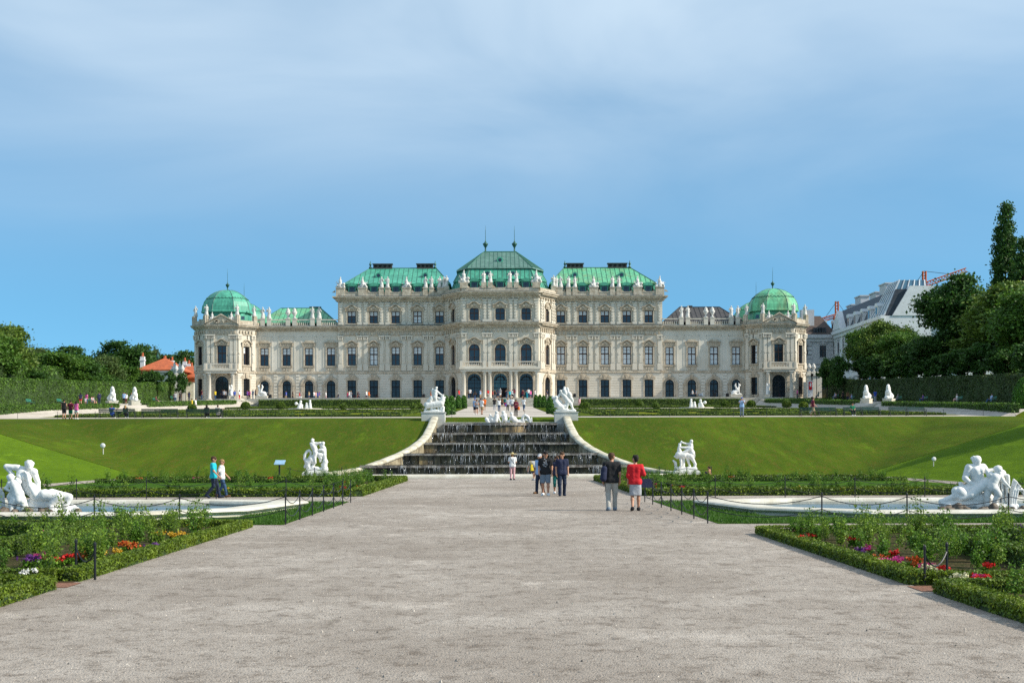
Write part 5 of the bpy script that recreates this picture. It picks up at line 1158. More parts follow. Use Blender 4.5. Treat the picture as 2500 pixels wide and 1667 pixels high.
# broderie parterres: turf beds edged and filled with scrolling clipped box
def scroll_hedge(name, label, s, y0, y1, x0, x1, seed):
    rg = np.random.default_rng(seed); q = random.Random(seed); lines = []
    per = [(x0, y0), (x1, y0), (x1, y1), (x0, y1), (x0, y0)]; lines.append(per)
    n = int((x1-x0)/5.5)
    for i in range(n):
        for j in range(max(1, int((y1-y0)/9))):
            cx_, cy_ = x0+(x1-x0)*(i+.5)/n, y0+(y1-y0)*(j+.5)/max(1, int((y1-y0)/9)); r = q.uniform(1.5, 2.4); a0 = q.uniform(0, 6.28); sg = q.choice((-1, 1))
            lines.append([(cx_+r*(1-k/26)*math.cos(a0+sg*k*.36), cy_+1.6*r*(1-k/26)*math.sin(a0+sg*k*.36)) for k in range(24)])
    V, Fq, P = [], [], []
    m = MB()
    for l in lines:
        for a, b in zip(l, l[1:]):
            d = math.dist(a, b); n_ = max(1, int(d/1.2)); tx, ty = (b[0]-a[0])/d, (b[1]-a[1])/d
            for k in range(n_):
                p = (a[0]+(b[0]-a[0])*(k+.5)/n_, a[1]+(b[1]-a[1])*(k+.5)/n_); z = zpar(p[1]); hw_ = d/n_/2+.05
                m.at(s*p[0], p[1], z, math.atan2(ty, s*tx)); m.frus(-hw_, hw_, -.22, .22, -.1, .20+rg.normal(0, .02), .02, .05)
                c = int(60*hw_*2); P.append(np.stack([s*(p[0]+rg.uniform(-hw_, hw_, c)*tx)+rg.normal(0, .16, c), p[1]+rg.uniform(-hw_, hw_, c)*ty+rg.normal(0, .16, c), z+.15+rg.uniform(-.12, .10, c)], 1))
    P = np.concatenate(P); LV, LF = leaf_quads(P, .085, rg, np.tile([0, 0, 1.0], (len(P), 1)))
    V = np.array(m.v); o = link(name, npmesh(name, np.concatenate([V, LV]), np.concatenate([np.array(m.f), LF+len(V)]), [HEDGEC, BOX], False, [0]*len(m.f)+[1]*len(LF))); return tag(o, label, 'box hedge', kind='stuff')
for s, nm in ((-1, 'the three benches with the long-haired woman'), (1, 'the man in the blue cap')):
    for y0, y1, x0, x1, w_ in ((141, 170, 10, 44, 'near'), (172, 198, 9, 44, 'middle'), (228, 256, 9, 44, 'far')):
        patch('parterre_turf', [s*x for x in ar(x0-1.5, x1+1.5, 2)], ar(y0-1, y1+1, 2), PARTG, .03)
        scroll_hedge('box_broderie', 'clipped yellow-green box scrolls, %s bed on the %s parterre' % (w_, 'left' if s < 0 else 'right'), s, y0, y1, x0, x1, 50+s+int(y0))
    patch('parterre_turf', [s*x for x in ar(6.2, 8.6, 1)], ar(150, 258, 4), PARTG, .03)
def ball(name, label, x, y, z, r, seed, group, mat=BOXD, leaf=.14, cone=None):
    rg = np.random.default_rng(seed); n = int(2600*r*r*(1 if not cone else 1.9)); d = rg.normal(size=(n, 3)); d[:, 2] = np.abs(d[:, 2])-.25*(cone is None); d /= np.linalg.norm(d, axis=1)[:, None]
    m = MB(); m.smooth = True
    if cone is None:
        m.lathe([(.75*r*.97, 0), (r*.95, .3*r), (r*.98, .7*r), (r*.85, 1.15*r), (r*.5, 1.5*r), (.05, 1.62*r)], seg=14); P = d*r+np.array([0, 0, .65*r]); P = P[P[:, 2] > 0]; d = d[:len(P)]
    else:
        h = cone; pr = [(r*.85, 0), (r*.97, h*.2), (r*.92, h*.5), (r*.74, h*.75), (r*.45, h*.92), (.08, h)]; m.lathe([(a*.95, b) for a, b in pr], seg=14)
        t = rg.uniform(0, 1, n)**.8; rad = np.interp(t*h, [b for a, b in pr], [a for a, b in pr]); a = rg.uniform(0, 6.283, n); P = np.stack([rad*np.cos(a), rad*np.sin(a), t*h], 1); d = np.stack([np.cos(a), np.sin(a), np.full(n, .35)], 1)
    P = P+rg.normal(0, leaf*.3, P.shape); LV, LF = leaf_quads(P, leaf, rg, d[:len(P)]); V = np.array(m.v); F4 = []
    for f in m.f:
        F4 += [list(f)] if len(f) == 4 else [[f[0], f[k], f[k+1], f[min(k+2, len(f)-1)]] for k in range(1, len(f)-2, 2)]
    o = link(name, npmesh(name, np.concatenate([V, LV]), np.concatenate([np.array(F4), LF+len(V)]), [HEDGEC, mat], False, [0]*len(F4)+[1]*len(LF)), loc=(x, y, z)); return tag(o, label, 'topiary', group)
GB = 'clipped box balls on the parterre'
for i, (px, y, r, lab) in enumerate(((686, 224, .95, 'round box ball left of the small winged fountain figures'), (839, 216, .75, 'round box ball right of the small winged fountain figures'), (891, 238, .85, 'round box ball standing farther back on the left parterre, below the tall windows'), (1011, 206, .75, 'round box ball left of a pair, near the path by the horned-beast statue'), (1024, 222, .72, 'round box ball right of a pair, near the path by the horned-beast statue'),
        (600, 222, .95, 'round box ball below the curved stairs of the tower, between bench and fountain'), (469, 200, .8, 'round box ball behind the bench with two sitters, nearest the hedge'), (1562, 236, .95, 'round box ball on the right parterre, in front of the arched windows'), (1602, 212, .75, 'round box ball on the right parterre, left of the small fountain figures'), (1423, 206, .75, 'round box ball left of a pair, near the path by the dolphin wrestler'), (1431, 206, .85, 'round box ball right of a pair, near the path by the dolphin wrestler'),
        (1770, 236, .9, 'round box ball just left of the man in the blue cap'), (1834, 230, .95, 'round box ball just right of the man in the blue cap'), (1921, 224, .95, 'round box ball left of the strolling pair behind the bench'), (1962, 200, .85, 'pale round box ball behind the bench with the strolling pair'))):
    ball('box_ball', lab, atpx(px, y), y, zpar(y), r*.74, 60+i, GB, BOXD if i != 14 else BOX, leaf=.11)
GY = 'clipped yew cones flanking the palace steps'
for i, (px, y, r, h, lab) in enumerate(((1089, 150, .42, 2.05, 'yew cone nearest the horned-beast statue, outer of two'), (1103, 154, .44, 2.0, 'yew cone nearest the horned-beast statue, inner of two'), (1119.5, 222, .52, 2.05, 'yew cone at the left end of the palace steps, outer one'), (1133, 228, .52, 2.1, 'yew cone at the left end of the palace steps, inner one'),
        (1309, 238, .46, 2.1, 'yew cone at the right end of the palace steps, inner one'), (1318.5, 234, .48, 2.1, 'yew cone at the right end of the palace steps, middle one'), (1328, 230, .44, 2.0, 'yew cone at the right end of the palace steps, outer one'), (1345, 158, .54, 1.95, 'yew cone right of the avenue, nearest the dolphin statue'))):
    ball('yew_cone', lab, atpx(px, y), y, zpar(y), r, 80+i, GY, YEW, leaf=.11, cone=h)
for s in (-1, 1): patch('yew_lawn', [s*x for x in ar(5.6, 9.6, 1)], ar(140, 244, 4), LAWN, .035)
ball('thuja', 'dense bright green clipped thuja at the right edge of the picture', atpx(2502, 140), 140.0, gz(51, 140)-.1, 1.15, 99, None, YEW, leaf=.11, cone=3.1)
# ------------------------------------------------------------------ trees
def crown(seed, blobs, n, leaf, up=.2, clump=.55, nc=None):
    """leaves in clumps scattered through and over a set of ellipsoids (centre, radii)"""
    rg = np.random.default_rng(seed); vol = np.array([b[3]*b[4]*b[5] for b in blobs])**.7; vol /= vol.sum(); P = []
    nc = nc or int(n/70); which = rg.choice(len(blobs), nc, p=vol)
    for b in which:
        c = np.array(blobs[b][:3]); r = np.array(blobs[b][3:]); d = rg.normal(size=3); d /= np.linalg.norm(d); d[2] = d[2] if d[2] > -.5 else -d[2]*.6
        cc = c+d*r*rg.uniform(.62, 1.05); k = int(n/nc*rg.uniform(.5, 1.5)); cs = clump*rg.uniform(.6, 1.4)
        P.append(cc+rg.normal(0, 1, (k, 3))*np.array([cs, cs, cs*.65]))
    P = np.concatenate(P); return leaf_quads(P, leaf, rg, None, up)
def limbs(m, seed, h, r, blobs):
    q = random.Random(seed); m.smooth = True
    m.tube([(0, 0, -.5), (0, 0, h*.15), (q.uniform(-.1, .1), q.uniform(-.1, .1), h*.4), (q.uniform(-.3, .3), q.uniform(-.3, .3), h*.75)], [r*1.35, r, r*.8, r*.35], 8)
    for b in blobs:
        z0 = min(h*.35*q.uniform(.8, 1.2), b[2]*.7); m.tube([(0, 0, z0), (b[0]*.45, b[1]*.45, (z0+b[2])*.5+.2), (b[0]*.9, b[1]*.9, b[2])], [r*.55, r*.35, r*.1], 5)
PT = {}
def tree_proto(key, seed, h, w, mat, n, leaf, kind='round'):
    q = random.Random(seed); B = []
    if kind == 'round':
        for i in range(9): a = q.uniform(0, 6.28); rr = q.uniform(.12, .34)*w; z = h*q.uniform(.34, .85); rad = w*q.uniform(.16, .25)*(1.15-.4*abs(z/h-.55)); B.append((rr*math.cos(a), rr*math.sin(a), z, rad, rad, rad*.8))
        B.append((0, 0, h*.86, w*.2, w*.2, h*.12)); B.append((0, 0, h*.55, w*.32, w*.32, h*.25))
    elif kind == 'poplar':
        for i in range(16): t = i/15; a = q.uniform(0, 6.28); B.append((w*.12*math.cos(a)*(1-t), w*.12*math.sin(a)*(1-t), h*(.12+.82*t), w*(.40-.30*t**1.6), w*(.40-.30*t**1.6), h*.075))
    V, Fq = crown(seed, B, n, leaf, up=.3 if kind == 'round' else .0, clump=w*.055 if kind == 'round' else w*.05, nc=None if kind == 'round' else 560)
    V = V*np.array([w/2/np.percentile(np.abs(V[:, 0]), 98.5), w/2/np.percentile(np.abs(V[:, 1]), 98.5), h/np.percentile(V[:, 2], 99.7)])
    m = MB(); limbs(m, seed, h, max(.12, w*.03), B[:7] if kind == 'round' else [])
    if kind == 'poplar': m.tube([(0, 0, 0), (0, 0, h*.95)], [.35, .04], 7)
    PT[key] = (npmesh('crown', V, Fq, mat), m.mesh('trunk', TRUNK))
tree_proto('a', 1, 14, 12, LEAF[0], 26000, .29); tree_proto('b', 2, 14, 11, LEAF[1], 26000, .29); tree_proto('c', 3, 14, 12, LEAF[2], 26000, .28); tree_proto('d', 4, 14, 11, LEAF[3], 24000, .28)
tree_proto('s', 5, 5, 3.6, LEAF[1], 6000, .18); tree_proto('p', 6, 26, 7.5, LEAF[1], 36000, .25, 'poplar')
def tree(px, d, top, w, key, label, group, rot=0.0, z=None, name='tree', x=None):
    if x is None:
        x = atpx(px, d)
        if name == 'tree' and abs(x) < 66.5+w*.5 and key != 's':        # the crown stands clear behind the hedge
            k = (66.5+w*.5)/abs(x); d *= k; w *= k; x *= k
    z = (gz(x, d) if z is None else z); h0 = {'s': 5, 'p': 26}.get(key, 14); w0 = {'a': 12, 'b': 11, 'c': 12, 'd': 11, 's': 3.6, 'p': 7.5}[key]
    zt = zpx(top, d) if top > 100 else z+top
    t = thing(name, label, 'tree', (x, d, z), rot, group); sz = (zt-z)/h0; sx = w/w0; t.scale = (sx, sx, sz); link('crown', PT[key][0], t); link('trunk', PT[key][1], t); return t
GL, GR = 'trees beyond the left hedge', 'trees beyond the right hedge'
for i, a in enumerate(((8, 196, 792, 11, 'c', 'feathery tall tree at the very left edge of the picture'), (-30, 180, 815, 9, 'a', 'tree cut by the left edge of the picture'), (60, 222, 872, 8, 'a', 'rounded tree between the left-edge tree and the grey-green one'), (84, 240, 846, 9, 'd', 'grey-green tree with wispy top, second from the left edge'), (128, 225, 858, 9, 'a', 'mid green tree left of the broad dark tree'), (172, 235, 846, 11, 'b', 'broad dark green tree with a rounded top left of the sky gap'), (205, 215, 884, 9, 'a', 'lower green tree at the edge of the sky gap'),
        (256, 252, 868, 8, 'd', 'pale grey-green shrub tree just right of the sky gap'), (290, 350, 833, 15, 'b', 'biggest dark tree behind the orange roof'), (350, 365, 842, 9, 'b', 'dark tree right of the biggest one, behind the chimney'), (278, 240, 890, 8, 'a', 'leafy tree low in front of the biggest dark tree'), (322, 250, 905, 5, 'b', 'dark leafy tree touching the left end of the orange roof'), (381, 380, 851, 4, 'd', 'slim pale conifer-like tree above the orange roof ridge'), (412, 385, 866, 15, 'b', 'dark tree mass above the row of white chimneys'), (455, 385, 858, 12, 'b', 'dark tree behind the left domed tower'), (358, 265, 905, 2.6, 's', 'young tree in front of the orange roof, left one'), (376, 262, 903, 3.6, 's', 'young tree in front of the orange roof, middle one'), (416, 275, 903, 2.2, 's', 'thin young tree in front of the orange roof, right one'), (444, 272, 908, 2.4, 's', 'thin young tree beside the domed tower and orange roof'), (150, 205, 905, 8, 'a', 'bushy tree low behind the sunlit hedge, under the broad dark tree'), (40, 205, 888, 8, 'b', 'bushy tree low behind the sunlit hedge, under the left-edge tree'), (240, 215, 912, 8, 'b', 'bushy tree low behind the sunlit hedge, under the sky gap'))):
    tree(*a, GL, rot=i*1.3)
for i, a in enumerate(((2020, 268, 878, 3.0, 's', 'small round tree nearest the palace on the shaded side'), (2048, 262, 872, 3.6, 's', 'small round tree, second from the palace on the shaded side'), (2100, 272, 812, 6.2, 'a', 'first big green tree beside the white apartment house'), (2130, 262, 803, 8, 'a', 'second big green tree beside the white apartment house'), (2166, 256, 788, 9.0, 'c', 'big yellow-green tree in front of the white apartment house'), (2212, 245, 815, 8, 'a', 'big green tree below the crane'), (2258, 232, 826, 8, 'b', 'dark tree under the crane jib'), (2348, 212, 678, 11.5, 'b', 'tallest rounded dark green tree left of the poplars'), (2400, 225, 730, 13, 'a', 'green tree between the tallest tree and the yellowish one'), (2460, 192, 702, 15, 'c', 'big yellowish-green tree at the right edge'), (2505, 178, 712, 10, 'a', 'green tree cut by the right edge below the poplars'), (2304, 205, 815, 7, 'b', 'darker low tree in front of the tallest rounded tree'), (2380, 190, 830, 9, 'c', 'sunlit low tree in front of the yellowish tree, left one'), (2430, 180, 850, 8, 'a', 'low tree in front of the yellowish tree, right one'))):
    tree(*a, GR, rot=i*1.7+.4)
for i in range(11):
    d = 262-i*9.0; tree(0, d, 5.5+.6*math.sin(i*2.1), 5.2, 's', 'small tree with a bare trunk in the row along the shaded hedge, number %d from the palace' % (i+1) if False else 'small bare-trunked tree in the row just behind the shaded hedge', 'row of small trees along the shaded hedge', rot=i*.9, x=67.5)
tree(2456, 262, 506, 6.6, 'p', 'tall slender poplar standing clear against the sky', 'poplars', name='poplar', z=12)
tree(2500, 255, 590, 6.6, 'p', 'tall poplar cut by the right edge of the picture', 'poplars', 1.1, name='poplar', z=12)
# trees out of frame on the right whose shadows cross the bank
for i, (x, y, h, w) in enumerate(((50, 90, 13.5, 5), (54, 86.5, 15, 6), (57, 95, 11, 6))):
    tree(0, y, h, w, 'a', 'tree beyond the right bank, out of the picture', 'trees outside the picture', i, x=x)
# ------------------------------------------------------------------ flower beds
def plant_proto(seed, h, nst, nl, leaf, mat):
    rg = np.random.default_rng(seed); m = MB(); P = []
    for i in range(nst):
        a = rg.uniform(0, 6.28); ln = h*rg.uniform(.55, 1.05); sp = rg.uniform(.05, .28)*ln; pts = [(0, 0, -.03), (math.cos(a)*sp*.35, math.sin(a)*sp*.35, ln*.45), (math.cos(a)*sp, math.sin(a)*sp, ln)]
        m.tube(pts, [.008, .006, .003], 4); k = int(nl/nst); t = rg.uniform(.18, 1.0, k)
        bx = np.interp(t, [0, .45, 1], [p[0] for p in pts]); by = np.interp(t, [0, .45, 1], [p[1] for p in pts]); bz = t*ln
        P.append(np.stack([bx+rg.normal(0, .075, k), by+rg.normal(0, .075, k), bz+rg.normal(0, .03, k)], 1))
    P = np.concatenate(P); LV, LF = leaf_quads(P, leaf, rg, None, .8, 1.3); V = np.array(m.v); F4 = [f for f in m.f if len(f) == 4]
    return npmesh('rose_bush', np.concatenate([V, LV]), np.concatenate([np.array(F4), LF+len(V)]), [STEM, mat], False, [0]*len(F4)+[1]*len(LF))
ROSES = [plant_proto(1, .75, 7, 360, .045, ROSE), plant_proto(2, .95, 5, 260, .042, ROSEL), plant_proto(3, .6, 8, 420, .048, ROSE), plant_proto(4, 1.15, 4, 260, .040, ROSEL), plant_proto(5, .7, 8, 380, .045, ROSEL)]
def flower_proto(seed, k):
    rg = np.random.default_rng(seed); P = np.stack([rg.normal(0, .09, 90), rg.normal(0, .09, 90), rg.uniform(.02, .16, 90)], 1); V, Fq = leaf_quads(P, .075, rg, None, .8)
    c = np.stack([rg.normal(0, .10, 16), rg.normal(0, .10, 16), rg.uniform(.15, .27, 16)], 1); Q = np.repeat(c, 9, 0)+rg.normal(0, .022, (144, 3)); V2, F2 = leaf_quads(Q, .05, rg, None, .6, 1.1)
    return npmesh('flower_clump', np.concatenate([V, V2]), np.concatenate([Fq, F2+len(V)]), [ROSE, PETAL[k]], False, [0]*len(Fq)+[1]*len(F2))
FLW = {k: flower_proto(i, k) for i, k in enumerate(PETAL)}
def put(me, name, label, cat, group, x, y, z, rot, sc):
    o = link(name, me, None, (x, y, z), rot); o.scale = (sc,)*3; return tag(o, label, cat, group)
def sow(s, boxes, n, bed, seed, sc=1.0, nf=0, cols=None, fside=None):
    q = random.Random(seed+900); ars = [(b[1]-b[0])*(b[3]-b[2]) for b in boxes]
    for i in range(n):
        b = q.choices(boxes, ars)[0]; x, y = q.uniform(b[0], b[1]), q.uniform(b[2], b[3])
        put(ROSES[q.choices(range(5), (3, 3, 3, 1, 3))[0]], 'rose_bush', 'leafy rose bush growing in '+bed, 'rose bush', 'rose bushes in '+bed, s*x, y, .03, q.uniform(0, 6.28), sc*q.uniform(.75, 1.2))
    for i in range(nf):
        b = q.choices(boxes, ars)[0]; x, y = q.uniform(b[0], min(b[1], b[0]+.8) if fside else b[1]), q.uniform(b[2], b[3]); k = q.choice(cols)
        put(FLW[k], 'flower_clump', 'low clump of %s flowers in %s' % (k, bed), 'flowers', '%s flower clumps in %s' % (k, bed), s*x, y, .03, q.uniform(0, 6.28), sc*q.uniform(.8, 1.2))
def flat(x, y): return 0.0
def bed_sheet(name, s, x0, x1, y0, y1, mat, z): m = MB(); m.quad(*[(s*x, y, z) for x, y in ((x0, y0), (x1, y0), (x1, y1), (x0, y1))][::s]); return structure(m.build(name, mat))
# near beds: right x 5.9.., y 20.6..33.4 and a second one from y 20 towards the camera; left likewise
for s, X0, YE, YG, nm in ((1, 5.9, 33.2, 20.5, 'the near right bed'), (-1, 6.35, 36.6, 21.4, 'the near left bed')):
    bed_sheet('bed_soil', s, X0+.1, 24, YG, YE, SOIL, .012); bed_sheet('bed_lawn', s, X0+3.2, 24, YG+.6, YE-3.9, LAWNS, .03)
    bed_sheet('bed_soil', s, X0+.1, 24, 10, YG-.75, SOIL, .012); bed_sheet('bed_lawn', s, X0+3.2, 24, 10, YG-3, LAWNS, .03)
    bed_sheet('bare_soil', s, X0-.05, X0+2.6, YG-.75, YG, REDSOIL, .008)
    W = .31; sd = 200+s
    bx = BOX
    hedge_run('box_edging', 'low clipped box edging of %s along the path, farther stretch' % nm, [(s*(X0+.2), YG+.2), (s*(X0+.2), YE), (s*24, YE)], W, .17, BOX, .03, 2600, sd, flat, wob=.02, step=.3)
    hedge_run('box_edging', 'short box edging turning in at the gap of %s' % nm, [(s*(X0+.4), YG+.2), (s*(X0+2.9), YG+.2)], W, .18, BOX, .03, 2600, sd+10, flat, wob=.02, step=.3)
    hedge_run('box_edging', 'low clipped box edging nearest the camera, in front of %s' % nm, [(s*(X0+2.6), YG-.95), (s*(X0+.2), YG-.95), (s*(X0+.2), 12)], W, .18, BOX, .028, 3000, sd+20, flat, wob=.02, step=.25)
    hedge_run('box_edging', 'inner dark box edging between the lawn and the roses of %s' % nm, [(s*(X0+3.0), YG+.5), (s*(X0+3.0), YE-3.7), (s*24, YE-3.7)], .45, .3, BOXD, .035, 1300, sd+30, flat, wob=.02, step=.3)
    sow(s, [(X0+.6, X0+2.7, YG+.5, YE-.4)], 50 if s > 0 else 58, nm, sd, .74, 3, ['red', 'pink', 'purple', 'orange', 'cream'] if s > 0 else ['yellow', 'yellow', 'purple', 'red', 'orange'], True)
    sow(s, [(X0+2.7, X0+11, YE-3.4, YE-.5)], 40, nm, sd+1, .80, 4, ['red', 'purple', 'pink'] if s > 0 else ['purple', 'pink', 'cream'])
    sow(s, [(X0+.6, X0+3.0, 13, YG-1.3)], 14, 'the nearest %s bed, next to the camera' % ('right' if s > 0 else 'left'), sd+2, .62, 3, ['red', 'cream', 'pink'] if s > 0 else ['red', 'pink', 'white', 'purple'])
# specimen clumps that stand out in the photograph
for k, px, py in (('red', 1959, 1318), ('red', 1980, 1312), ('pink', 1948, 1297), ('purple', 2100, 1352), ('pink', 2118, 1345), ('pink', 2190, 1375), ('pink', 2170, 1380), ('pink', 2262, 1394), ('cream', 2272, 1400), ('red', 2300, 1400), ('red', 2400, 1424), ('red', 2385, 1428), ('pink', 2385, 1425), ('cream', 2345, 1425), ('orange', 2150, 1372), ('red', 2402, 1326), ('red', 2415, 1326), ('pink', 2370, 1322), ('red', 2408, 1392),
                  ('red', 135, 1370), ('red', 125, 1370), ('pink', 101, 1360), ('purple', 70, 1367), ('purple', 84, 1367), ('red', 200, 1342), ('yellow', 318, 1330), ('yellow', 425, 1305), ('yellow', 445, 1303), ('yellow', 288, 1350), ('orange', 195, 1358), ('white', 65, 1405), ('red', 167, 1362), ('purple', 140, 1298), ('pink', 118, 1297), ('purple', 335, 1300), ('purple', 378, 1335)):
    d = 2*F_/(py+16-HY); side = 'right' if px > 1222 else 'left'
    put(FLW[k], 'flower_clump', 'low clump of %s flowers in the near %s bed' % (k, side), 'flowers', '%s flower clumps in the near %s bed' % (k, side), atpx(px, d), d, .02, px, .68)
# far beds
for s, X0, nm in ((1, 5.9, 'the far right bed'), (-1, 5.9, 'the far left bed')):
    bed_sheet('bed_soil', s, X0, 24, 60, 89, SOIL, .012); bed_sheet('bed_lawn', s, X0+3, 24, 64.2, 84.5, LAWNS, .03)
    hedge_run('box_edging', 'low box edging round '+nm+' along the central path', [(s*24, 60), (s*(X0+.2), 60), (s*(X0+.2), 89), (s*24, 89)], .5, .3, BOX, .06, 450, 300+s, flat, wob=.02, step=.6)
    hedge_run('box_edging', 'thin inner box edging on the lawn of '+nm, [(s*24, 84.3), (s*(X0+3), 84.3), (s*(X0+3), 64.4), (s*24, 64.4)], .4, .25, BOXD, .06, 350, 304+s, flat, wob=.02, step=.6)
    sow(s, [(X0+.6, X0+2.8, 60.6, 88.4), (X0+2.8, 24, 60.7, 63.6), (X0+2.8, 24, 85, 88.5)], 44, nm, 310+s, .85, 18, ['red', 'red', 'pink', 'orange', 'yellow'])
    bed_sheet('grass_strip', s, 5.75, 26, 37.6, 54.2, LAWNS, .010)
    bed_sheet('gravel_strip', s, 5.9, 26, 52.2, 58.6, GRAVEL, .014)
# the many roses farther back in the two far beds, too tangled to count
q = random.Random(77); Vs, Fs, off = [], [], 0
src = []
for me in ROSES:
    co = np.empty(len(me.vertices)*3); me.vertices.foreach_get('co', co); li = np.empty(len(me.loops), np.int32); me.loops.foreach_get('vertex_index', li); src.append((co.reshape(-1, 3), li.reshape(-1, 4)))
for s in (-1, 1):
    for b, n in (((6.6, 8.6, 60.6, 88.4), 26), ((8.6, 24, 60.7, 63.6), 34), ((8.6, 24, 85, 88.5), 40)):
        for _ in range(n):
            V, Fq = src[q.randint(0, 4)]; a = q.uniform(0, 6.28); k = .85*q.uniform(.75, 1.2); x, y = s*q.uniform(b[0], b[1]), q.uniform(b[2], b[3])
            Vs.append(np.stack([(V[:, 0]*math.cos(a)-V[:, 1]*math.sin(a))*k+x, (V[:, 0]*math.sin(a)+V[:, 1]*math.cos(a))*k+y, V[:, 2]*k+.03], 1)); Fs.append(Fq+off); off += len(V)
tag(link('rose_foliage', npmesh('rose_foliage', np.concatenate(Vs), np.concatenate(Fs), ROSE)), 'tangled leafy roses filling the two far beds', 'roses', kind='stuff')
# blades along the grass strips and lawn beds
rg = np.random.default_rng(5); GP = []
for s in (-1, 1):
    for x0, x1, y0, y1, n in ((5.75, 7.6, 38, 53, 7500), (5.9, 15, 37.6, 39.6, 8000)):
        GP.append(np.stack([s*rg.uniform(x0, x1, n), rg.uniform(y0, y1, n), rg.uniform(.0, .03, n)], 1))
GP = np.concatenate(GP); n = len(GP); a = rg.uniform(0, 6.283, n); w = .012; hh = rg.uniform(.05, .12, n); t = rg.normal(0, .03, (n, 2))
V = np.stack([GP+np.stack([np.cos(a)*w, np.sin(a)*w, 0*a], 1), GP-np.stack([np.cos(a)*w, np.sin(a)*w, 0*a], 1), GP+np.stack([t[:, 0], t[:, 1], hh], 1)], 1).reshape(-1, 3)
tag(link('grass', npmesh('grass', V, np.arange(3*n).reshape(n, 3), leafmat('grass_blade', (.07, .16, .014), (.04, .11, .01), scale=1, isl=.4, trans=.3))), 'unmown grass around the two stone pools', 'grass', kind='stuff')
# loose stones on the path
n = 9000; px_ = rg.uniform(-6, 6, n); py_ = 11+rg.uniform(0, 1, n)**1.8*34; sz = rg.uniform(.003, .011, n)*(1+1.2*(rg.uniform(0, 1, n) > .97)); base = np.array([(1, 0, 0), (-.5, .87, 0), (-.5, -.87, 0), (0, 0, 1.1)]); ang = rg.uniform(0, 6.28, n)
ca, sa = np.cos(ang), np.sin(ang); B = base[None]*sz[:, None, None]*rg.uniform(.6, 1.3, (n, 1, 3)); V = np.stack([B[..., 0]*ca[:, None]-B[..., 1]*sa[:, None]+px_[:, None], B[..., 0]*sa[:, None]+B[..., 1]*ca[:, None]+py_[:, None], B[..., 2]], 2).reshape(-1, 3)
i4 = np.arange(n)[:, None]*4; Fq = np.concatenate([i4+np.array([[0, 1, 3]]), i4+np.array([[1, 2, 3]]), i4+np.array([[2, 0, 3]])])
tag(link('gravel', npmesh('gravel', V, Fq, pm('loose_stone', (.42, .38, .33), .9, col2=(.20, .175, .15), scale=3, island=.6))), 'loose small stones lying on the path', 'gravel', kind='stuff')
# ------------------------------------------------------------------ chain fences
def chain_fence(label, pts, h, rows, zf=flat, r=.019, sag=.22, cr=.011):
    x0, y0 = pts[0]; z0 = zf(x0, y0); t = thing('chain_fence', label, 'fence', (x0, y0, z0)); m = MB(); m.lathe([(r*1.2, -.2), (r, .03), (r, h-.05), (r*1.3, h-.04), (r*1.25, h), (.004, h+.03)], seg=7); pm_ = m.mesh('post', IRON)
    for x, y in pts: link('post', pm_, t, (x-x0, y-y0, zf(x, y)-z0))
    for (xa, ya), (xb, yb) in zip(pts, pts[1:]):
        for hz in rows:
            c = MB(); q = []
            for i in range(11): u = i/10; q.append((xa+(xb-xa)*u-x0, ya+(yb-ya)*u-y0, zf(xa, ya)*(1-u)+zf(xb, yb)*u-z0+hz-sag*4*u*(1-u)))
            c.tube(q, cr, 5); c.build('chain', IRON, t)
for s, xx, nm in ((1, 5.5, 'round the pool with the seated man'), (-1, 5.72, 'round the pool with the reclining woman')):
    pts = [(s*24.6, 36.2), (s*22.2, 35.9), (s*19.8, 35.8), (s*17.4, 35.8), (s*15.0, 35.8), (s*12.6, 35.8), (s*10.3, 36.7), (s*8.3, 37.1)]
    pts = [(s*x, 36.4) for x in (24, 20.5, 17, 13, 10.4)]+[(s*8.4, 37.2)]+[(s*(xx-.02*i), 37.8+2.55*i) for i in range(7)]
    chain_fence('black iron posts with two drooping chains '+nm, pts, .82, (.74, .40))
    chain_fence('black posts and chain behind the pool, '+nm, [(s*(xx+.6), 57)]+[(s*x, 57) for x in (8.6, 11.4, 14.2, 17, 20, 23)], .82, (.74, .40))
    chain_fence('thin dark posts and single chain along the upper terrace edge, %s of the cascade' % ('right' if s > 0 else 'left'), [(s*x, 136.2) for x in (7.6, 10.5, 13.2, 16.2, 19.2, 22.3, 25.5, 28.6, 31.6)], .62, (.55,), gz, .018, .12, .008)
    chain_fence('thin dark posts and chain at the outer end of the terrace edge, %s side' % ('right' if s > 0 else 'left'), [(s*x, 135.5) for x in (38.6, 40.6, 42.2, 46)], .62, (.55,), gz, .018, .1, .008)
    chain_fence('dark posts with a chain before the plinth of the %s' % ('beast rider' if s > 0 else 'sea-monster group'), [(s*x, 93.2) for x in (10.4, 12.2, 13.8)], .8, (.72,), flat, .024, .16, .012)
    chain_fence('two short black posts with a chain at the gap of the near %s bed' % ('right' if s > 0 else 'left'), [(s*(6.17 if s > 0 else 6.25), 20.7 if s > 0 else 21.9), (s*(6.68 if s > 0 else 6.75), 21.3 if s > 0 else 22.6)], .56, (.45,), flat, .019, .2, .012)
chain_fence('thin posts and chain across the avenue behind the nymph group', [(x, 134.6) for x in (-4.6, -.3, 2.3, 5.2)], .62, (.55,), gz, .016, .05, .008)
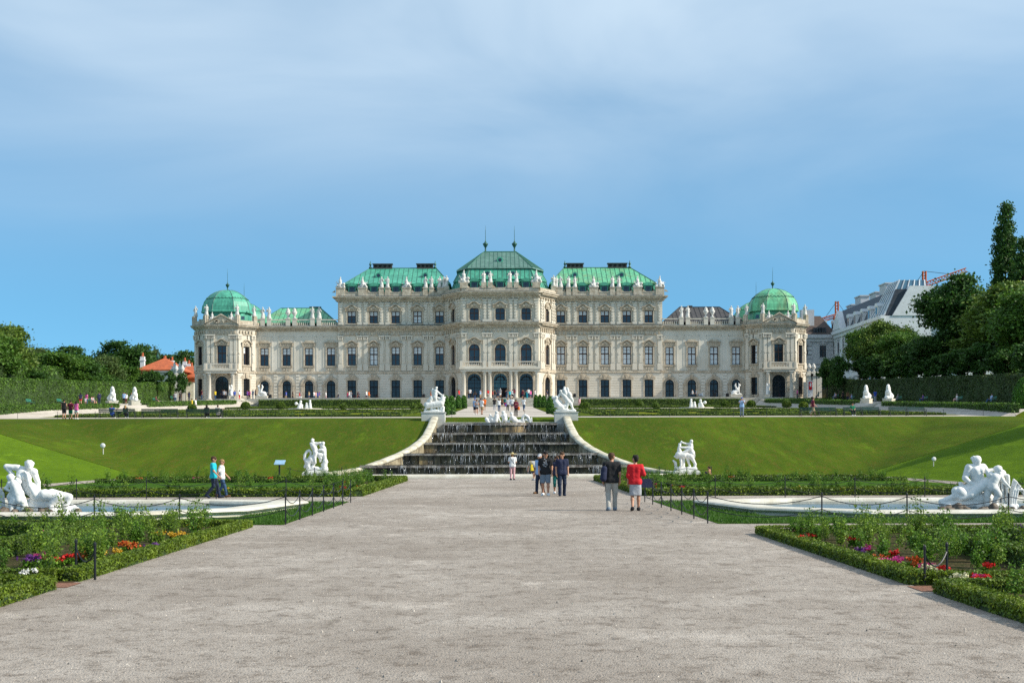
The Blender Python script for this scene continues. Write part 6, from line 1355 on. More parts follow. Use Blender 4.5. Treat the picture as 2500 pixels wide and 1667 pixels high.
# ------------------------------------------------------------------ benches
def bench_mesh(W, mat, arms=True, dbl=True):
    t = {}
    m = MB()
    for i in range(4): m.box(-W/2, W/2, -.24+i*.125, -.135+i*.125, .42, .45)
    t['seat'] = m.mesh('seat', mat); m = MB()
    for z in (.60, .78): m.add([(-W/2, .27+(z-.6)*.25, z-.06), (W/2, .27+(z-.6)*.25, z-.06), (W/2, .30+(z-.6)*.25, z+.08), (-W/2, .30+(z-.6)*.25, z+.08), (-W/2, .31+(z-.6)*.25, z-.06), (W/2, .31+(z-.6)*.25, z-.06), (W/2, .34+(z-.6)*.25, z+.08), (-W/2, .34+(z-.6)*.25, z+.08)], [(0, 1, 2, 3), (5, 4, 7, 6), (0, 4, 5, 1), (3, 2, 6, 7), (0, 3, 7, 4), (1, 5, 6, 2)])
    t['backrest'] = m.mesh('backrest', mat); m = MB()
    m.tube([(0, -.26, 0), (0, -.22, .25), (0, -.2, .42)], [.035, .03, .03], 6); m.tube([(0, .36, 0), (0, .27, .3), (0, .28, .5), (0, .37, .88)], [.035, .03, .03, .025], 6); m.tube([(0, -.2, .4), (0, .28, .4)], .025, 6)
    if arms: m.tube([(0, -.22, .42), (0, -.24, .62), (0, -.05, .66), (0, .3, .64)], .022, 6)
    t['leg'] = m.mesh('leg', IRON); return t
B1 = bench_mesh(3.5, BENCHG); B2 = bench_mesh(2.1, BENCHL)
def bench(T, W, x, y, z, rot, label, group, xs):
    t = thing('bench', label, 'bench', (x, y, z), rot, group)
    link('seat', T['seat'], t); link('backrest', T['backrest'], t)
    for u in xs: link('leg', T['leg'], t, (u, 0, 0))
    return t
TB = []
for i, (px, lab) in enumerate(((287.5, 'dark green double bench with a man in blue and a long-haired woman'), (392, 'empty dark green double bench between two occupied ones'), (500, 'dark green double bench with two people in black, nearest the cascade on its side'), (1998.8, 'dark green double bench with two strollers passing behind it'), (2104.3, 'dark green double bench with a person in a green top'), (2215.7, 'empty dark green double bench, nearest the shaded hedge'))):
    y = 137.6; x = atpx(px, y); TB.append((x, y, gz(x, y))); bench(B1, 3.5, x, y, gz(x, y), math.pi if i < 3 else 0, lab, 'dark double benches on the terrace edge', (-1.72, 0, 1.72))
SB = {}
for i, (px, y, s, lab) in enumerate(((76, 0, -1, 'empty light green bench nearest the left edge, against the sunlit hedge'), (150, 0, -1, 'light green bench behind the man in the black tank top'), (226, 0, -1, 'light green bench with two sitters by the sunlit hedge'), (381, 0, -1, 'light green bench with one sitter leaning back, right of the sphinxes'), (424, 0, -1, 'light green bench with a dark-clothed sitter near the tower'),
        (2040, 0, 1, 'bench in the shade nearest the palace, with two sitters'), (2078, 0, 1, 'shaded bench with a group of sitters left of the sphinxes'), (2128, 0, 1, 'shaded bench between the two right-hand sphinxes'), (2192, 0, 1, 'shaded bench with one sitter just right of the sphinxes'), (2254, 0, 1, 'shaded bench with a sitter in blue leaning forward'), (2338, 0, 1, 'shaded bench with a sitter in a white top'), (2420, 0, 1, 'shaded bench with a person sprawling back'))):
    x = s*61.6; y = abs(x)*F_/abs(px-HX); SB[px] = (x, y, gz(x, y)); bench(B2, 2.1, x, y, gz(x, y), -math.pi/2*s, lab, 'light benches along the side hedges', (-.95, .95))
# ------------------------------------------------------------------ people
COLS = dict(white=(.78, .78, .78), black=(.012, .012, .014), navy=(.014, .020, .055), blue=(.03, .09, .42), lightblue=(.30, .46, .72), turquoise=(.01, .46, .56), teal=(.01, .16, .14), red=(.62, .012, .02), orange=(.75, .14, .005), maroon=(.13, .008, .03), pink=(.70, .12, .36), palepink=(.68, .40, .42), hotpink=(.62, .02, .14), yellow=(.65, .48, .02), green=(.01, .17, .08), tan=(.40, .31, .20), khaki=(.38, .29, .17), grey=(.20, .21, .23), greyblue=(.17, .22, .28), lightgrey=(.40, .41, .44), brown=(.15, .075, .03), jeans=(.030, .075, .16), darkjeans=(.012, .022, .05), purple=(.12, .05, .30), stone=(.42, .40, .36),
            skin=(.52, .27, .17), tanskin=(.42, .20, .11), darkhair=(.016, .010, .008), brownhair=(.075, .036, .016), blond=(.36, .22, .09), greyhair=(.33, .32, .31), straw=(.62, .49, .23), lips=(.35, .08, .07), bluecap=(.03, .10, .38))
def cm(c):
    return pm('person_'+c, COLS[c], .55 if 'skin' in c else .8, var=.22, scale=5, fine=.10, fscale=40, bump=0 if 'skin' in c else .25, bscale=18)
def V3(*a): return np.array(a, float)
def pose(name):
    J = dict(pel=V3(0, 0, .97), wai=V3(0, 0, 1.10), che=V3(0, .0, 1.33), nec=V3(0, -.01, 1.49), hea=V3(0, .02, 1.635), lat=V3(1, 0, 0), yaw=0.0)
    for s, k in ((-1, 'L'), (1, 'R')):
        J['hip'+k] = V3(.09*s, 0, .93); J['kne'+k] = V3(.10*s, .025, .50); J['ank'+k] = V3(.10*s, -.02, .085); J['toe'+k] = V3(.125*s, .135, .035)
        J['sho'+k] = V3(.185*s, -.01, 1.425); J['elb'+k] = V3(.235*s, -.03, 1.14); J['wri'+k] = V3(.24*s, .05, .90); J['han'+k] = V3(.235*s, .09, .80)
    def leg(k, kn, an, to): s = -1 if k == 'L' else 1; J['kne'+k] = V3(.10*s, *kn); J['ank'+k] = V3(.10*s, *an); J['toe'+k] = V3(.12*s, *to)
    if name in ('walk', 'walk2'):
        a, b = ('L', 'R') if name == 'walk' else ('R', 'L')
        leg(a, (.15, .53), (.24, .10), (.39, .075)); leg(b, (.02, .51), (-.26, .17), (-.15, .04))
        for k, d in ((a, -1), (b, 1)): s = -1 if k == 'L' else 1; J['elb'+k] = V3(.24*s, -.04+.10*d, 1.15); J['wri'+k] = V3(.25*s, .04+.22*d, .94); J['han'+k] = V3(.24*s, .07+.27*d, .85)
    elif name == 'stroll':
        leg('L', (.08, .51), (.10, .085), (.26, .04)); leg('R', (.03, .50), (-.12, .10), (.03, .035)); J['wriR'] = V3(.24, .12, .92); J['hanR'] = V3(.22, .18, .83)
    elif name == 'stroll2':
        leg('R', (.08, .51), (.12, .085), (.28, .04)); leg('L', (.03, .50), (-.14, .10), (.01, .035))
    elif name == 'photo':
        for s, k in ((-1, 'L'), (1, 'R')): J['elb'+k] = V3(.25*s, .16, 1.26); J['wri'+k] = V3(.09*s, .28, 1.50); J['han'+k] = V3(.05*s, .30, 1.58)
    elif name == 'hold':
        for s, k in ((-1, 'L'), (1, 'R')): J['elb'+k] = V3(.24*s, .02, 1.15); J['wri'+k] = V3(.10*s, .24, 1.20); J['han'+k] = V3(.04*s, .27, 1.24)
    elif name == 'armsout':
        for s, k in ((-1, 'L'), (1, 'R')): J['elb'+k] = V3(.30*s, .0, 1.17); J['wri'+k] = V3(.34*s, .06, .94); J['han'+k] = V3(.34*s, .10, .85)
    elif name == 'bag':
        J['elbR'] = V3(.27, -.05, 1.17); J['wriR'] = V3(.30, .14, 1.18); J['hanR'] = V3(.27, .20, 1.22); J = J
        leg('R', (.06, .51), (.08, .085), (.24, .04)); leg('L', (.03, .50), (-.16, .11), (-.01, .035))
    elif name in ('sit', 'sitback', 'ground'):
        dz = -.50 if name != 'ground' else -.82; lean = -.16 if name == 'sitback' else (-.02 if name == 'sit' else .10)
        for k in ('pel', 'wai', 'che', 'nec', 'hea', 'shoL', 'shoR', 'elbL', 'elbR'): J[k] = J[k]+V3(0, lean*(J[k][2]-.97)/.6, dz)
        for s, k in ((-1, 'L'), (1, 'R')):
            J['hip'+k] = V3(.09*s, .02, .93+dz+.02)
            if name == 'ground': J['kne'+k] = V3(.14*s, .38, .46); J['ank'+k] = V3(.14*s, .50, .08); J['toe'+k] = V3(.15*s, .64, .035); J['wri'+k] = V3(.16*s, .30, .50); J['han'+k] = V3(.10*s, .38, .46)
            else: J['kne'+k] = V3(.12*s, .42, .50); J['ank'+k] = V3(.11*s, .46+(.18 if name == 'sitback' else 0), .085); J['toe'+k] = V3(.12*s, .60+(.18 if name == 'sitback' else 0), .035); J['elb'+k] = V3(.24*s, .02+lean*.3, .68); J['wri'+k] = V3(.14*s, .24, .62); J['han'+k] = V3(.09*s, .32, .58)
        if name == 'sitback': J['elbR'] = V3(.36, -.06, .82); J['wriR'] = V3(.55, -.10, .88); J['hanR'] = V3(.63, -.10, .88)
    elif name == 'bend':
        c, s_ = math.cos(R(68)), math.sin(R(68))
        for k in ('wai', 'che', 'nec', 'hea', 'shoL', 'shoR'):
            v = J[k]-V3(0, 0, .97); J[k] = V3(v[0], v[1]*c+v[2]*s_-.05, .97+v[2]*c-v[1]*s_)
        for s, k in ((-1, 'L'), (1, 'R')): J['elb'+k] = J['sho'+k]+V3(.03*s, .08, -.27); J['wri'+k] = J['elb'+k]+V3(-.02*s, .1, -.22); J['han'+k] = J['wri'+k]+V3(0, .04, -.09)
    return J
UPRIGHT = lambda p: p not in ('sit', 'sitback', 'ground', 'bend')
def torso(J, g, wid=1.0):
    L = J['lat']; P = []
    for s in (-1, 1):
        P += [(J['che']+L*s*.075*wid+V3(0, 0, .02), J['wai']+L*s*.058*wid, .098+g, .088+g), (J['wai']+L*s*.058*wid, J['pel']+L*s*.075*wid, .088+g, .098+g)]
    P.append((J['shoL']*.93+J['shoR']*.07, J['shoR']*.93+J['shoL']*.07, .060+g, .060+g)); return P
def hdir(J): a = J['yaw']; return V3(-math.sin(a), math.cos(a), 0)
def body_prims(J, near):
    H = J['hea']; d = hdir(J); lt = V3(d[1], -d[0], 0)
    P = torso(J, 0)+[(J['nec']-V3(0, 0, .04), H-V3(0, 0, .06), .056, .05), (H+V3(0, 0, .03)-d*.012, H+V3(0, 0, .015)+d*.01, .092, .088), (H+d*.028-V3(0, 0, .065), H+d*.034-V3(0, 0, .085), .062, .048)]
    if near: P += [(H+d*.096+V3(0, 0, .012), H+d*.112-V3(0, 0, .022), .010, .017), (H+lt*.088, H+lt*.09-V3(0, 0, .02), .02), (H-lt*.088, H-lt*.09-V3(0, 0, .02), .02)]
    for k in 'LR':
        P += [(J['sho'+k], J['elb'+k], .052, .041), (J['elb'+k], J['wri'+k], .041, .027), (J['wri'+k], J['wri'+k]*.45+J['han'+k]*.55, .029, .036)]
        if not near: P.append((J['wri'+k], J['han'+k], .03, .026))
        P += [(J['hip'+k], J['kne'+k], .086, .056), (J['kne'+k], J['kne'+k]*.65+J['ank'+k]*.35, .054, .056), (J['kne'+k]*.65+J['ank'+k]*.35, J['ank'+k], .056, .036), (J['ank'+k]-V3(0, 0, .02), J['toe'+k], .042, .034)]
    return P
def shirt_prims(J, sl):
    P = torso(J, .022, 1.04)
    P.append((J['pel']-J['lat']*.07-V3(0, 0, .06), J['pel']+J['lat']*.07-V3(0, 0, .06), .145))
    for k in 'LR':
        if sl == 'short': P.append((J['sho'+k], J['sho'+k]*.32+J['elb'+k]*.68, .072, .064))
        elif sl == 'long': P += [(J['sho'+k], J['elb'+k], .07, .055), (J['elb'+k], J['wri'+k], .055, .04)]
        elif sl == 'half': P += [(J['sho'+k], J['elb'+k]*1.0, .072, .06), (J['elb'+k], J['elb'+k]*.75+J['wri'+k]*.25, .058, .055)]
    return P
def lower_prims(J, kind, pz):
    P = [(J['pel']-J['lat']*.07, J['pel']+J['lat']*.07, .118)]
    for k in 'LR':
        h, n, a = J['hip'+k], J['kne'+k], J['ank'+k]
        if kind == 'trousers': P += [(h, n, .104, .074), (n, a+V3(0, 0, -.01), .073, .062)]
        elif kind == 'capri': P += [(h, n, .10, .072), (n, n*.5+a*.5, .07, .062)]
        elif kind == 'shorts': P += [(h, n*.92+h*.08, .112, .092)]
        elif kind == 'mini': P += [(h, n*.55+h*.45, .108, .095)]
        elif kind == 'skirt': P += [(h*.7+J['pel']*.3, n*.85, .125, .112)]
    if kind == 'skirt': P.append((J['pel'], (J['kneL']+J['kneR'])*.5, .13, .13))
    return P
def hair_prims(J, kind):
    H = J['hea']; d = hdir(J); lt = V3(d[1], -d[0], 0); U = V3(0, 0, 1)
    P = [(H+U*.045-d*.028, H+U*.05+d*.012, .094, .090), (H-d*.055+U*.0, H-d*.05-U*.03, .07, .06)]
    if kind == 'long': P += [(H-d*.06, H-d*.075-U*.22, .078, .07)]+[(H+lt*s*.07-d*.02, H+lt*s*.08-d*.03-U*.18, .045, .04) for s in (-1, 1)]
    elif kind == 'bun': P += [(H-d*.11+U*.05, H-d*.12+U*.045, .045)]
    elif kind == 'tousled': P += [(H+U*.10-d*.04+lt*.03, H+U*.11+lt*-.03, .06, .05), (H+U*.07-d*.09, H-d*.09, .045)]
    elif kind == 'cap': P = [(H+U*.04-d*.01, H+U*.05, .100, .098), (H+U*.035+d*.07, H+U*.025+d*.15, .05, .035)]
    elif kind == 'hat': P = [(H+U*.05-d*.01, H+U*.08, .10, .088)]
    return P
def shoe_prims(J, g=.012):
    P = []
    for k in 'LR': P += [(J['ank'+k]-V3(0, .02, .03), J['toe'+k], .05+g, .036+g), (J['ank'+k]-V3(0, .035, .045), J['ank'+k]-V3(0, 0, .02), .04+g)]
    return P
PM = {}
def pmesh(piece, prims_f, h, k, clips, key, noise=0.0):
    if key not in PM:
        V, Fq = sdf_mesh(prims_f, h, k, clips, noise, 34.0); PM[key] = npmesh(piece, V, Fq, cm('skin'), True)
    return PM[key]
def ppiece(root, piece, me, col):
    o = link(piece, me, root); o.material_slots[0].link = 'OBJECT'; o.material_slots[0].material = cm(col); return o
NP = [0]
def person(label, loc, rot, ps='stand', shirt='white', sl='short', low='trousers', lowc='jeans', hair='short', hairc='darkhair', shoe='black', sc=1.0, near=False, yaw=0.0, skin='skin', wid=1.0, group=None, cat='person'):
    J = pose(ps); J['yaw'] = yaw; h = .015 if near else .036; up = UPRIGHT(ps); kk = (ps, near, round(yaw, 2))
    t = thing('person', label, cat, loc, rot, group, sc); t.scale = (sc*wid, sc*wid, sc)
    key = ('body',)+kk
    if key not in PM:
        V, Fq = sdf_mesh(body_prims(J, near), h, .03 if near else .04); mi = [0]*len(Fq)
        if near:
            m = MB(); m.smooth = True; H = J['hea']; d = hdir(J); lt = V3(d[1], -d[0], 0)
            for k, s in (('L', -1), ('R', 1)):                # five fingers on each hand
                w, e = J['wri'+k], J['han'+k]; ax_ = (e-w)/np.linalg.norm(e-w); sd = np.cross(ax_, V3(s, 0, 0)); sd /= np.linalg.norm(sd)+1e-9; inn = V3(-s, 0, 0); p0 = w*.45+e*.55
                for i, ln in enumerate((.068, .078, .074, .058)):
                    b = p0+sd*(i-1.5)*.018+ax_*.022; m.tube([b, b+ax_*ln*.5+inn*.006, b+ax_*ln*.85+inn*.022, b+ax_*ln+inn*.036], [.0095, .009, .008, .006], 6)
                b = w*.75+e*.25-sd*.024; m.tube([b, b-sd*.022+ax_*.025+inn*.01, b-sd*.028+ax_*.055+inn*.018], [.012, .010, .007], 6)
            nb = len(m.f); m.mi = 1
            for s in (-1, 1): c = H+d*.082+lt*s*.033+V3(0, 0, .018); m.lathe([(.004, -.010), (.013, -.004), (.013, .004), (.004, .010)], c[0], c[1], c[2], 8)
            m.mi = 2; c = H+d*.084-V3(0, 0, .062); m.tube([c-lt*.024, c+d*.006, c+lt*.024], [.003, .007, .003], 5)
            F4 = []; M4 = []
            for f, i in zip(m.f, m.m):
                for q in ([f] if len(f) == 4 else [[f[0], f[j], f[j+1], f[min(j+2, len(f)-1)]] for j in range(1, len(f)-1, 2)]):
                    if len(set(q)) == 4: F4.append(q); M4.append(i)
            Fq = np.concatenate([Fq, np.array(F4)+len(V)]); V = np.concatenate([V, np.array(m.v)]); mi += M4
        PM[key] = npmesh('body', V, Fq, [cm('skin'), cm('darkhair'), cm('lips')], True, mi)
    ppiece(t, 'body', PM[key], skin)
    sclip = [(2, 1, .84 if low != 'dress' else .5)] if up else []
    ppiece(t, 'shirt' if sl != 'none' else 'top', pmesh('shirt', shirt_prims(J, sl), h, .055, sclip+([(2, -1, 1.495)] if up else []), ('shirt', sl, low == 'dress')+kk[:2], .0028 if near else 0), shirt)
    lclip = ([(2, -1, .94)]+([(2, 1, {'shorts': .50, 'mini': .64, 'skirt': .49, 'capri': .32}.get(low, .07))] if low != 'trousers' else [(2, 1, .065)])) if up or ps == 'bend' else []
    if low: ppiece(t, 'skirt' if low == 'skirt' else ('trousers' if low in ('trousers', 'capri') else 'shorts'), pmesh('trousers', lower_prims(J, low, ps), h, .03, lclip, ('low', low)+kk[:2], .0028 if near else 0), lowc)
    if hair:
        H = J['hea']; d = hdir(J); o = ppiece(t, 'cap' if hair == 'cap' else ('hat' if hair == 'hat' else 'hair'), pmesh('hair', hair_prims(J, hair), h*.9, .02, (), ('hair', hair)+kk, .004 if near else 0), hairc)
        if hair == 'hat': b = MB(); b.smooth = True; b.lathe([(.08, .035), (.27, .02), (.29, .035), (.27, .045), (.08, .06)], H[0], H[1], H[2]+.02, 20); ppiece(t, 'hat_brim', b.mesh('hat_brim', cm(hairc)), hairc)
        if hair in ('cap', 'hat'): ppiece(t, 'hair', pmesh('hair', [(H-d*.05, H-d*.055-V3(0, 0, .04), .075, .065)], h*.9, .02, (), ('hairb',)+kk), 'greyhair' if hair == 'cap' else 'blond')
    if shoe: ppiece(t, 'shoes', pmesh('shoes', shoe_prims(J), h*.9, .02, [(2, 1, .0)], ('shoe',)+kk[:2]), shoe)
    return t, J
def addon(t, name, mb, col): o = mb.build(name, cm(col), t); return o
def sunglasses(t, J):
    H = J['hea']; d = hdir(J); lt = V3(d[1], -d[0], 0); m = MB()
    for s in (-1, 1):
        c = H+d*.1+lt*s*.034+V3(0, 0, .016); m.add([tuple(c+lt*a*.03+V3(0, 0, b)+d*e) for e in (0, .008) for a, b in ((-1, -.02), (1, -.02), (1, .018), (-1, .018))], [(0, 1, 2, 3), (7, 6, 5, 4), (0, 4, 5, 1), (1, 5, 6, 2), (2, 6, 7, 3), (3, 7, 4, 0)])
        m.tube([H+d*.1+lt*s*.066+V3(0, 0, .022), H+lt*s*.096+V3(0, 0, .02)], .004, 4)
    addon(t, 'sunglasses', m, 'black')
def onpath(px, py): d = 2*F_/(py-HY); return (atpx(px, d), d, 0.0)
# --- the nine or so near figures
t, J = person('man in turquoise polo shirt and dark jeans walking beside the pool', onpath(521, 1214.2), -math.pi/2, 'walk', 'turquoise', 'short', 'trousers', 'darkjeans', 'short', 'brownhair', 'darkjeans', .975, True, -.15); sunglasses(t, J)
t, J = person('woman in white top and blue jeans walking beside the man in turquoise', (onpath(536, 1213)[0], 59.3, 0), -math.pi/2, 'walk2', 'white', 'short', 'trousers', 'jeans', 'bun', 'blond', 'brown', .90, True, -.1); sunglasses(t, J)
t, J = person('woman in straw hat, white tee and pink trousers facing the cascade', onpath(1251, 1171.2), 0.1, 'hold', 'white', 'short', 'trousers', 'palepink', 'hat', 'straw', 'black', .985, True)
m = MB(); m.tube([(-.16, -.105, 1.44), (.02, -.135, 1.2), (.15, -.11, .98)], .012, 5); addon(t, 'bag_strap', m, 'black')
t, J = person('man in black printed tee, grey shorts and white sneakers walking towards the camera', onpath(1331.5, 1210), math.pi-.05, 'stroll', 'black', 'short', 'shorts', 'greyblue', 'short', 'darkhair', 'white', 1.07, True, .55, wid=1.08); sunglasses(t, J)
pr = MB(); q = random.Random(4)
pr.at(0, .128, 0)
for i in range(16): u, z = q.gauss(0, .05), 1.30+q.gauss(0, .07); pr.plate([(u+.03*math.cos(a), z+.022*math.sin(a)) for a in [2*math.pi*k/6 for k in range(6)]], -.01, .008)
addon(t, 'shirt_print', pr, 'lightgrey')
t, J = person('man in pale blue tee and dark jeans, half hidden behind the man in black', (atpx(1318, 63), 63, 0), math.pi/2+.9, 'stroll2', 'lightblue', 'short', 'trousers', 'darkjeans', 'cap', 'lightgrey', 'brown', 1.0, True, .3)
t, J = person('man in navy button shirt and navy trousers walking towards the camera', onpath(1372, 1210.6), math.pi+.08, 'stroll2', 'navy', 'short', 'trousers', 'darkjeans', 'short', 'brownhair', 'darkjeans', 1.05, True, -.6)
b = MB()
for i in range(5): b.lathe([(.002, -.008), (.009, 0), (.002, .008)], .0, .132, 1.05+i*.085, 6)
addon(t, 'shirt_buttons', b, 'lightgrey')
t, J = person('woman with sunglasses in navy top and capri trousers behind the man in navy', (atpx(1359, 62.8), 62.8, 0), math.pi, 'stroll', 'navy', 'short', 'capri', 'teal', 'short', 'brownhair', 'white', .95, True); sunglasses(t, J)
t, J = person('woman in white top and dark shorts bending over the cascade rim with a yellow bag', onpath(1306, 1172.2), .55, 'bend', 'stone', 'short', 'shorts', 'navy', 'short', 'darkhair', 'lightgrey', .98, True)
m = MB(); m.frus(-.34, -.08, -.08, .06, .62, 1.02, .02, .02); m.tube([(-.28, 0, 1.0), (-.24, .2, 1.25), (-.14, 0, 1.0)], .010, 5); addon(t, 'bag', m, 'yellow')
t, J = person('man in black tee and beige trousers walking away with a backpack on one shoulder', onpath(1493, 1246.6), 0.0, 'stroll2', 'black', 'short', 'trousers', 'stone', 'short', 'brownhair', 'greyblue', 1.055, True, -.6, wid=1.06); sunglasses(t, J)
V, Fq = sdf_mesh([((-.25, -.14, .98), (-.22, -.14, 1.28), .10, .085), ((-.27, -.18, 1.0), (-.25, -.18, 1.1), .06)], .02, .04); ppiece(t, 'backpack', npmesh('backpack', V, Fq, cm('navy'), True), 'navy')
m = MB(); m.tube([(-.2, -.12, 1.36), (-.16, -.03, 1.5), (-.17, .09, 1.38), (-.22, .0, 1.05)], .016, 5); m.tube([(-.2, -.2, .9), (-.19, -.21, .74), (-.21, -.2, .58)], .008, 4); addon(t, 'backpack_strap', m, 'black')
t, J = person('woman in red top and grey skirt walking away with a dark handbag', onpath(1551, 1247.2), -.06, 'bag', 'red', 'half', 'skirt', 'lightgrey', 'tousled', 'darkhair', 'black', 1.0, True, .5); sunglasses(t, J)
m = MB(); m.at(.34, .10, 0, .15); m.frus(-.20, .20, -.08, .08, .74, 1.02, .03, .02); m.tube([(-.1, 0, 1.0), (-.06, 0, 1.2), (.03, 0, 1.23), (.1, 0, 1.0)], .010, 5); addon(t, 'handbag', m, 'navy')
person('child with bare back sitting on the kerb right of the beast-rider statue', (atpx(1733, 97.2), 97.0, .0), 1.1, 'ground', 'tanskin', 'none', 'shorts', 'navy', 'short', 'darkhair', 'black', .8, True, skin='tanskin')
# --- on the terrace, the avenue and before the palace: (px, py, rot, pose, shirt, sleeve, lower, lower colour, hair, hair colour, scale, label)
PI = math.pi; q = random.Random(12)
def crowd(lst, group, far=None, zfix=None, y=None):
    for e in lst:
        px, py, rot, ps, sh, sl, low, lc, hr, hc, sc, lab = e[:12]
        if y is not None: loc = (atpx(px, y), y, zfix if zfix is not None else gz(atpx(px, y), y))
        else: loc = onground(px, py, d0=132.5)
        if ps.startswith('sit'): pass
        person(lab, loc, rot, ps, sh, sl, low, lc, hr, hc, q.choice(('black', 'white', 'brown')), sc, False, 0.0, group=group)
crowd([(1160, 1011, PI-.3, 'stand', 'lightblue', 'short', 'shorts', 'navy', 'cap', 'bluecap', 1.0, 'man in pale blue tee and blue cap behind the woman in black shorts'), (1164, 1012.5, PI+.5, 'hold', 'grey', 'none', 'mini', 'black', 'long', 'darkhair', .95, 'woman in grey top and black shorts holding something, front left of the avenue'),
       (1176.5, 1011.5, -.5, 'stroll', 'white', 'short', 'shorts', 'khaki', 'cap', 'navy', 1.0, 'man in white tee and khaki shorts with a dark cap on the avenue'), (1173, 1003, .4, 'stand', 'navy', 'short', 'shorts', 'khaki', 'short', 'darkhair', .98, 'man in navy behind the one in khaki shorts'), (1183, 1001, .1, 'stroll2', 'orange', 'short', 'shorts', 'brown', 'short', 'darkhair', 1.0, 'man in orange tee and brown shorts on the avenue'),
       (1192, 991.5, .3, 'walk', 'red', 'short', 'mini', 'white', 'short', 'brownhair', .85, 'child in red tee and white shorts at the foot of the palace steps'), (1148, 990.5, .2, 'walk2', 'white', 'short', 'trousers', 'black', 'short', 'darkhair', .95, 'person in white tee and black trousers at the left foot of the steps'),
       (1207.5, 1002, .0, 'photo', 'black', 'short', 'trousers', 'lightgrey', 'short', 'darkhair', 1.0, 'man in black tee and grey trousers photographing the palace'), (1218.7, 1003.8, .2, 'photo', 'white', 'short', 'trousers', 'jeans', 'long', 'brownhair', .95, 'woman in white top and jeans with raised arms on the avenue'), (1226, 994.8, .1, 'stand', 'brown', 'none', 'shorts', 'navy', 'long', 'brownhair', .95, 'woman in brown top and navy shorts near the steps'),
       (1233, 994.8, -.2, 'stroll', 'teal', 'short', 'shorts', 'hotpink', 'short', 'greyhair', .98, 'person in dark teal tee and pink shorts near the steps'), (1239.7, 1003.3, .3, 'stand', 'lightgrey', 'short', 'trousers', 'black', 'bun', 'blond', .98, 'woman in grey top and black trousers with a purple bag'), (1251, 1000.7, -.1, 'stand', 'white', 'short', 'shorts', 'grey', 'short', 'darkhair', 1.0, 'man in white tee and grey shorts seen from behind on the avenue'),
       (1247, 995, .1, 'stroll2', 'lightblue', 'short', 'shorts', 'lightblue', 'short', 'brownhair', .92, 'person all in pale blue beside the man in white tee'), (1260, 1016.2, PI, 'hold', 'maroon', 'long', 'trousers', 'black', 'long', 'darkhair', .96, 'woman in burgundy top with an orange bag, nearest the nymph statues'), (1279, 1003.4, -.4, 'walk', 'white', 'short', 'trousers', 'jeans', 'short', 'darkhair', 1.0, 'man in white tee and blue jeans striding away at the right of the avenue'),
       (1290.7, 989.8, .2, 'stand', 'white', 'short', 'trousers', 'jeans', 'bun', 'brownhair', .95, 'woman in white tee and jeans on the lowest palace step at right'), (1256, 991.5, .5, 'stand', 'maroon', 'short', 'trousers', 'grey', 'long', 'darkhair', .95, 'woman in maroon near the steps, behind the man in white tee'), (1222, 991.5, .5, 'stand', 'grey', 'short', 'shorts', 'white', 'cap', 'white', .95, 'person with white cap and grey tee near the steps')], 'visitors on the central avenue')
B = globals().get('PERSON_BAG')
for px, py, c, nm, dx in ((1260, 1016.2, 'orange', 'shoulder_bag', .28), (1239.7, 1003.3, 'purple', 'shoulder_bag', -.25)):
    x, y, z = onground(px, py, d0=132.5); V, Fq = sdf_mesh([((0, 0, .72), (0, 0, .9), .12, .09)], .035, .03); o = link(nm, npmesh(nm, V, Fq, cm(c), True), None, (x+dx, y-.1, z)); tag(o, '%s shoulder bag at the hip of the woman %s' % (c, 'in burgundy' if c == 'orange' else 'in grey top and black trousers'), 'bag')
DOOR = [(1121, 'red', 'jeans', 'person in red at the far left end of the palace steps'), (1145, 'black', 'jeans', 'person in black and red left of the left glass door'), (1160, 'black', 'jeans', 'man in black before the left glass door'), (1173, 'lightblue', 'tan', 'man in pale blue shirt right of the left glass door'), (1203, 'red', 'navy', 'person in red tee near the middle columns'), (1208.5, 'black', 'grey', 'man in black left of the open middle door'), (1215.5, 'navy', 'navy', 'man in navy with crossed arms by the open middle door'), (1237.5, 'navy', 'jeans', 'woman in navy dress taking a photo by the middle door'), (1245, 'turquoise', 'navy', 'person in bright turquoise right of the middle door'), (1251, 'white', 'black', 'man in white tee with raised arm before the right columns'), (1277.5, 'black', 'black', 'man in black before the right glass door'), (1287, 'turquoise', 'turquoise', 'person in a turquoise dress before the right glass door'), (1295.5, 'pink', 'jeans', 'person in pink top and jeans before the right glass door'), (1306.5, 'white', 'navy', 'man in white shirt at the right end of the glass doors'), (1336, 'navy', 'stone', 'person in dark clothes at the right canted wall'), (1276, 'maroon', 'navy', 'woman in dark red on the right part of the palace steps')]
for i, (px, c, lc, lab) in enumerate(DOOR):
    y = 271.6+(i % 3)*1.2; person(lab, (atpx(px, y), y, 11.52), q.uniform(0, 6.28), ('stand', 'hold', 'stroll', 'photo')[i % 4] if i not in (7, 9) else 'photo', c, 'short', 'trousers' if i % 3 else 'shorts', lc, 'short' if i % 2 else 'long', q.choice(('darkhair', 'brownhair', 'blond')), 'black', q.uniform(.95, 1.03), group='visitors before the palace doors')
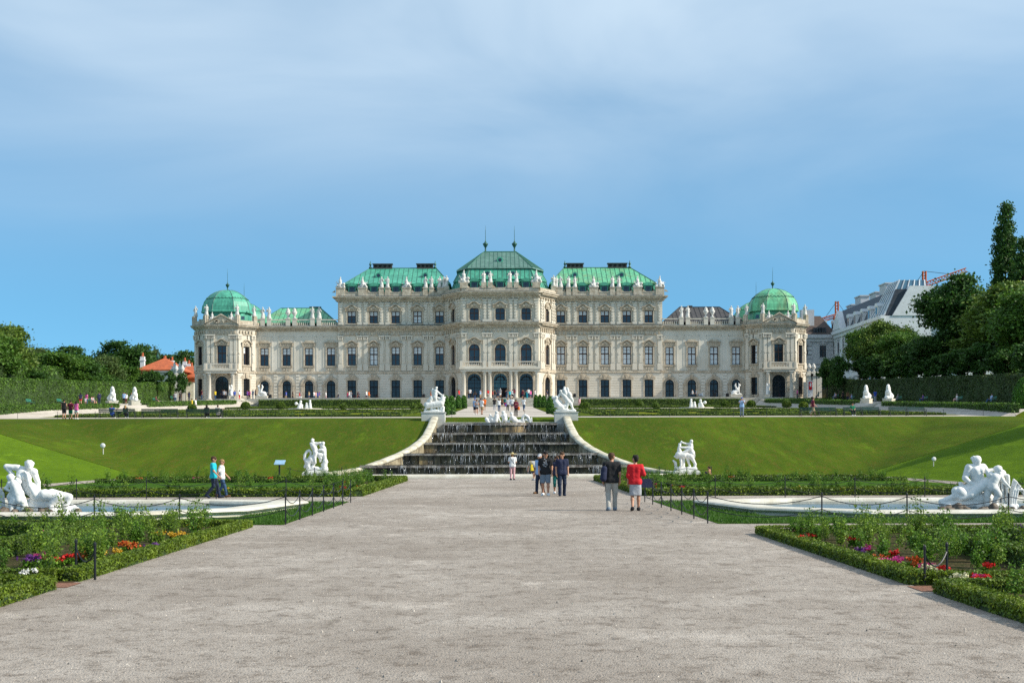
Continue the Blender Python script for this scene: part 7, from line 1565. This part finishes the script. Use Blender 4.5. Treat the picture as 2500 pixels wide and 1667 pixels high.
FAC = [(699, 'blue', 'khaki', 'person in blue tee and khaki shorts before the first arched window'), (715, 'black', 'black', 'person in black before the second arched window'), (731.5, 'red', 'white', 'person in red top and white trousers left of the third arched window'), (735, 'grey', 'white', 'older person in grey just beside the one in red and white'), (755, 'khaki', 'jeans', 'person in khaki vest and jeans by the third arched window'), (767, 'white', 'jeans', 'person in white tee walking, left of a close group'), (771, 'palepink', 'khaki', 'person in pale pink within the close group'), (776, 'blue', 'jeans', 'person in blue within the close group'), (780, 'purple', 'khaki', 'person in purple at the right of the close group'), (796, 'white', 'palepink', 'person in white with pink trousers before the fourth arched window'), (826, 'navy', 'jeans', 'child in navy between the arched and the square windows'), (849, 'hotpink', 'jeans', 'person in bright pink before the first square ground window'), (853, 'white', 'greyblue', 'person in white beside the one in bright pink'), (857, 'greyblue', 'lightgrey', 'person in grey blue beside the first square ground window'), (873, 'black', 'maroon', 'person with backpack in black before the left wing'), (876.5, 'navy', 'navy', 'tall man all in navy before the left wing'), (895, 'white', 'navy', 'person in white tee and navy shorts near the second square window'), (901, 'orange', 'khaki', 'person in orange near the second square window'), (1053, 'orange', 'white', 'person in orange and white behind the horned-beast statue'), (1062, 'purple', 'white', 'person in purple behind the yew cones on the left')]
for i, (px, c, lc, lab) in enumerate(FAC):
    y = 275+(i % 4)*1.3; person(lab, (atpx(px, y), y, 11.52), (-PI/2 if i % 2 else PI/2)+q.uniform(-.5, .5), ('walk', 'stroll', 'walk2', 'hold', 'stand')[i % 5], c, 'short', 'trousers' if i % 2 else 'shorts', lc, ('short', 'long', 'short')[i % 3], q.choice(('darkhair', 'brownhair', 'blond', 'greyhair')), 'white', q.uniform(.96, 1.04) if i != 10 else .8, group='visitors along the palace front')
TOW = [(493, 'maroon', 'jeans', 'person in dark red left of the tower portal'), (526, 'yellow', 'jeans', 'person in yellow top and jeans in the tower portal'), (543, 'navy', 'navy', 'person in navy in the shade of the tower portal'), (547.5, 'lightgrey', 'black', 'person in pale tee leaving the tower portal'), (553, 'grey', 'black', 'person in grey beside the portal sphinx'), (573, 'blue', 'khaki', 'man in blue tee and khaki trousers right of the portal sphinx'), (585, 'white', 'red', 'woman in white tee with a red bag right of the tower portal'), (604, 'purple', 'darkjeans', 'tall man in purple below the tower window'), (609, 'pink', 'navy', 'woman in pink beside the man in purple'), (618, 'greyblue', 'lightgrey', 'man in grey jacket and pale trousers by the winged sphinx'), (624, 'black', 'black', 'man all in black by the winged sphinx')]
for i, (px, c, lc, lab) in enumerate(TOW):
    y = 269.8+(i % 3)*.9; person(lab, (atpx(px, y), y, 11.5), q.uniform(0, 6.28), ('stand', 'hold', 'stroll')[i % 3], c, 'short', 'trousers', lc, 'short' if i % 2 else 'long', q.choice(('darkhair', 'brownhair')), 'black', q.uniform(.96, 1.05), group='visitors by the domed tower')
crowd([(157, 1019, .1, 'stand', 'black', 'none', 'shorts', 'black', 'short', 'darkhair', 1.03, 'man in black tank top and black shorts on the terrace path'), (172.5, 1019.7, .0, 'armsout', 'maroon', 'short', 'shorts', 'green', 'short', 'darkhair', .98, 'man in maroon tee and bright green shorts on the terrace path'), (187, 1020, -.1, 'hold', 'pink', 'none', 'mini', 'white', 'long', 'darkhair', .96, 'woman in pink top and white shorts on the terrace path')], 'three walkers on the left terrace path')
crowd([(469, 998, PI/2, 'stand', 'yellow', 'short', 'mini', 'white', 'short', 'darkhair', .98, 'person in yellow tee behind the low sunlit hedge corner'), (478, 999.5, -PI/2, 'stand', 'white', 'short', 'trousers', 'lightgrey', 'short', 'brownhair', 1.0, 'person all in white beside the one in yellow tee')], 'pair by the low hedge')
def side(px, s): x = s*(58.5 if s < 0 else 59.5); y = abs(x)*F_/abs(px-HX); return (x, y, gz(x, y))
for px, rot, ps, c, sl, low, lc, hr, sc, lab in ((197, .3, 'stroll', 'navy', 'short', 'mini', 'red', 'long', .97, 'woman in navy top and red skirt by the sunlit hedge'), (211.5, -.4, 'stand', 'pink', 'short', 'trousers', 'jeans', 'long', .97, 'woman in pink tee and jeans by the sunlit hedge'), (209, -.2, 'stand', 'white', 'short', 'mini', 'palepink', 'short', .6, 'small child in white next to the woman in pink'), (242.5, .6, 'stand', 'navy', 'long', 'trousers', 'navy', 'short', 1.05, 'man all in navy standing left of the first sphinx'), (303, PI, 'stand', 'lightblue', 'short', 'trousers', 'black', 'short', 1.05, 'man in pale blue shirt between the left sphinxes'), (308, PI, 'stand', 'white', 'half', 'capri', 'maroon', 'bun', .98, 'woman in white top and maroon trousers between the left sphinxes'), (321.5, PI, 'armsout', 'black', 'short', 'capri', 'black', 'short', 1.02, 'person in black between the left sphinxes'), (428.5, .2, 'photo', 'lightgrey', 'short', 'trousers', 'jeans', 'short', 1.05, 'man in pale shirt taking a photo near the tower'), (440, .8, 'stand', 'black', 'short', 'trousers', 'black', 'short', 1.0, 'person in black by the end of the sunlit hedge'), (462, .4, 'stand', 'navy', 'short', 'trousers', 'navy', 'long', 1.0, 'person in navy at the foot of the domed tower')):
    person(lab, side(px, -1), rot, ps, c, sl, low, lc, hr, 'darkhair', 'black', sc, group='visitors on the sunlit side walk')
for px, rot, ps, c, low, lc, hr, hc, sc, lab in ((2058.5, .3, 'stand', 'black', 'trousers', 'black', 'short', 'darkhair', 1.0, 'dark figure standing in the shade near the palace end of the hedge'), (2070, -.3, 'stand', 'brown', 'trousers', 'navy', 'long', 'brownhair', .98, 'woman standing in the shade left of the sphinxes'), (2137, .1, 'stand', 'blue', 'trousers', 'lightgrey', 'short', 'darkhair', 1.05, 'man in blue shirt and grey trousers between the right sphinxes')):
    person(lab, side(px, 1), rot, ps, c, 'short', low, lc, hr, hc, 'black', sc, group='visitors in the shade of the right hedge')
def sitter(bk, off, s, rot0, ps, c, low, lc, hr, hc, lab, group):
    x, y, z = SB[bk]; person(lab, (x-s*.03, y+off, z), rot0, ps, c, 'short', low, lc, hr, hc, 'white', .97, group=group)
for bk, off, ps, c, low, lc, hr, lab in ((226, .45, 'sit', 'lightgrey', 'shorts', 'navy', 'short', 'sitter in pale tee on the bench by the sunlit hedge'), (226, -.45, 'sit', 'palepink', 'shorts', 'grey', 'short', 'bare-legged sitter leaning forward on the bench by the sunlit hedge'), (381, 0, 'sit', 'maroon', 'shorts', 'navy', 'short', 'sitter in dark red on the bench right of the sphinxes'), (424, 0, 'sit', 'navy', 'trousers', 'black', 'long', 'sitter in navy on the bench near the tower')):
    sitter(bk, off, -1, -PI/2, ps, c, low, lc, hr, 'darkhair', lab, 'sitters on the sunlit side walk')
for bk, off, ps, c, low, lc, hr, hc, lab in ((2040, .4, 'sit', 'lightblue', 'trousers', 'jeans', 'short', 'greyhair', 'sitter in pale blue on the shaded bench nearest the palace'), (2040, -.4, 'sit', 'palepink', 'trousers', 'grey', 'short', 'brownhair', 'sitter in pale pink on the shaded bench nearest the palace'), (2078, .3, 'sit', 'maroon', 'trousers', 'black', 'long', 'darkhair', 'sitter in dark red on the shaded bench left of the sphinxes'), (2078, -.5, 'sit', 'lightblue', 'trousers', 'navy', 'short', 'greyhair', 'sitter in pale blue on the shaded bench left of the sphinxes'), (2128, .4, 'sitback', 'lightblue', 'trousers', 'greyblue', 'short', 'greyhair', 'sitter with stretched legs on the bench between the right sphinxes'), (2128, -.4, 'sit', 'stone', 'trousers', 'grey', 'short', 'blond', 'sitter in beige on the bench between the right sphinxes'), (2192, .3, 'sitback', 'grey', 'trousers', 'lightgrey', 'short', 'greyhair', 'grey-haired sitter with stretched legs just right of the sphinxes'),
        (2254, 0, 'sit', 'purple', 'trousers', 'jeans', 'short', 'darkhair', 'sitter in blue and violet on a shaded bench'), (2338, .2, 'sit', 'white', 'shorts', 'palepink', 'short', 'greyhair', 'sitter in white top alone on a shaded bench'), (2420, 0, 'sitback', 'lightblue', 'trousers', 'jeans', 'short', 'darkhair', 'person in pale blue sprawling on the shaded bench at right')):
    sitter(bk, off, 1, PI/2, ps, c, low, lc, hr, hc, lab, 'sitters in the shade of the right hedge')
for i, off, rot, ps, c, lc, hr, hc, lab in ((0, -.55, 0, 'sitback', 'blue', 'navy', 'short', 'brownhair', 'man in blue tee with one arm along the bench back'), (0, .75, 0, 'sit', 'black', 'darkjeans', 'long', 'blond', 'woman with long fair hair sitting on the bench beside the man in blue'), (2, .2, 0, 'sit', 'black', 'black', 'long', 'darkhair', 'woman in black sitting on the bench nearest the cascade'), (2, 1.3, 0, 'sitback', 'stone', 'black', 'short', 'darkhair', 'person in beige top with outstretched arm on the bench nearest the cascade'), (4, -.9, PI, 'hold', 'green', 'black', 'short', 'brownhair', 'person in green top sitting on the right-hand bench, drinking')):
    x, y, z = TB[i]; person(lab, (x+off, y+(.02 if rot == 0 else -.02), z), rot, ps if ps != 'hold' else 'sit', c, 'short', 'trousers', lc, hr, hc, 'white', .98, group='sitters on the dark terrace benches')
x, y, z = TB[0]; V, Fq = sdf_mesh([((0, 0, .52), (.15, 0, .52), .1, .09)], .03, .03); tag(link('bag', npmesh('bag', V, Fq, cm('black'), True), None, (x+.1, y, z)), 'dark bag lying on the bench between the man in blue and the long-haired woman', 'bag')
crowd([(1811.5, 1018.3, PI-.2, 'photo', 'lightblue', 'short', 'trousers', 'greyblue', 'cap', 'bluecap', 1.04, 'man in pale blue shirt and blue cap taking a photograph on the lawn edge'), (1985, 1017.5, -PI/2, 'walk', 'maroon', 'short', 'trousers', 'khaki', 'short', 'darkhair', 1.02, 'stroller in dark top and khaki trousers passing behind the right bench'), (1983, 1015, -PI/2, 'walk2', 'navy', 'short', 'trousers', 'lightgrey', 'short', 'brownhair', 1.06, 'taller stroller beside the one in khaki trousers')], 'people on the right terrace edge')
crowd([(1415, 990.5, .3, 'stroll', 'palepink', 'none', 'trousers', 'palepink', 'long', 'darkhair', .96, 'woman in pale pink at the end of the right front hedge')], None, y=260.5)
for px, c, lc, ps, lab in ((1691, 'white', 'navy', 'walk', 'person in white walking ahead of the pram'), (1700, 'greyblue', 'black', 'walk2', 'person pushing a pram past the arched windows'), (1947, 'pink', 'navy', 'stand', 'person in pink by the right tower corner'), (1998, 'teal', 'grey', 'sit', 'person in teal resting by the garden gate')):
    y = 272.5; person(lab, (atpx(px, y), y, 11.5), PI/2, ps, c, 'short', 'trousers', lc, 'short', 'brownhair', 'white', 1.0, group='visitors on the right forecourt')
pram = thing('pram', 'grey pram pushed past the arched windows of the right wing', 'pram', (atpx(1711, 272.5), 272.5, 11.5))
V, Fq = sdf_mesh([((-.3, 0, .65), (.25, 0, .6), .2, .22), ((.1, 0, .75), (.3, 0, .85), .22, .18)], .04, .04); link('hood', npmesh('hood', V, Fq, cm('greyblue'), True), pram)
m = MB(); m.tube([(-.55, 0, 1.0), (-.3, 0, .6), (.3, 0, .25)], .025, 5); m.build('frame', IRON, pram)
m = MB()
for x in (-.35, .35):
    for y in (-.22, .22): m.lathe([(.13, -.03), (.14, 0), (.13, .03)], 0, 0, 0, 10) if False else m.plate([(x+.14*math.cos(a), .14+.14*math.sin(a)) for a in [2*math.pi*k/10 for k in range(10)]], y-.02, y+.02)
m.build('wheel', IRON, pram)
# ------------------------------------------------------------------ small garden furniture
for px, d, lab in ((690-30, 273, 'dark bin by the palace wall near the winged sphinx'), (1035, 273, 'dark bin by the wall behind the horned-beast statue'), (1403, 273, 'dark bin by the wall behind the dolphin statue'), (1776, 273, 'dark bin by the wall left of the man in the blue cap')):
    m = MB(); m.lathe([(.28, 0), (.3, .1), (.3, .85), (.33, .9), (.2, 1.0), (.05, 1.05)], seg=12); m.mi = 1; m.box(-.2, .2, -.32, -.28, .6, .75); tag(m.build('litter_bin', [IRON, DARK], None, (atpx(px, d), d, 11.5)), lab, 'bin', 'dark bins along the palace wall')
m = MB(); d = 95.5; m.box(-.05, .05, -.05, .05, 0, 1.05); t = thing('info_sign', 'slanted pale blue information panel on a dark post before the left lawn slope', 'sign', (atpx(682, d), d, 0)); m.build('post', IRON, t)
m = MB(); m.add([(-.34, -.18, 1.0), (.34, -.18, 1.0), (.40, .18, 1.28), (-.28, .18, 1.28), (-.34, -.16, .96), (.34, -.16, .96), (.40, .2, 1.24), (-.28, .2, 1.24)], [(0, 1, 2, 3), (7, 6, 5, 4), (0, 4, 5, 1), (1, 5, 6, 2), (2, 6, 7, 3), (3, 7, 4, 0)]); m.build('panel', pm('sign_panel', (.30, .48, .66), .3, var=.25, scale=6), t)
for px, py, lab in ((252, 1101.5, 'white round floodlight on the sunlit left bank'), (2279, 1137, 'pale round floodlight beside the tree shadow on the right bank')):
    x, y, z = onground(px, py+5, d0=60); t = thing('floodlight', lab, 'floodlight', (x, y, z), 0, 'round garden floodlights', 1.0 if px < 1000 else .72)
    m = MB(); m.tube([(0, 0, -.05), (0, 0, .45)], .035, 6); m.build('stand', PEDEST, t); m = MB(); m.smooth = True
    m.loft([[(r*math.cos(a), -.16+yy, .66+r*math.sin(a)) for a in [2*math.pi*k/16 for k in range(16)]] for r, yy in ((.02, 0), (.17, .0), (.19, .03), (.17, .14), (.06, .24))], cap0=True, cap1=True); m.build('lamp', WHITEP, t)
# ------------------------------------------------------------------ what stands beyond the garden
def bwall(t, name, mb, mat): o = mb.build(name, mat); o.parent = t; o.matrix_parent_inverse = Matrix.Translation(-t.location); return o
def wins(t, pts, w, h, dep, th=0, hoods=True, arch=False):
    f = MB(); f.box(-w/2-.12, w/2+.12, -.12, 0, -.2, -.02); f.box(-w/2-.14, -w/2, -.08, 0, -.02, h+.1); f.box(w/2, w/2+.14, -.08, 0, -.02, h+.1); f.box(-w/2-.14, w/2+.14, -.1, 0, h+.1, h+.3)
    if hoods: f.plate([(-w/2-.3, h+.45), (w/2+.3, h+.45), (0, h+.9)] if not arch else [(-w/2-.3, h+.45), (w/2+.3, h+.45), (w*.3, h+.8), (-w*.3, h+.8)], -.3, 0)
    f.mi = 1; f.box(-w/2, w/2, -.02, .05, 0, h); f.mi = 2; f.box(-.04, .04, -.05, -.02, 0, h); f.box(-w/2, w/2, -.05, -.02, h*.62, h*.62+.08)
    me = f.mesh('window', [GREYP, GLASS, SASH])
    for x, y, z in pts: o = link('window', me); o.parent = t; o.matrix_parent_inverse = Matrix.Translation(-t.location); o.location = (x, y, z); o.rotation_euler = (0, 0, th)
# grey-white corner house right behind the tower
bx0, bx1, by = atpx(1962, 330), atpx(2036, 330), 330.0
t = thing('house', 'grey-white corner house with a brown hipped roof, just right of the domed tower', 'building', ((bx0+bx1)/2, by, 9)); m = MB(); m.box(bx0, bx1, by, by+18, 6, 28); 
for z in (12.5, 20.4, 21.4): m.box(bx0-.15, bx1+.15, by-.2, by, z, z+.35)
m.box(bx0-.7, bx1+.7, by-.8, by+.1, 27.4, 28.2); m.box(bx0-.4, bx1+.4, by-.4, by+.1, 26.6, 27.4)
for x in (bx0+1.5, bx1-.6):
    for i in range(20): m.box(x-.6+(i % 2)*.15, x+.6-(i % 2)*.15, by-.14, by, 7+i*.98, 7.8+i*.98)
bwall(t, 'wall', m, GREYP); m = MB(); m.loft([ring(bx0-.6, bx1+.6, by-.6, by+18, 28.2), ring(bx0+2, bx1-1.5, by+7, by+11, 33.2)], cap1=True); bwall(t, 'roof', m, pm('brown_roof', (.085, .06, .05), .7, var=.3))
m = MB(); m.box(bx0+.2, bx0+3.2, by+3, by+5, 29, 34.3); bwall(t, 'chimney', m, GREYP)
m = MB(); 
for i in range(5): m.box(bx0+2.4+i*.62, bx0+2.9+i*.62, by+.2+i*.0, by+1.4, 28.4, 29.9)
bwall(t, 'skylight', m, GLASS); wins(t, [(bx0+f*(bx1-bx0), by, z) for z in (15.0, 23.0) for f in (.17, .64)], 1.5, 2.7, .1)
# long white apartment house, its front receding along the garden
XA, Y0, Y1 = 77.5, 287.0, 338.0
t = thing('apartment_house', 'long white apartment house with a dark mansard roof and glass attic studio behind the trees', 'building', (XA+8, Y0, 9)); m = MB()
m.box(XA, XA+15, Y0, Y1, 6, 28.6); th = -PI/2; m.at(XA, Y1, 0, th); L = Y1-Y0
for z in (13, 17.6, 22.4): m.box(0, L, -.22, 0, z, z+.35)
m.box(-.5, L+.3, -.8, 0, 28.0, 28.7); m.box(0, L, -.4, 0, 27.2, 28.0)
for u in (10, 16.5): m.box(u-.35, u+.35, -.35, 0, 8, 28)
m.plate([(9.2, 28.7), (17.4, 28.7), (13.3, 33.2)], -.7, .6); m.plate([(9.8, 28.95), (16.8, 28.95), (13.3, 32.6)], -.85, -.6)
bwall(t, 'wall', m, WHITEP); P_ = [(XA, Y1-u, z) for u in [3+i*4.6 for i in range(10)] for z in (9.6, 14.3, 18.9, 23.6)]; wins(t, P_, 1.5, 2.5, .1, th, True, True)
m = MB(); m.loft([ring(XA+.3, XA+15, Y0+.2, Y1-.2, 28.7), ring(XA+2.6, XA+13, Y0+.4, Y1-2, 34.0)], cap1=True); ro = bwall(t, 'mansard_roof', m, pm('slate_roof', (.05, .058, .075), .55, var=.35, scale=1.2))
for u in (5, 20, 26, 32, 38, 44):
    m = MB().at(XA+.6, Y1-u, 28.9, th); m.box(-1.0, 1.0, -.3, 1.8, 0, 2.2); m.plate([(-1.2, 2.2), (1.2, 2.2), (.8, 2.9), (-.8, 2.9)], -.45, 1.6); m.mi = 1; m.box(-.6, .6, -.36, -.28, .3, 2.0); o = m.build('dormer', [WHITEP, GLASS]); o.parent = ro
for y0_, zt in ((Y1-14, 36.2), (Y1-27, 35.6), (Y0+16, 36.6), (Y1-6, 35.0)):
    m = MB(); m.box(XA+4, XA+6, y0_-2.5, y0_+2.5, 33.5, zt); m.box(XA+3.8, XA+6.2, y0_-2.7, y0_+2.7, zt, zt+.25); bwall(t, 'chimney', m, GREYP)
m = MB(); m.loft([ring(XA+.05, XA+9, Y0+.3, Y0+11, 28.75), ring(XA+3.6, XA+9, Y0+2.0, Y0+9, 36.0)], cap1=True); m.mi = 1
for i in range(6): m.tube([(XA+.02, Y0+.4+i*2.1, 28.8), (XA+3.55, Y0+2.1+i*1.38, 36.05)], .13, 4); m.tube([(XA+.15+i*1.7, Y0+.25, 28.8), (XA+3.7+i*1.0, Y0+1.95, 36.05)], .13, 4)
bwall(t, 'glass_studio', m, [pm('blue_roof_glass', (.06, .16, .24), .08, spec=.9), WHITEP])
m = MB(); m.box(XA+15, XA+24, Y0-.5, Y1-20, 6, 30.4); m.box(XA+13.4, XA+16.4, Y0-.9, Y0+1, 26, 36.2); m.box(XA+13.2, XA+16.6, Y0-1.1, Y0+1.2, 36.2, 36.5); m.plate([(XA+1.6, 28.6), (XA+15, 28.6), (XA+15, 34.6), (XA+5.2, 34.6)], Y0-.15, Y0+3); bwall(t, 'gable_wall', m, WHITEP)
# tower cranes far behind
def crane(label, px, d, pt, pb, jl, jr, jy0, jy1):
    x = atpx(px, d); t = thing('tower_crane', label, 'crane', (x, d, 9)); zt, zb = zpx(pt, d), zpx(pb, d); m = MB(); w = .8
    def lattice(m, a, b, w, n, r=.16):
        a, b = Vector(a), Vector(b); ax_ = (b-a).normalized(); u = ax_.cross(Vector((0, 1, 0))).normalized(); v = Vector((0, 1, 0)); c = [u*w+v*w, u*w-v*w, u*-w-v*w, u*-w+v*w]
        for e in c: m.tube([a+e, b+e], r, 4)
        for i in range(n):
            p, q_ = a.lerp(b, i/n), a.lerp(b, (i+1)/n)
            for k in range(4): m.tube([p+c[k], q_+c[(k+1) % 4]], r*.6, 3)
    zj = zpx((jy0*(jr-px)+jy1*(px-jl))/(jr-jl), d); lattice(m, (x, d, 9), (x, d, zj), .9, 16); bwall(t, 'mast', m, CRANEM)
    m = MB(); lattice(m, (x, d, zj), (x, d, zt), .45, 5); bwall(t, 'tower_head', m, CRANEM)
    m = MB(); lattice(m, (atpx(jl, d), d, zpx(jy0, d)), (atpx(jr, d), d, zpx(jy1, d)), .6, 20, .16); bwall(t, 'jib', m, CRANEM)
    m = MB(); f = .62; m.tube([(x, d, zt), (atpx(px+(jr-px)*f, d), d, zpx(jy0+(jy1-jy0)*((px+(jr-px)*f)-jl)/(jr-jl), d)+.5)], .07, 4); m.tube([(x, d, zt), (atpx(jl+5, d), d, zpx(jy0, d)+.5)], .07, 4); bwall(t, 'stay', m, IRON)
    m = MB(); m.box(atpx(jl, d)-.4, atpx(jl+9, d), d-.9, d+.9, zpx(jy0, d)-2.0, zpx(jy0, d)-.3); bwall(t, 'counterweight', m, GREYP)
    m = MB(); m.box(x-1.1, x+1.1, d-1.5, d-.9, zj-3.0, zj-.7); bwall(t, 'cab', m, CRANEM)
crane('orange tower crane rising above the white gable wall behind the big trees', 2257.6, 420, 665, 745, 2222, 2360, 711, 663)
crane('smaller orange tower crane between the two pale houses, farther off', 2044, 470, 738, 790, 2009, 2074, 783, 764)
# orange-tiled houses on the left
def tiled(label, px0, px1, d, pe, pa, pb, dep, hip=.45):
    x0, x1 = atpx(px0, d), atpx(px1, d); t = thing('house', label, 'building', ((x0+x1)/2, d, 9)); ze, za, zb = zpx(pe, d), zpx(pa, d+dep*.5), zpx(pb, d)
    m = MB(); m.box(x0+.5, x1-.5, d+.3, d+dep-.3, 6, ze); m.mi = 1; m.box(x0+.2, x1-.2, d-.05, d+dep, zb, ze); bwall(t, 'wall', m, [KERB, TILE]); m = MB(); k = (x1-x0)*hip
    m.loft([ring(x0-.5, x1+.5, d-.6, d+dep+.6, ze), ring(x0+k, x1-k, d+dep*.5-.1, d+dep*.5+.1, za)], cap1=True); m.box(x0-.6, x1+.6, d-.75, d+dep+.7, ze-.3, ze+.01); ro = bwall(t, 'roof', m, TILE); return t, x0, x1, ze
t, x0, x1, ze = tiled('orange hip-roofed pavilion house beyond the sunlit hedge', 338, 440, 322, 900, 872, 921, 12, .48)
m = MB(); m.lathe([(.3, 0), (.4, .5), (.15, .9), (.05, 1.6)], atpx(386, 328), 328, zpx(873, 328), 8); bwall(t, 'roof_finial', m, BRONZE)
def chim(t, px, top, bot, d, w=.95):
    m = MB(); x = atpx(px, d); m.box(x-w/2, x+w/2, d-w/2, d+w/2, zpx(bot, d), zpx(top, d)); m.box(x-w*.62, x+w*.62, d-w*.62, d+w*.62, zpx(top, d)-1.0, zpx(top, d)-.7); m.mi = 1; m.lathe([(w*.3, 0), (w*.25, .9)], x, d, zpx(top, d), 8); bwall(t, 'chimney', m, [WHITEP, TILE])
chim(t, 349, 868, 905, 330); chim(t, 403, 876, 905, 330, 1.4)
t, x0, x1, ze = tiled('long orange-tiled service house left of the domed tower', 425, 478, 330, 918, 892, 930, 14, .3)
for px, top in ((414, 882), (421, 878), (430, 892), (452, 880), (462, 886), (469, 892)): chim(t, px, top, 915, 340, .9)
m = MB(); d = 268; x0, x1 = atpx(226, d), atpx(356, d); 
t = thing('garden_wall', 'old brick wall capped with tiles behind the sunlit hedge', 'wall', ((x0+x1)/2, d, 10)); m.box(x0, x0+8, d, d+.6, 8, zpx(924, d)); m.add([(x0+8, d, 8), (x1, d, 8), (x1, d, zpx(934, d)), (x0+8, d, zpx(922, d)), (x0+8, d+.6, 8), (x1, d+.6, 8), (x1, d+.6, zpx(934, d)), (x0+8, d+.6, zpx(922, d))], [(0, 1, 2, 3), (3, 2, 6, 7), (1, 5, 6, 2)]); bwall(t, 'wall', m, pm('old_brick', (.42, .23, .12), .9, col2=(.28, .16, .09), scale=1.5))
m = MB(); m.box(x0-.2, x0+8.1, d-.35, d+.95, zpx(924, d), zpx(920.5, d)); m.add([(x0+7.9, d-.4, zpx(922, d)), (x1, d-.4, zpx(934, d)), (x1, d-.4, zpx(931, d)), (x0+7.9, d-.4, zpx(918, d)), (x0+7.9, d+1, zpx(922, d)), (x1, d+1, zpx(934, d)), (x1, d+1, zpx(931, d)), (x0+7.9, d+1, zpx(918, d))], [(0, 1, 2, 3), (3, 2, 6, 7), (1, 5, 6, 2), (0, 3, 7, 4)]); bwall(t, 'coping', m, pm('lichened_tile', (.36, .24, .17), .9, col2=(.22, .17, .13), scale=2.5))
# gates beside both towers, with vases
for s, lab in ((-1, 'stone gate piers with vases and trophies left of the sunlit tower'), (1, 'stone gate piers with vases and a red-white banner right of the tower')):
    t = thing('garden_gate', lab, 'gate', (s*63.6, 281, 11.5)); m = MB()
    for px in ((446, 431) if s < 0 else (1976, 1987, 1999)):
        x = atpx(px, 281); m.box(x-.55, x+.55, 280.6, 281.6, 11.4, 16.2); m.box(x-.7, x+.7, 280.4, 281.8, 16.2, 16.6); m.box(x-.4, x+.4, 280.7, 281.5, 16.6, 17.0)
    if s < 0: m.box(atpx(380, 290), atpx(446, 290), 289, 289.6, 11, 17.6); m.box(atpx(380, 290), atpx(446, 290), 288.7, 289.8, 17.6, 18.0)
    else: m.box(atpx(1960, 282), atpx(1976, 282), 281, 281.6, 11, 15)
    bwall(t, 'pier', m, STONE)
    for px, z, y in (((446, 17, 281), (431, 17, 281), (427, 18, 289), (440, 18, 289)) if s < 0 else ((1976, 17, 281), (1987, 17, 281))):
        o = link('vase', VASEM if y == 281 else STATM[2]); o.parent = t; o.matrix_parent_inverse = Matrix.Translation(-t.location); o.location = (atpx(px, y), y, z); o.scale = (1.1,)*3
    if s > 0:
        m = MB(); x = atpx(1979, 280.2); m.box(x-.55, x+.5, 280.2, 280.3, 11.8, 15.2); m.mi = 1; m.box(x-.35, x+.3, 280.17, 280.2, 13.4, 15.0); m.mi = 0; m.plate([(x+.16*math.cos(a), 14.4+.4*math.sin(a)) for a in [2*PI*k/10 for k in range(10)]], 280.15, 280.17); bwall(t, 'banner', m, [cm('white'), cm('red')])
        m = MB(); m.box(atpx(1988, 281), atpx(1998, 281), 281, 281.1, 11.5, 15.6); bwall(t, 'gate_leaf', m, IRON)
for px, y, lab in ((1891, 0, ''),): pass
m = MB(); x = atpx(1992, 300); t = thing('church_turret', 'small green onion turret above an orange roof between houses and trees', 'building', (atpx(2050, 345), 345, 9)); m.lathe([(3.2, 10), (2.6, 11.6)], atpx(2050, 345), 345, 9, 4, R(45)); m.mi = 1; m.lathe([(.9, 10.5), (.9, 12.6), (1.3, 13.2), (.5, 14.2), (.1, 15.4)], atpx(2050, 345), 345, 9, 8); m.mi = 2; m.box(atpx(2050, 345)-2.2, atpx(2050, 345)+2.2, 343, 347, 9, 19.2); m.mi = 0; m.lathe([(3.3, 10.1), (.7, 12.8)], atpx(2050, 345), 345, 9, 4, R(45)); bwall(t, 'turret', m, [TILE, COPPER, WHITEP])
